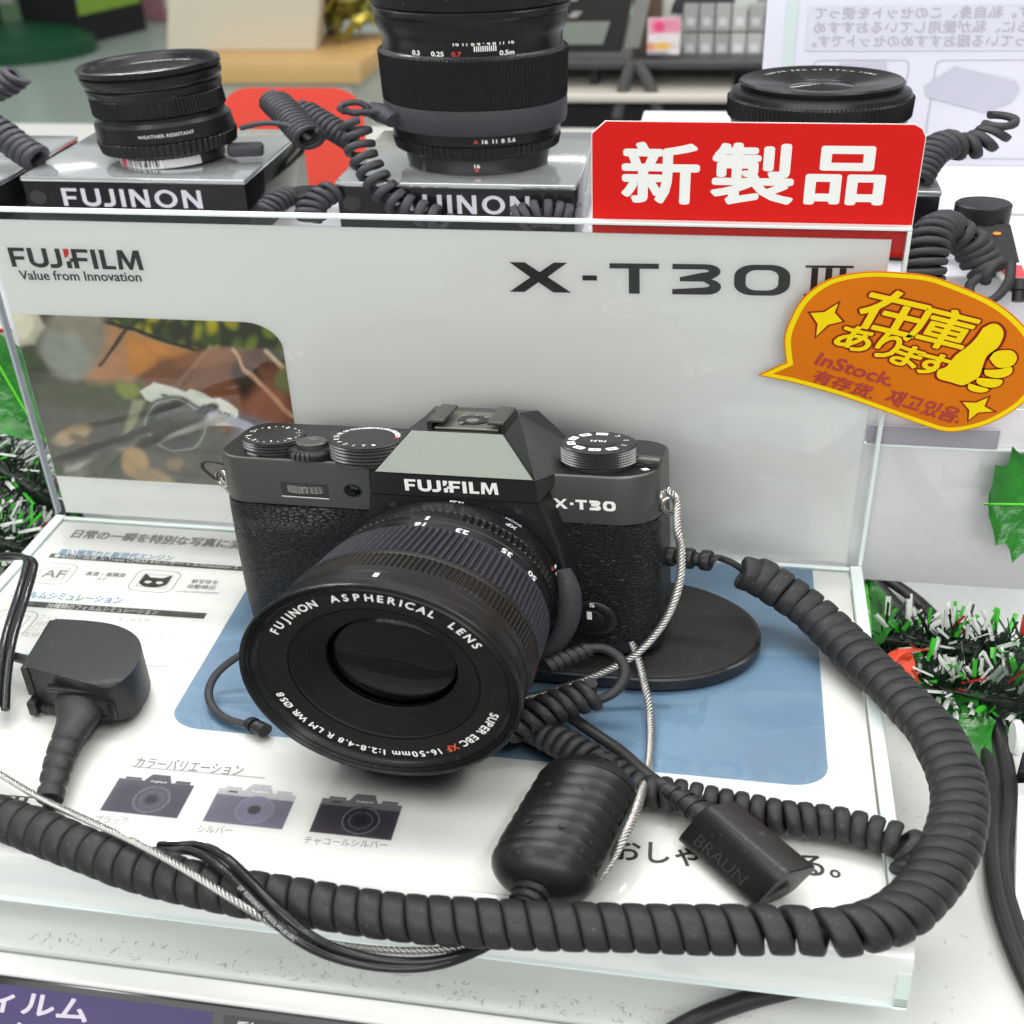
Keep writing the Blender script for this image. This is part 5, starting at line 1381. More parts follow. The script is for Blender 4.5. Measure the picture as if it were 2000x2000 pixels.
drawn('drawn_star', [(277.78, -9, 79.54), (277.2, -9, 76.15), (279.71, -9, 74.35), (276, -9, 73.69), (274.1, -9, 70.56), (273.74, -9, 74.53), (271.75, -9, 77.36), (275.03, -9, 77.39)], .5)
drawn('drawn_hand', [(273.28, -9, 105.04), (275.02, -9, 106.59), (276.75, -9, 106.31), (278.34, -9, 103.46), (277.76, -9, 98.63), (275.52, -9, 95.13), (274.98, -9, 91.7), (274.54, -9, 87.28), (273.03, -9, 85.46), (270.98, -9, 83.78), (268.1, -9, 84.76), (264.67, -9, 86.1), (264.32, -9, 89.16), (266.18, -9, 90.42), (267.92, -9, 94.7), (270.46, -9, 98.23), (272.05, -9, 101.29)], .75)
for pts in ([(276.16, -9, 94.04), (277.4, -9, 96.74), (280.99, -9, 97.31), (282.67, -9, 94.79), (281.87, -9, 91.73), (278.53, -9, 90.96)], [(275.46, -9, 89.83), (278.87, -9, 90.22), (281.8, -9, 91.34), (282.03, -9, 88.7), (279.3, -9, 87), (276.22, -9, 87.77)], [(274.1, -9, 86.87), (276.86, -9, 86.66), (280.38, -9, 86.3), (279.7, -9, 83.94), (277.03, -9, 83.39), (274.36, -9, 84.77)], [(272.38, -9, 84.64), (275, -9, 83.64), (277.63, -9, 82.65), (276.29, -9, 81.39), (273.75, -9, 81.62), (272.34, -9, 82.89)]):
    drawn('drawn_finger', pts, .5)

# ------------------------------------------------------------------ clear card holder right of the panel
hol = thing('card_holder', 'clear acrylic card holder behind the orange balloon at the right', 'card holder', (285, 4, TZ))
hx0 = 250.2
hz1 = (251.25, 5, 51.67)[2]
obj('clear_sheet', ([(hx0, 4.6, TZ), (330, 4.6, TZ), (330, 4.6, hz1), (hx0, 4.6, hz1)], [[0, 1, 2, 3]]), M['acrylic'], hol)
obj('upper_strip', merge(box(hx0 + .5, 285, 3.6, 4.4, hz1 + 1.0, hz1 + 8.5, .1)), mat('grey_tape', (0.33, 0.32, 0.37), .35), hol)
obj('upper_edge', box(hx0, 330, 3.8, 5.8, hz1 - .4, hz1 + .6, .2), M['acrylic_edge'], hol)
obj('back_sheet', box(hx0, 330, 6.2, 6.8, hz1 - 62, hz1 + 16), mat('white_insert', (0.80, 0.80, 0.82), .5), hol)

# clear stand with a white roller at the right edge
rol = thing('label_stand', 'clear stand with a white roller knob at the right edge of the table', 'label stand', (294.81, -57.4, -32))
rc = np.array((289.08, -79.86, -10))
obj('roller', xf(lathe([(5.2, 0), (6.0, .6), (6.0, 1.6), (4.6, 2.2), (4.6, 12)], 36), rotm(0, PI / 2, 0), rc + np.array([-2.5, 0, 0])), M['white_plastic'], rol, smooth=35)
obj('upright', box(rc[0] + 1, rc[0] + 40, rc[1] - .5, rc[1] + .8, TZ + .2, -12), M['acrylic'], rol)
obj('tray', prism([(p[0], p[1]) for p in ((289.73, -82.84, -30), (282.61, -131.44, -30), (282.89, -140.89, -30), (296.54, -142.03, -30), (306.87, -79.81, -30))][::1], TZ + .1, TZ + 5.0, .8), M['white_plastic'], rol, smooth=40)
obj('clear_wing', ([(284.34, -48.31, -8), (299.2, -39.34, -4), (300.32, -56.31, -20), (287.5, -55.41, -24)], [[0, 1, 2, 3]]), pane_mat('grey_clear_film', (0.55, 0.60, 0.58), 1.4), rol)

# ------------------------------------------------------------------ price rail along the front edge of the table
rail = thing('price_rail', 'black price rail with a purple film label under the front edge of the table', 'price rail', (90, -210, -70))
def slope_pt(x, t, lift=0.0):      # t = mm down the sloping front of the rail
    n_ = np.array([0, -.62, .785])
    return np.array([x, -198.4 - .785 * t, -33.6 - .62 * t]) + n_ * lift
R_ = []
obj('rail_body', loft([[(x, -198.0, -33.4), (x, -198.0, -34.0), (x, -198.0, -75.0), tuple(slope_pt(x, 42) + np.array([0, 1, -12])), tuple(slope_pt(x, 42)), tuple(slope_pt(x, 0))] for x in (-300, 420)]), M['gloss_black'], rail)
def slab(x0, x1, t0, t1, lift, material, name):
    P = [slope_pt(x0, t1, lift), slope_pt(x1, t1, lift), slope_pt(x1, t0, lift), slope_pt(x0, t0, lift)]
    return obj(name, (np.array(P), [[0, 1, 2, 3]]), material, rail)
slab(0, 108.6, 1.7, 38, .1, mat('purple_label', (0.045, 0.03, 0.115), .5, var=.1, var_scale=60), 'purple_label')
slab(111.2, 210, 2.0, 38, .1, mat('charcoal_label', (0.03, 0.03, 0.033), .5), 'charcoal_label')
def slope_text(s, x0, x1, tb, h, material, bold):
    V, F = text_fit(s, x1 - x0, h, bold=bold)
    obj('label_lettering', (np.array([slope_pt(x0 + p[0], tb - p[1], .16 + p[2]) for p in V]), F), material, rail)
lav = mat('lavender_ink', (0.52, 0.48, 0.56), .5)
slope_text('フィルム', 48.5, 80.0, 9.2, 6.0, lav, .035)
slope_text('シミュレーション', 46, 92, 17.5, 6.0, lav, .035)
slope_text('動画', 114.5, 124, 6.5, 3.4, lav, .02)


# ------------------------------------------------------------------ lens displays on the shelf behind
def display_box(x0, x1, y0, y1, z0, z1, label, word_on=True, tx=(0, 0)):
    b = thing('lens_plinth', label, 'plinth', ((x0 + x1) / 2, (y0 + y1) / 2, z0), 'lens plinths on the shelf')
    obj('block', box(x0, x1, y0, y1, z0, z1 - 2.2, .4), M['gloss_black'], b, smooth=40)
    obj('silver_top', box(x0 - .3, x1 + .3, y0 - .4, y1 + .3, z1 - 2.1, z1, .5), M['silver_plate'], b, smooth=40)
    obj('corner_peg', xf(lathe([(3.0, 0), (3.0, .3)], 24), rotm(PI / 2), (x0 + 4.5, y0 - .02, z1 - 9)), M['ink'], b)
    if word_on:
        g = fit(word(['F', 'U', 'J', 'I', 'N', 'O', 'N'], w=.2, gap=.1), tx[1] - tx[0], 7.8)
        V, F = g
        obj('letters', np_upright(V, F, tx[0], y0 - .25, z1 - 12.6), M['frost'], b)
    return b
def np_upright(V, F, x, y, z):
    return np.c_[V[:, 0] + x, y - V[:, 2], V[:, 1] + z], F

SZ, BT_ = 98.1, 126.0
b1 = display_box(-15.2, 60.2, 70, 148, SZ, BT_, 'black lens plinth with silver top under the small lens at the left', True, ((-2.25, 69.7, 113.45)[0], (45.3, 69.7, 114.67)[0]))
b2 = display_box(90.0, 164.0, 70, 148, SZ, BT_, 'black lens plinth with silver top under the tall lens', True, ((106.24, 69.7, 114.52)[0], (150.26, 69.7, 114)[0]))
b3 = display_box(193, 268.6, 70, 148, SZ, BT_, 'black lens plinth under the flat pancake lens behind the red sign', False)
b0 = display_box(-112, -26, 68, 148, SZ, BT_ - 4, 'black lens plinth cut off at the left edge of the picture', False)

def lens_thing(name, label, x, y, z, prof_parts, lean=(0, 0), n=72):
    """Standing lens: prof_parts = list of (part name, profile, material key, rib)."""
    t = thing(name, label, 'lens', (x, y, z), 'display lenses on the plinths')
    R = rotm(lean[0], lean[1], 0)
    for nm, pr, mk, rib in prof_parts:
        nn_ = n if rib is None else rib[0] * 2
        rf = None if rib is None else (lambda i, r, z_, d=rib[1]: -d if i % 2 else 0.05)
        obj(nm, xf(lathe(pr, nn_, False, False, rib=rf), R, (x, y, z)), M[mk], t, smooth=None if rib else 35)
    return t, R
def round_text(t, R, o, s, ang, r, z, size, material, bold=.03, tops_up=True):
    V, F = text_flat(s); lo, hi = V.min(0), V.max(0)
    V = (V - np.array([(lo[0] + hi[0]) / 2, .36, 0])) * size
    if bold: V, F = merge(*[(V + np.array([dx * size, dy * size, q_ * .003]), F) for q_, (dx, dy) in enumerate(((0, 0), (bold, 0), (-bold, 0), (0, bold), (0, -bold)))])
    a = math.radians(ang) + V[:, 0] / r
    P = np.c_[(r + V[:, 2]) * np.cos(a), (r + V[:, 2]) * np.sin(a), z + V[:, 1]]
    return obj('lens_lettering', xf((P, F), R, o), material, t)
def top_text(t, R, o, items, r, z, size, material):
    gs = []
    for ang, s in items:
        V, F = text_flat(s); lo, hi = V.min(0), V.max(0); V = (V - np.array([(lo[0] + hi[0]) / 2, .36, 0])) * size
        a = math.radians(ang)
        V = V @ rotm(0, 0, a - PI / 2).T + np.array([r * math.cos(a), r * math.sin(a), z]); gs.append((V, F))
    return obj('lens_lettering', xf(merge(*gs), R, o), material, t)

# small prime at the left
L1 = (27.5, 100.0, BT_)
l1, R1 = lens_thing('prime_lens', 'small black prime lens with barcode sticker on the left plinth', *L1, [
    ('mount', [(17.4, 0), (17.8, .5), (18.0, 4.6), (21.0, 5.6)], 'black_metal', None),
    ('aperture_ring', [(21.0, 5.4), (22.8, 6.0), (23.6, 11.0), (22.9, 11.6)], 'lens_black', (66, .6)),
    ('barrel', [(22.9, 11.6), (23.2, 12.0), (22.8, 18.0), (21.4, 19.6), (21.4, 21.0), (22.0, 21.6)], 'lens_black', None),
    ('focus_ring', [(21.9, 21.6), (22.2, 22.2), (22.0, 28.4), (21.6, 29.0)], 'lens_black', (110, .3)),
    ('front_barrel', [(21.6, 29.0), (22.4, 30.0), (22.6, 32.0), (22.0, 32.6), (22.8, 33.6), (23.4, 35.4), (23.4, 37.0), (22.6, 37.6), (23.6, 38.4), (23.7, 40.4), (23.0, 41.0), (22.0, 40.6), (21.4, 39.6)], 'lens_black', None),
    ('name_ring', [(21.5, 39.7), (20.8, 37.6), (16.5, 36.6), (14.2, 35.0)], 'lens_black', None),
    ('front_glass', [(14.3, 35.0), (12, 36.0), (8, 36.9), (4, 37.3), (.01, 37.4)], 'glass', None)], lean=(0.0, -0.075))
top_text(l1, R1, L1, spread('ASPHERICAL LENS', 128, 62), 19.0, 37.45, 2.3, M['white_ink'])
round_text(l1, R1, L1, 'WEATHER RESISTANT', -70, 23.15, 15.0, 1.9, M['frost'], .02)
# barcode sticker round its foot
V, F, C_ = [], [], []
rs = random.Random(5)
a0 = math.radians(-150); a1 = math.radians(-40); nb = 120
V2 = []; 
for i in range(nb + 1):
    a = a0 + (a1 - a0) * i / nb
    for z_ in (.3, 1.4, 4.9): V.append((17.95 * math.cos(a), 17.95 * math.sin(a), z_))
colr = []
for i in range(nb + 1):
    u = i / nb
    for k in range(3):
        if u < .08: c_ = (.75, .75, .75)
        elif u < .2: c_ = (.55, .06, .10) if k > 0 else (.75, .75, .75)
        elif u < .62: c_ = ((.03, .03, .03) if rs.random() < .5 and k > 0 else (.75, .75, .75))
        else: c_ = (.55, .55, .57)
        colr.append(c_)
F = [[3 * i + k, 3 * i + 3 + k, 3 * i + 4 + k, 3 * i + 1 + k] for i in range(nb) for k in range(2)]
obj('barcode_sticker', xf((np.array(V), F), R1, L1), M['print'], l1, colors=colr)
# tether strap at its right side
obj('tether_clip', xf(merge(*[box(19, 31, -14, -6, 2.5, 7.5, 1.5)]), rotm(0, 0, .25), L1), M['rubber_grey'], l1, smooth=40)

# tall lens
L2 = (130.0, 102.0, BT_)
l2, R2 = lens_thing('tall_lens', 'tall black lens with distance scale and taped cord on the middle plinth', *L2, [
    ('mount', [(22.0, 0), (22.4, .5), (23.0, 6.2), (24.6, 7.4)], 'black_metal', None),
    ('aperture_ring', [(24.6, 7.4), (26.0, 8.0), (26.6, 12.0), (26.0, 12.5)], 'lens_black', (84, .5)),
    ('aperture_band', [(26.0, 12.5), (26.4, 12.8), (26.6, 17.0)], 'lens_black', None),
    ('tape_band', [(26.5, 16.6), (28.2, 17.4), (28.6, 19.0), (28.8, 26.0), (28.2, 27.2)], 'rubber_grey', None),
    ('focus_ring', [(27.6, 27.0), (28.8, 27.6), (29.2, 46.0), (28.4, 46.8)], 'lens_satin', (150, .25)),
    ('scale_band', [(28.2, 46.6), (27.6, 47.4), (27.6, 52.0), (28.4, 54.0)], 'lens_black', None),
    ('front_barrel', [(28.4, 54.0), (29.4, 57.0), (29.0, 60.0), (29.9, 61.0), (30.2, 63.0), (29.6, 63.6), (30.3, 64.4), (30.4, 70.0), (29.8, 70.6), (30.4, 71.2), (30.4, 78.0), (29.4, 79.0), (28, 78)], 'lens_black', None),
    ('front_glass', [(28.1, 78.0), (20, 79.5), (10, 80.5), (.01, 81)], 'glass', None)])
for s, a, m_ in (('0.25', -103, M['white_ink']), ('0.7', -91, mat('red_scale_paint', (.5, .05, .03), .5)), ('0.5m', -60, M['white_ink']), ('0.3', -118, M['white_ink'])):
    round_text(l2, R2, L2, s, a, 27.75, 48.6, 2.4, m_)
round_text(l2, R2, L2, '16 11 8 4 · 4 8 11 16', -74, 27.8, 53.0 - .6, 2.2, M['white_ink'], .02)
for k in range(11):
    a = math.radians(-80 + 1.3 * k)
    obj('scale_tick', xf((np.array([(27.75 * math.cos(a + d), 27.75 * math.sin(a + d), z_) for d, z_ in ((-.006, 49.4), (.006, 49.4), (.006, 51.4), (-.006, 51.4))]), [[0, 1, 2, 3]]), R2, L2), M['white_ink'], l2)
for s, a, m_ in (('A', -82, mat('red_a_paint', (.5, .05, .03), .5)), ('16', -76, M['white_ink']), ('11', -69.5, M['white_ink']), ('8', -64, M['white_ink']), ('5.6', -58, M['white_ink'])):
    round_text(l2, R2, L2, s, a, 26.62, 14.9, 2.2, m_)
round_text(l2, R2, L2, '16', -82, 23.0, 4.2, 2.2, M['white_ink']); round_text(l2, R2, L2, '●', -82.5, 22.8, 2.4, 1.6, mat('red_dot_paint', (.55, .05, .03), .5))
tp = [(L2[0] - 34.5, 96, BT_ + 21), (L2[0] - 31, 92, BT_ + 23), (L2[0] - 26, 86, BT_ + 23), (L2[0] - 22, 82, BT_ + 21.5)]
obj('tape_tail', tube(tp, [1.6, 3.4, 4.0, 3.2], 10, 1.5), M['rubber_grey'], l2, smooth=50)
tg = l2

# pancake lens behind the red sign
L3 = (234.5, 108.0, BT_)
l3, R3_ = lens_thing('pancake_lens', 'flat black pancake lens on the plinth behind the red sign', *L3, [
    ('barrel', [(20, 0), (24, 8), (26.0, 16.0), (26.4, 18.2)], 'lens_black', None),
    ('focus_ring', [(26.4, 18.2), (27.2, 19.2), (27.4, 26.0), (26.8, 26.8)], 'lens_black', (130, .35)),
    ('shoulder', [(26.8, 26.8), (26.2, 28.4), (24.4, 29.4), (23.6, 29.6)], 'lens_black', None),
    ('name_ring', [(23.6, 29.6), (24.2, 31.6), (23.6, 32.4), (22.8, 32.0), (10.0, 30.0), (9.6, 29.6)], 'lens_black', None),
    ('front_glass', [(9.7, 29.6), (6, 30.2), (.01, 30.6)], 'glass', None)])
top_text(l3, R3_, L3, spread('SUPER EBC XF 27mm LENS', 150, 30), 19.0, 31.75, 2.1, M['white_ink'])

# ------------------------------------------------------------------ cords of the lens displays
def cord_thing(label, pts, R, rr, pitch, mk='rubber_grey', extra=None, ax=.47):
    c_ = thing('spiral_cord', label, 'cord', pts[len(pts) // 2], 'spiral cords of the lens displays')
    obj('coil', coil(pts, R, rr, pitch, n=8, per=14, ax=ax), M[mk], c_, smooth=60)
    if extra: obj('lead', tube(extra, rr, 8, 1.5), M[mk], c_, smooth=60)
    return c_
cord_thing('grey spiral cord hanging beside the tall lens in front of its plinth', [(95.27, 80, 147.35), (96.82, 78, 141.33), (98, 75, 135.98), (100.79, 72, 130.64), (104.86, 68, 124.6), (109.69, 66, 119.02), (118.63, 64, 115.03), (125.25, 62, 113.35)], 4.0, 1.25, 4.9, extra=[(92.33, 82, 152.11), (95.07, 82, 150.1), (99.59, 84, 151.27), (96.58, 84, 154.08), (91.56, 83, 153.28), (92.22, 82, 150.89), (105.98, 84, 150.51)], ax=.4)
cord_thing('tightly wound grey spiral cord right of the small lens', [(61.78, 112, 147.52), (67.66, 104, 144.36), (73.53, 96, 140.47), (78.23, 90, 137.43)], 4.6, 1.2, 2.1, extra=[(78.23, 90, 137.43), (72.12, 92, 141.92), (63.82, 92, 143.53), (55.02, 92, 141.3)])
cord_thing('grey spiral cord running behind the middle plinths', [(67.32, 125, 140.66), (77.38, 118, 135.87), (87.04, 112, 130.93)], 4.0, 1.2, 2.4)
cord_thing('grey spiral cord in the lower gap left of the round black button', [(68.24, 62, 115.62), (71.13, 66, 118.06), (74.43, 72, 119.46)], 3.4, 1.0, 2.2)
cord_thing('grey spiral cord in the lower gap right of the round black button', [(81.45, 62, 112.1), (82.98, 66, 117.28), (87, 70, 120.81), (89.09, 72, 121.52)], 3.6, 1.3, 2.9)
cord_thing('grey spiral cord lying over the foot of the middle plinth', [(148.07, 62, 114.83), (155.07, 62, 117.32), (162.73, 62, 115.45)], 4.2, 1.3, 2.9)
cord_thing('grey spiral cord dropping behind the right edge of the panel', [(262.16, 30, 103.4), (262.37, 32, 110.41), (262.84, 36, 116.63), (264.89, 42, 119.92), (268.92, 50, 119.58)], 4.6, 1.5, 3.1)
cord_thing('loose grey spiral cord curling under the sensor at the right edge', [(269.26, 50, 116.68), (273.47, 50, 115.45), (277.56, 50, 109.71), (280.76, 48, 104.03), (283.37, 46, 102.91)], 4.6, 1.5, 3.4, extra=[(284.67, 48, 105.18), (279.67, 44, 103.54), (276.02, 40, 100), (277.92, 38, 95.89), (282.6, 38, 96.1), (286.03, 40, 102.39), (286.36, 44, 108.72)])
cord_thing('grey spiral cord rising right of the red sign', [(261.21, 75, 128.85), (264.11, 82, 133.71), (267.85, 88, 136.97), (272.69, 92, 137.9)], 4.4, 1.4, 2.8)
cord_thing('loose curl of grey cord above the right plinth', [(272.83, 92, 136.73), (277.78, 94, 136.44), (282.02, 96, 138.51), (285.32, 98, 142.33), (285.46, 98, 146.6)], 4.2, 1.25, 4.2, ax=.4)
cord_thing('curl of grey cord at the upper left edge', [(-39.87, 110, 150.25), (-34.52, 110, 153.17), (-29.65, 110, 155.83), (-25.98, 110, 159.13)], 4.2, 1.4, 3.0)
cord_thing('thick grey spiral cord on the left plinth edge', [(-35.22, 95, 141.73), (-28.34, 92, 137.7), (-21.3, 88, 132.64), (-14.03, 84, 128.98)], 4.8, 1.5, 3.2)

# sensor button on the shelf and sensor with label at the right
bt = thing('sensor_button', 'round flat black sensor button on the shelf between the plinths', 'sensor', (81.27, 66, 118.31))
c0 = (79.91, 74, 120.68)
obj('disc', xf(lathe([(7.2, -4), (7.4, -3.6), (7.4, -.4), (7.1, 0), (.01, .1)], 40, True, False), None, (c0[0], c0[1], c0[2])), M['plastic_matt'], bt, smooth=35)
obj('stem', xf(lathe([(5.0, 0), (5.0, 8)], 24), None, (c0[0], c0[1], c0[2] - 12)), M['plastic'], bt)
sn = thing('alarm_sensor', 'black alarm sensor with orange lamp and pink label at the right edge', 'sensor', (282.13, 55, 110.41))
c0 = (280.65, 70, 122.01)
obj('head', xf(lathe([(7.6, -11), (7.8, -10), (7.8, -.6), (7.3, 0), (.01, .1)], 40, True, False), None, c0), M['plastic_matt'], sn, smooth=35)
obj('neck', loft([[(c0[0] - 5, c0[1] - 7, c0[2] - 6), (c0[0] + 7, c0[1] - 7, c0[2] - 6), (c0[0] + 7, c0[1] - 1, c0[2] - 10), (c0[0] - 5, c0[1] - 1, c0[2] - 10)], [(c0[0] - 2, c0[1] - 18, c0[2] - 17), (c0[0] + 9.5, c0[1] - 18, c0[2] - 17), (c0[0] + 9.5, c0[1] - 13, c0[2] - 22), (c0[0] - 2, c0[1] - 13, c0[2] - 22)]]), M['plastic'], sn)
obj('lamp', xf((lathe([(1.2, 0), (1.0, .3)], 16)[0] * np.array([1, .6, 1]), lathe([(1.2, 0), (1.0, .3)], 16)[1]), rotm(.9), (c0[0] + 3.4, c0[1] - 10.0, c0[2] - 8.6)), mat('orange_lamp', (.75, .22, .01), .3), sn)
ll = [(c0[0] + .5, c0[1] - 18.6, c0[2] - 16.2), (c0[0] + 10.5, c0[1] - 18.6, c0[2] - 16.6), (c0[0] + 12.5, c0[1] - 22.5, c0[2] - 22), (c0[0] + 5, c0[1] - 22.5, c0[2] - 22)]
obj('label_tag', loft([ll, [(p[0], p[1] + 1.2, p[2] - 1) for p in ll]]), M['paper'], sn)
mid = np.mean(ll, axis=0)
obj('label_stripe', (np.array([mid + (np.array(p) - mid) * .7 + np.array([.4, -.15, .2]) for p in ll]), [[0, 1, 2, 3]]), mat('pink_red_ink', (.72, .07, .10), .5), sn)
obj('cable_end', xf(lathe([(2.8, 0), (2.8, 4), (1.8, 4.2), (1.8, 8)], 18), rotm(PI * .8), (c0[0] + 9.5, c0[1] - 22, c0[2] - 22)), M['plastic_matt'], sn, smooth=35)


# ------------------------------------------------------------------ the shop behind
def quad_box(a, b, depth, z0, z1, name, material, parent=None):
    """Upright box: front bottom edge a-b (x, y), going depth mm back."""
    a = np.array(a[:2], float); b = np.array(b[:2], float)
    d = (b - a) / np.linalg.norm(b - a); n_ = np.array([-d[1], d[0]]) * depth
    P = [a, b, b + n_, a + n_]
    return obj(name, loft([[(p[0], p[1], z0) for p in P], [(p[0], p[1], z1) for p in P]]), material, parent)

# television-like sign standing on the floor
fa, fb, fl_ = (-2251, 5548, -900), (-2118, 5969, -900), (-2455, 5526, -900)
tv = thing('floor_display', 'black floor display with a blue and green screen at the upper left', 'display', fa)
A2, B2 = np.array(fa[:2]), np.array(fb[:2])
dd = (B2 - A2) / np.linalg.norm(B2 - A2); nn2 = np.array([-dd[1], dd[0]])
if nn2[1] < 0: nn2 = -nn2
wv = np.linalg.norm(B2 - A2)
lft = np.array(fl_[:2]) - A2
obj('cabinet', loft([[(*A2, z), (*B2, z), (*(B2 + lft), z), (*(A2 + lft), z)] for z in (-900, 500)]), mat('matt_black_cabinet', (0.012, 0.012, 0.012), .5), tv)
V, F = grid_geo(60, 60)
P = np.c_[V[:, 0] * 100, V[:, 1] * 100]
C_ = paint(P, '#6f9a3e', [('p', [(0, 0), (100, 0), (100, 30), (0, 10)], '#93b83f', 8), ('p', [(-5, 4), (30, 34), (24, 105), (-5, 105)], '#3f86d8', 6), ('p', [(10, 60), (110, 70), (110, 110), (10, 110)], '#7ba45a', 10),
                           ('p', [(20, 34), (90, 46), (92, 105), (16, 105)], '#f0d9d2', 4), ('p', [(24, 38), (38, 40), (38, 105), (22, 105)], '#e2604c', 3), ('p', [(44, 42), (58, 44), (58, 105), (42, 105)], '#e2604c', 3), ('p', [(63, 44), (70, 45), (70, 105), (62, 105)], '#e2604c', 3), ('p', [(75, 46), (88, 48), (88, 105), (74, 105)], '#e2604c', 3)])
off = -nn2 * 8
o3 = lambda u, v: (A2[0] + dd[0] * wv * (.05 + .9 * u) + off[0], A2[1] + dd[1] * wv * (.05 + .9 * u) + off[1], -760 + 760 * v)
scr = obj('screen', (np.array([o3(a, b) for a, b, _ in V]), F), M['print'], tv, colors=C_)

# green stand with hanging packs
gs_ = thing('pack_stand', 'dark green wire stand with hanging pale green packs at the upper left corner', 'rack', (-2429, 5331, -900))
gc = np.array((-2466, 5379, -900))
dgreen = mat('dark_green_paint', (0.012, 0.085, 0.035), .45)
obj('foot', xf(lathe([(330, 0), (330, 60), (250, 110), (60, 140)], 40), None, gc), dgreen, gs_, smooth=35)
obj('post', xf(lathe([(55, 100), (55, 1500)], 16), None, gc + np.array([-60, 0, 0])), dgreen, gs_)
pk = mat('pale_green_pack', (0.50, 0.55, 0.22), .5, var=.25, var_scale=8)
for k, (dx, dz, w_) in enumerate(((-190, 330, 120), (-190, 560, 120), (60, 480, 110), (60, 800, 110), (-190, 800, 120), (180, 520, 60))):
    obj('pack', box(gc[0] + dx, gc[0] + dx + w_, gc[1] - 120, gc[1] - 60, gc[2] + dz - 100, gc[2] + dz + 130, 30, 3), pk if k != 5 else mat('silver_pack', (.35, .35, .33), .3, metal=.6), gs_, smooth=50)

# wooden bench top on a white base, with white trestles and a gold tinsel tree
ZW = -260.0
p1_, p2_, p3_ = (-639.74, 2131, -260), (-336.96, 2140, -260), (-567.61, 2444, -260)
bench = thing('wood_topped_bench', 'white bench with a pale wooden top behind the small lens', 'bench', (p1_[0], p1_[1], -900))
xa, xb, ya, yb = p1_[0] - 20, p2_[0] - 30, p1_[1] - 5, p3_[1]
obj('wooden_top', box(xa, xb, ya, yb, ZW - 45, ZW, 6), mat('pale_wood', (0.72, 0.46, 0.20), .45, var=.12, var_scale=3), bench, smooth=40)
obj('white_base', box(xa + 20, xb - 25, ya + 30, yb - 30, -900, ZW - 46), mat('warm_white_panel', (0.62, 0.61, 0.56), .5), bench)
cream = mat('cream_board', (0.72, 0.67, 0.55), .5)
tre = thing('display_trestle', 'cream white display trestle standing on the wooden bench', 'trestle', (-603.76, 2266, -260))
for (b0, t0_, w0) in (((-673.41, 2262, -260), (-566.14, 2000, -77.77), 60), ((-599.19, 2250, -260), (-506.64, 2000, -78.59), 130), ((-572.6, 2271, -260), (-483.02, 2000, -78.91), 40), ((-526.94, 2326, -260), (-451.66, 2000, -79.34), 46)):
    b0 = np.array(b0); top_ = np.array([b0[0] + (t0_[0] - b0[0]) * .9, b0[1], ZW + 520])
    obj('board', loft([[(p[0] - w0, p[1], p[2]), (p[0] + w0, p[1], p[2]), (p[0] + w0, p[1] + 40, p[2]), (p[0] - w0, p[1] + 40, p[2])] for p in (b0 + np.array([0, 0, 1]), top_)]), cream, tre)
wf_ = thing('white_cabinet', 'tall white cabinet front left of the wooden bench', 'cabinet', (-1541, 4874, -900))
ca, cb_ = (-786.11, 2500, -264.8), (-713.98, 2500, -265.19)
obj('carcass', box(ca[0], cb_[0] + 30, 2500, 2800, -900, 700), mat('white_cabinet_paint', (0.66, 0.68, 0.62), .5), wf_)
obj('ledge', box(ca[0] + 40, cb_[0] - 60, 2470, 2500, (-738.31, 2480, -235.81)[2] - 10, (-738.31, 2480, -235.81)[2] + 8), mat('grey_ledge', (.4, .42, .38), .5), wf_)

tc = np.array((-477.8, 2429, -260))
tree = thing('gold_tinsel_tree', 'small gold and green tinsel tree with glowing glint beads behind the tall lens', 'tree', tuple(tc))
obj('trunk', xf(lathe([(14, 0), (12, 300), (3, 620)], 10), None, tc), mat('brown_stem', (.10, .06, .03), .6), tree)
gV, gF, sV, sF = [], [], [], []
rg = random.Random(11)
def flake(V, F, c, s):
    R = np.array(Euler((rg.uniform(0, 6.3), rg.uniform(0, 6.3), rg.uniform(0, 6.3))).to_matrix()); n0 = len(V)
    for p in ((-s, -s * .25, 0), (s, -s * .25, 0), (s, s * .25, 0), (-s, s * .25, 0)): V.append(tuple(np.array(c) + R @ np.array(p)))
    F.append([n0, n0 + 1, n0 + 2, n0 + 3])
for k in range(3200):
    h = rg.random() ** .8; r = 215 * (1 - .55 * h) * math.sqrt(rg.random()); a = rg.uniform(0, 2 * PI)
    flake(gV, gF, tc + np.array([r * math.cos(a), r * math.sin(a) * .8, 15 + h * 560]), rg.uniform(14, 34))
cr = obj('crown', (gV, gF), mat('gold_green_tinsel', (0.30, 0.27, 0.055), .35, metal=.5, var=.6, var_scale=12), tree); cr['kind'] = 'stuff'
for k in range(46):
    h = rg.random() * .55; a = rg.uniform(PI, 2 * PI); r = 205 * (1 - .4 * h)
    g = lathe([(.5, -7), (6.5, -3), (6.5, 3), (.5, 7)], 8)
    obj('glint_bead', xf(g, None, tc + np.array([r * math.cos(a), r * math.sin(a) * .8, 20 + h * 600])), M.setdefault('glint', emit_mat('warm_glint_glow', (1.0, .88, .55), 26.0)), tree)  # emissive beads stand in for bright reflections on the tinsel
obj('red_bauble', xf(lathe([(.5, -38), (26, -28), (38, 0), (26, 28), (.5, 38)], 20), None, tc + np.array([-185, -60, 130])), mat('red_bauble', (.45, .05, .05), .3), tree, smooth=60)

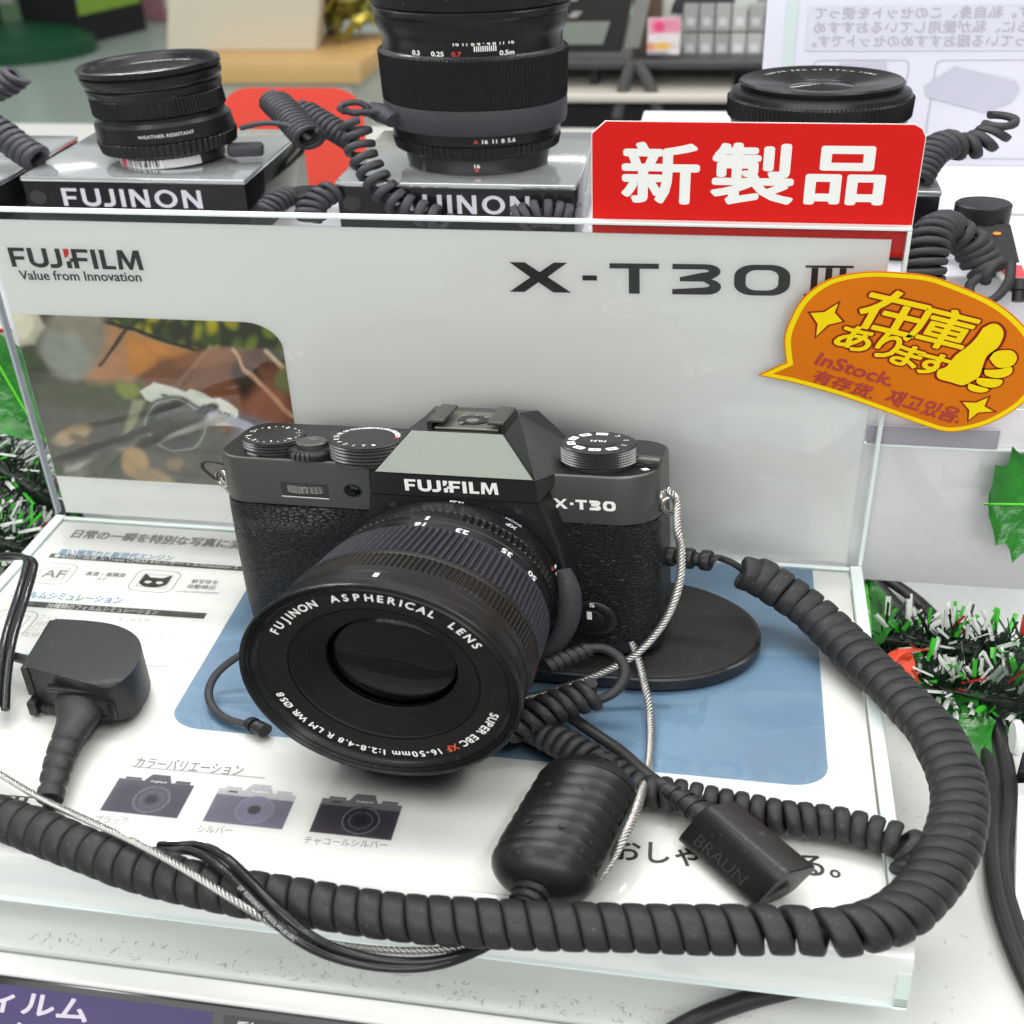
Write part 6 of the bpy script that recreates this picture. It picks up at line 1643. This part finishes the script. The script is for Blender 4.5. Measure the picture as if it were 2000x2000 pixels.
# blurred red card standing behind the plinths
rc_ = thing('far_red_card', 'blurred plain red card with rounded corners standing behind the plinths', 'card', (-18.09, 420, 36.72))
x0_, x1_, z1_, z0_ = (-55.56, 420, 81.76)[0], (20.73, 420, 82.08)[0], (-13.42, 420, 81.93)[2], -32.0
obj('card', on_plane_y(sheet([rrect(x0_, x1_, z0_, z1_, 16, 8)], -1, 0), 420), mat('bright_red_card', (0.62, 0.05, 0.03), .5), rc_)
obj('white_patch', on_plane_y(sheet([rrect((0.8, 418, 51.18)[0], (7.53, 418, 51.26)[0], (3.61, 418, 51.21)[2], (4.56, 418, 61.78)[2], 3, 4)], -1, 0), 418), M['paper'], rc_)
ft = thing('second_table', 'pale table top far behind the plinths', 'table', (60, 430, TZ))
obj('top', box(-700, 560, 400, 760, TZ - 30, TZ - .5, 2), mat('far_white_top', (0.62, 0.64, 0.60), .4), ft)
obj('panel', box(-700, 560, 420, 740, -900, TZ - 31), mat('far_white_panel', (0.55, 0.55, 0.53), .5), ft)

# black rack with monitor, price card and boxes
Y0 = 900.0
rk = thing('black_rack', 'black metal rack with pale shelves behind the red sign', 'rack', (151.24, 900, -42.41))
blkm = mat('black_rack_paint', (0.010, 0.010, 0.011), .45)
ra, rb_ = (61.97, 900, 2.98), (248.29, 900, -11.19)
obj('back_panel', box(ra[0] - 60, rb_[0] + 150, Y0 + 260, Y0 + 275, -900, (138.09, 1160, -19.63)[2]), blkm, rk)
obj('shelf_beam', box(ra[0] - 60, rb_[0] + 150, Y0, Y0 + 250, (150.51, 900, -9.8)[2], (150.28, 900, 0.37)[2], 3), mat('rack_beam', (.055, .055, .055), .4), rk)
obj('lower_board', box(ra[0] - 60, (211.52, 880, -32.07)[0], Y0 - 20, Y0 + 230, (152.13, 880, -39.13)[2], (151.92, 880, -29.34)[2], 3), mat('pale_board', (.62, .58, .52), .5), rk)
obj('lower_front', box(ra[0] - 60, rb_[0] + 150, Y0 - 10, Y0 + 250, -900, (151.74, 890, -43.12)[2]), blkm, rk)
obj('upright', box((97.97, 905, -12.49)[0], (104.06, 905, -12.48)[0], Y0 + 20, Y0 + 40, (151.27, 900, -43.98)[2], (150.51, 900, -9.8)[2]), blkm, rk)
for (u_a, u_b) in ((((133.03, 890, 0.95)), ((121.68, 890, -56.01))), (((136.19, 890, 0.95)), ((156.04, 890, -55.68)))):
    obj('dangling_cable', tube([u_a, ((u_a[0] + u_b[0]) / 2, 890, (u_a[2] + u_b[2]) / 2 + 6), u_b], 5, 8, 8), mat('grey_cable', (.09, .09, .09), .5), rk, smooth=60)
mo = thing('tablet_sign', 'black framed tablet showing grey menu lines behind the tall lens', 'tablet', (102.41, 900, 9.04))
x0_, x1_ = (62.47, 900, 34.33)[0], (123.69, 900, 33.94)[0]
zb_, zt_ = (102.41, 900, 9.04)[2], (102.28, 900, 87.3)[2]
shx = ((133.52, 900, 58.25)[0] - (120.76, 900, 11.01)[0])
def shear_box(x0, x1, y0, y1, z0, z1, sh):
    V, F = box(x0, x1, y0, y1, z0, z1)
    V[:, 0] += (V[:, 2] - z0) / (z1 - z0) * sh * 1.6
    return V, F
obj('frame', shear_box(x0_, x1_, Y0 - 4, Y0 + 12, zb_, zt_, shx * .6), blkm, mo)
obj('screen', shear_box(x0_ + 12, x1_ - 14, Y0 - 7, Y0 - 5, zb_ + 8, (102.36, 900, 39.02)[2], shx * .28), mat('grey_green_screen', (.20, .23, .20), .4, var=.3, var_scale=14), mo)
obj('metal_side', shear_box(x1_ + 3, x1_ + 14, Y0 - 4, Y0 + 12, zb_ + 4, zt_, shx * .6), mat('grey_bezel', (.20, .20, .19), .4), mo)
for k in range(4):
    zz = (102.51, 898, 43.31)[2] + k * 16
    obj('menu_line', shear_box(x0_ + 20, x1_ - 34, Y0 - 9, Y0 - 7.5, zz, zz + 6, 3), mat('grey_text_line', (.30, .30, .29), .5), mo)
bw = thing('brown_box', 'brown carton between the tablet and the white camera box', 'box', (141.33, 950, 19.56))
obj('carton', box((129.21, 950, 40.02)[0], (151.8, 950, 39.82)[0], 950, 1050, (141.88, 950, -8.48)[2], (140.44, 950, 64.87)[2], 2), mat('brown_carton', (.16, .11, .075), .6), bw)
pc_ = thing('price_card', 'small pink and yellow price card on the black rack', 'price card', (157.08, 895, 5.93))
V, F = grid_geo(30, 40)
a, b = (144.08, 895, 6.95), (168.88, 895, 42.35)
P = np.c_[V[:, 0] * 100, V[:, 1] * 100]
C_ = paint(P, '#d9d2d4', [('p', [(4, 55), (100, 60), (100, 98), (4, 98)], '#d98aa4', 8), ('e', (35, 75), 18, 15, 0, '#d8447a', 10), ('e', (45, 22), 30, 10, 0, '#e0b04a', 10), ('e', (10, 20), 12, 12, 0, '#d88a70', 10), ('p', [(0, 0), (70, 0), (60, 8), (0, 8)], '#9a90a4', 6)])
obj('card', (np.c_[a[0] + (b[0] - a[0]) * V[:, 0], np.full(len(V), 895), a[2] + (b[2] - a[2]) * V[:, 1]], F), M['print'], pc_, colors=C_)
cbx = thing('camera_carton', 'white carton with a navy band behind the price card', 'box', (187.6, 960, 17.44))
x0_, x1_ = (151.39, 960, 38.11)[0], (225.76, 960, 37.45)[0]
obj('carton', box(x0_, x1_, 960, 1080, (188.66, 960, -9.54)[2], (185.82, 960, 62.75)[2], 2), mat('white_carton', (.62, .66, .60), .5), cbx)
obj('navy_band', box((167.85, 958, 30.2)[0], (224.6, 958, 29.77)[0], 956, 959, (195.16, 958, 29.99)[2], (194.77, 958, 39.07)[2]), mat('navy_print', (.10, .11, .22), .5), cbx)
obj('dark_lens_print', on_plane_y(sheet([arc((184.84, 958, 38.16)[0], (184.95, 958, 35.13)[2], 26, 30, 0, 180, 16)], 0, 1), 959.5), mat('dark_print', (.04, .045, .05), .5), cbx)
V, F = text_fit('ミラーレス', (213.38, 955, 32.4)[0] - (171.89, 955, 32.72)[0], 9, bold=.03)
obj('band_lettering', on_plane_y((V + np.array([(171.89, 955, 32.72)[0], (171.91, 955, 32.22)[2], 1.2]), F), 955.6), mat('pale_print', (.45, .45, .55), .5), cbx)
sm = random.Random(4)
for k in range(8):
    for j in range(2):
        x_ = (169.83, 930, 23.14)[0] + k * 12.5 * 1.0; 
        bx_ = thing('small_pack', '%s grey pack from the price card in the %s row of the black rack' % (('first', 'second', 'third', 'fourth', 'fifth', 'sixth', 'seventh', 'eighth')[k], 'upper' if j else 'lower'), 'pack', (x_ + 5, 932, (197.04, 930, -3.35)[2] + j * 26), 'grey retail packs on the black rack')
        v_ = sm.uniform(.30, .48)
        obj('carton', box(x_, x_ + 11.2, 930, 950, (197.04, 930, -3.35)[2] + j * 26, (197.04, 930, -3.35)[2] + j * 26 + 24), mat('grey_pack', (v_, v_ * 1.02, v_), .5), bx_)
        obj('label', box(x_ + 2.5, x_ + 8.7, 929.3, 929.8, (197.04, 930, -3.35)[2] + j * 26 + 5, (197.04, 930, -3.35)[2] + j * 26 + 13), mat('pale_label', (v_ + .2, v_ + .2, v_ + .22), .5), bx_)

# white poster seen from behind, its text mirrored
YP = 200.0
po = thing('white_poster', 'white poster with mirrored grey text standing behind the pancake lens', 'poster', (268.84, 200, 96.03))
x0_, x1_ = (218.72, 200, 126.92)[0], (218.72, 200, 126.92)[0] + 130
z0_, z1_ = 98.2, (252.09, 200, 180.59)[2]
obj('sheet', box(x0_, x1_, YP, YP + .8, z0_, z1_), mat('lavender_white_sheet', (0.60, 0.60, 0.68), .5), po)
obj('fold', box((225.3, 200, 150.15)[0], (229.32, 200, 150.14)[0], YP - .35, YP - .1, z0_, z1_), mat('pale_green_fold', (.50, .58, .57), .5), po)
grt = mat('show_through_grey', (0.40, 0.40, 0.46), .6)
obj('text_panel', box((232.77, 199, 150.34)[0], x1_, YP - .35, YP - .12, (263.34, 199, 150.28)[2], (261.36, 199, 169.99)[2]), mat('pale_lilac_panel', (.545, .545, .625), .6), po)
for s, u0, u1, v0 in (('す。私自身、このセットを使って', 0, 0, 36), ('らに、私が愛用しているおすすめ', 0, 0, 64), ('っている超おすすめのセットです。', 0, 0, 90)):
    za = {36: (261.95, 199, 164.15)[2], 64: (262.56, 199, 158.03)[2], 90: (263.16, 199, 152.06)[2]}[v0]
    xs_, xe = (235.06, 199, 161.49)[0], (305.2, 199, 161.05)[0]
    V, F = text_fit(s, xe - xs_, 5.2, bold=.02)
    obj('mirrored_lettering', on_plane_y((np.c_[xe - V[:, 0], V[:, 1] + za, V[:, 2] * .2 + .55], [f[::-1] for f in F]), YP), grt, po)
for (a, b) in (((236.12, 199, 103.16), (268.48, 199, 146.47)), ((277.08, 199, 101.38), (318.74, 199, 146.44))):
    V, F = fill2d([rrect(a[0], b[0], a[2], b[2], 2.5, 4), rrect(a[0] + .35, b[0] - .35, a[2] + .35, b[2] - .35, 2.2, 4)[::-1]])
    obj('picture_frame_line', on_plane_y((V + np.array([0, 0, .4]), F), YP), grt, po)
for pts in ([(242.33, 199, 138.95), (244.98, 199, 144.89), (260.76, 199, 145.34), (261.6, 199, 136.7), (243.04, 199, 136.64)], [(274.36, 199, 134.46), (279.76, 199, 139.49), (283.56, 199, 143.1), (304.46, 199, 136.84), (306.1, 199, 133.45), (304.03, 199, 127.74), (296.18, 199, 123.06), (275.72, 199, 129.86)]):
    a_ = [(p[0], p[2]) for p in pts][::-1]
    V, F = fill2d([a_]); obj('show_through_picture', on_plane_y((V + np.array([0, 0, .45]), F), YP), mat('lilac_grey_shape', (.45, .45, .53), .6), po)

# a distant row of coloured packages on the floor fixture
for k, (p_, c_, w_, h_) in enumerate((((-2177, 6231, -900), (.62, .30, .34), 120, 330), ((-2176, 6383, -900), (.60, .55, .52), 110, 260), ((-2065, 6167, -900), (.55, .24, .30), 90, 200), ((-2690, 5901, -900), (.25, .40, .22), 150, 420))):
    bx_ = thing('far_package', ('pinkish package on the floor right of the floor display', 'pale package on the floor behind the pinkish ones', 'small pink package nearest the white cabinet', 'green package behind the pack stand')[k], 'package', p_, 'distant packages on the shop floor')
    obj('carton', box(p_[0] - w_ / 2, p_[0] + w_ / 2, p_[1], p_[1] + 120, -900, -900 + h_, 4), mat('package_print', c_, .5, var=.3, var_scale=9), bx_)
    obj('label', box(p_[0] - w_ * .3, p_[0] + w_ * .3, p_[1] - 3, p_[1] - 1, -900 + h_ * .35, -900 + h_ * .7), mat('package_label', (.7, .7, .66), .5), bx_)


# ------------------------------------------------------------------ Christmas garlands and holly at both sides
rt = random.Random(21)
def strip(V, F, c, d, L, w, up):
    x = np.array(d, float); x /= np.linalg.norm(x)
    y = np.cross(up, x); y /= np.linalg.norm(y) + 1e-9
    z = np.cross(x, y) * .35
    n0 = len(V)
    for s, t, q_ in ((-1, -1, 0), (1, -1, 0), (1, 0, 1), (-1, 0, 1), (1, 1, 0), (-1, 1, 0)):
        V.append(tuple(np.array(c) + x * s * L / 2 + y * t * w / 2 + z * q_ * w))
    F += [[n0, n0 + 1, n0 + 2, n0 + 3], [n0 + 3, n0 + 2, n0 + 4, n0 + 5]]
def garland(label, cores, n, base, radius):
    """Bushy garland: strands stand out from twisted cores, dark inside and mostly pale or green at the tips."""
    g = thing('tinsel_garland', label, 'garland', base, 'Christmas garlands beside the stand')
    sets = {k: ([], []) for k in ('white', 'dark', 'green', 'red')}
    for core in cores:
        P = smooth_path(core, 1.5); T, N, B = frames(P)
        for i in range(n):
            j = rt.randrange(len(P)); a = rt.uniform(0, 2 * PI)
            d = math.cos(a) * N[j] + math.sin(a) * B[j] + T[j] * rt.gauss(0, .45); d /= np.linalg.norm(d)
            L = rt.uniform(.6, 1.1) * radius; w = rt.uniform(.7, 1.3)
            bend = np.array([rt.gauss(0, .12), rt.gauss(0, .12), rt.gauss(0, .1)])
            up = (rt.uniform(-.5, .5), rt.uniform(-.6, .1), 1)
            kind = rt.choices(('dark', 'white', 'green', 'red'), (56, 30, 12, 2))[0]
            strip(*sets['dark'], P[j] + d * L * .32, d, L * .64, w * .8, up)
            d2 = d + bend
            if kind == 'dark': strip(*sets['dark'], P[j] + d * L * .62 + d2 * L * .19, d2, L * .42, w * .7, up)
            else: strip(*sets[kind], P[j] + d * L * .6 + d2 * min(6.5, L * .22), d2, min(9.0, L * .5), w * 1.35, up)
        obj('core', tube(core, radius * .22, 8, 4), M['tinsel_dark'], g, smooth=60)
    for k, nm in (('white', 'white_strands'), ('dark', 'dark_strands'), ('green', 'green_strands'), ('red', 'red_strands')):
        o = obj(nm, (np.array(sets[k][0]), sets[k][1]), M['tinsel_' + k], g); o['kind'] = 'stuff'
    return g
garland('dark green and white tinsel garland left of the panel', [[(-75, 40, 44), (-45, 26, 26), (-22, 20, 4), (-4, 24, -16)], [(-75, 4, 14), (-48, -4, 0), (-26, -4, -12), (-8, 2, -24)]], 900, (-24, 10, TZ), 20)
garland('dark green and white tinsel garland on the table right of the stand', [[(258, -14, TZ + 9), (285, -20, TZ + 10), (312, -25, TZ + 10), (350, -30, TZ + 10)], [(268, -38, TZ + 6), (295, -44, TZ + 7), (330, -46, TZ + 7)]], 900, (298, -28, TZ), 17)

def holly(label, base, xdir, up, L, W_, spikes, mk='leaf', droop=.12):
    """Spiny leaf: outline with points, a raised midrib and veins; xdir runs from stalk to tip."""
    lf = thing('holly_leaf', label, 'leaf', base, 'holly leaves in the decoration')
    x = np.array(xdir, float); x /= np.linalg.norm(x)
    u = np.array(up, float); u -= np.dot(u, x) * x; u /= np.linalg.norm(u); y = np.cross(u, x)
    top, n = [], spikes * 6
    for i in range(n + 1):
        t = i / n; ph = (t * spikes) % 1.0
        env = math.sin(PI * min(1, t * 1.02 + .02)) ** .6
        spike = (1 - ph) if i not in (0,) else 0
        top.append((t, env * (0.76 + .24 * (abs(ph - .5) * 2) ** 1.6)))
    rows = []
    for t, h in top:
        row = []
        for s in np.linspace(-1, 1, 9):
            z = L * (.07 * abs(s) ** 1.4 - droop * (t - .5) ** 2) + .5 * math.sin(9 * t) * abs(s)
            row.append(np.array(base) + x * (t * L + .10 * W_ * abs(s) * h) + y * s * h * W_ / 2 + u * z)
        rows.append(row)
    g = loft(rows, False, False, closed=False)
    obj('blade', g, M[mk], lf, smooth=70)
    obj('midrib', tube([r[4] + u * .25 for r in rows[::3]], .5, 6, 2), M['leaf_vein'], lf, smooth=60)
    return lf
holly('large glossy green holly leaf standing at the right edge under the balloon', (311.04, -6, 37.47), np.array((282.82, -6, 34.87)) - np.array((311.04, -6, 37.47)), (-.1, -.95, .3), dist((311.04, -6, 37.47), (282.82, -6, 34.87)), 46, 5)
holly('dark green leaf lying between the thick coil and the two black cables', (281.9, -75.52, -29), np.array((266.77, -30.6, -24)) - np.array((281.9, -75.52, -29)), (0, -.1, 1), 56, 26, 4)
holly('small green leaf tucked against the right rim of the stand', (256.63, -27.49, -18), np.array((256.59, 2.06, -12)) - np.array((256.63, -27.49, -18)), (.3, -.3, 1), 34, 16, 3)
holly('crumpled green leaf at the left edge above the tinsel', (-18.33, 18, 78.48), np.array((-3.3, 10, 34.51)) - np.array((-18.33, 18, 78.48)), (.3, -1, .25), 52, 34, 4)
# ribbon, tag, price slip
rb = thing('red_ribbon', 'small red orange ribbon bow on the tinsel beside the thick coil', 'ribbon', (265.04, -29.72, -20))
o_ = np.array((264.42, -35.08, -14))
def strap(a, b, c, w, tw):
    P = smooth_path([a, b, c], 1.5); T, N, B = frames(P)
    return loft([[P[i] + w / 2 * (math.cos(tw * i / len(P)) * B[i] + math.sin(tw * i / len(P)) * N[i]), P[i] - w / 2 * (math.cos(tw * i / len(P)) * B[i] + math.sin(tw * i / len(P)) * N[i])] for i in range(len(P))], False, False, closed=False)
obj('tail', strap(o_, o_ + np.array([1.5, -7, -4]), o_ + np.array([3.5, -16, -9]), 5.0, .5), M['ribbon'], rb, smooth=60)
obj('loop', strap(o_ + np.array([-6.5, -8, -5]), o_ + np.array([-2, -1, 1]), o_ + np.array([6.5, 3, 1]), 4.2, .9), M['ribbon'], rb, smooth=60)
obj('knot', xf(box(-2, 2, -2, 2, -1.5, 1.5, .8), None, o_), M['ribbon'], rb, smooth=40)
tg_ = thing('black_tag', 'small black tag on the table under the green leaf', 'tag', (280.59, -69.2, -30))
obj('plate', prism([(p[0], p[1]) for p in ((275.85, -76.58, -29), (280.28, -78.75, -29), (284.18, -70.12, -29), (283.56, -61.24, -29), (279.07, -60.71, -29))], TZ + .2, TZ + 3, .6), M['plastic'], tg_, smooth=40)
sl_ = thing('price_slip', 'white printed price slip with red border at the left edge', 'price slip', (-15.12, 22, 65.23))
a = (-27.86, 22, 56.11); b = (-8.68, 22, 77.22)
obj('slip', box(a[0], b[0], 22, 22.4, a[2], b[2]), M['paper'], sl_)
obj('red_border', box(a[0], b[0], 21.7, 21.9, b[2] - 2.2, b[2] - .6), M['ink_red'], sl_)
V, F = text_fit('30', 7, 5.5, bold=.05)
obj('slip_lettering', on_plane_y((V + np.array([b[0] - 9, a[2] + 4, .5]), F), 22), M['ink_grey'], sl_)

# LED strip over the shelf, mirrored in the base pane
led = thing('led_strip_lamp', 'LED strip lamp above the shelf, mirrored as bright dots in the base', 'lamp', (110, 82, 300))
obj('bar', box(-60, 285, 78, 86, 302, 306, .5), M['white_plastic'], led)
for x_ in [-56, -43, -30, -17, -4, 9, 22, 36] + [182, 195, 268]:
    obj('diode', xf(lathe([(3.0, 0), (3.2, -1.2), (2.2, -2.6), (.01, -3.0)], 14, True, False), None, (x_, 82, 302)), M.setdefault('diode', emit_mat('led_light', (0.95, 0.97, 1.0), 420.0)), led)

# lint and dust on the table
dV, dF = [], []
rd_ = random.Random(8)
for k in range(420):
    c = (rd_.uniform(60, 330), rd_.uniform(-188, -60), TZ + .12)
    if c[0] < 256 and c[1] > -180: c = (c[0], rd_.uniform(-188, -181), c[2])
    a = rd_.uniform(0, 2 * PI); L = rd_.choice((.35, .5, 1.2, 2.0)) * rd_.uniform(.6, 1.3); w = .13
    n0 = len(dV)
    for t in (-1, -.3, .3, 1):
        q_ = (c[0] + math.cos(a + t * .5) * t * L / 2, c[1] + math.sin(a + t * .5) * t * L / 2)
        dV += [(q_[0] - math.sin(a) * w / 2, q_[1] + math.cos(a) * w / 2, c[2]), (q_[0] + math.sin(a) * w / 2, q_[1] - math.cos(a) * w / 2, c[2])]
    dF += [[n0 + 2 * i, n0 + 2 * i + 1, n0 + 2 * i + 3, n0 + 2 * i + 2] for i in range(3)]
lint = obj('lint', (np.array(dV), dF), mat('grey_lint', (.22, .22, .21), .8))
tag(lint, 'grey specks of dust and lint scattered on the white table', 'dust', kind='stuff')
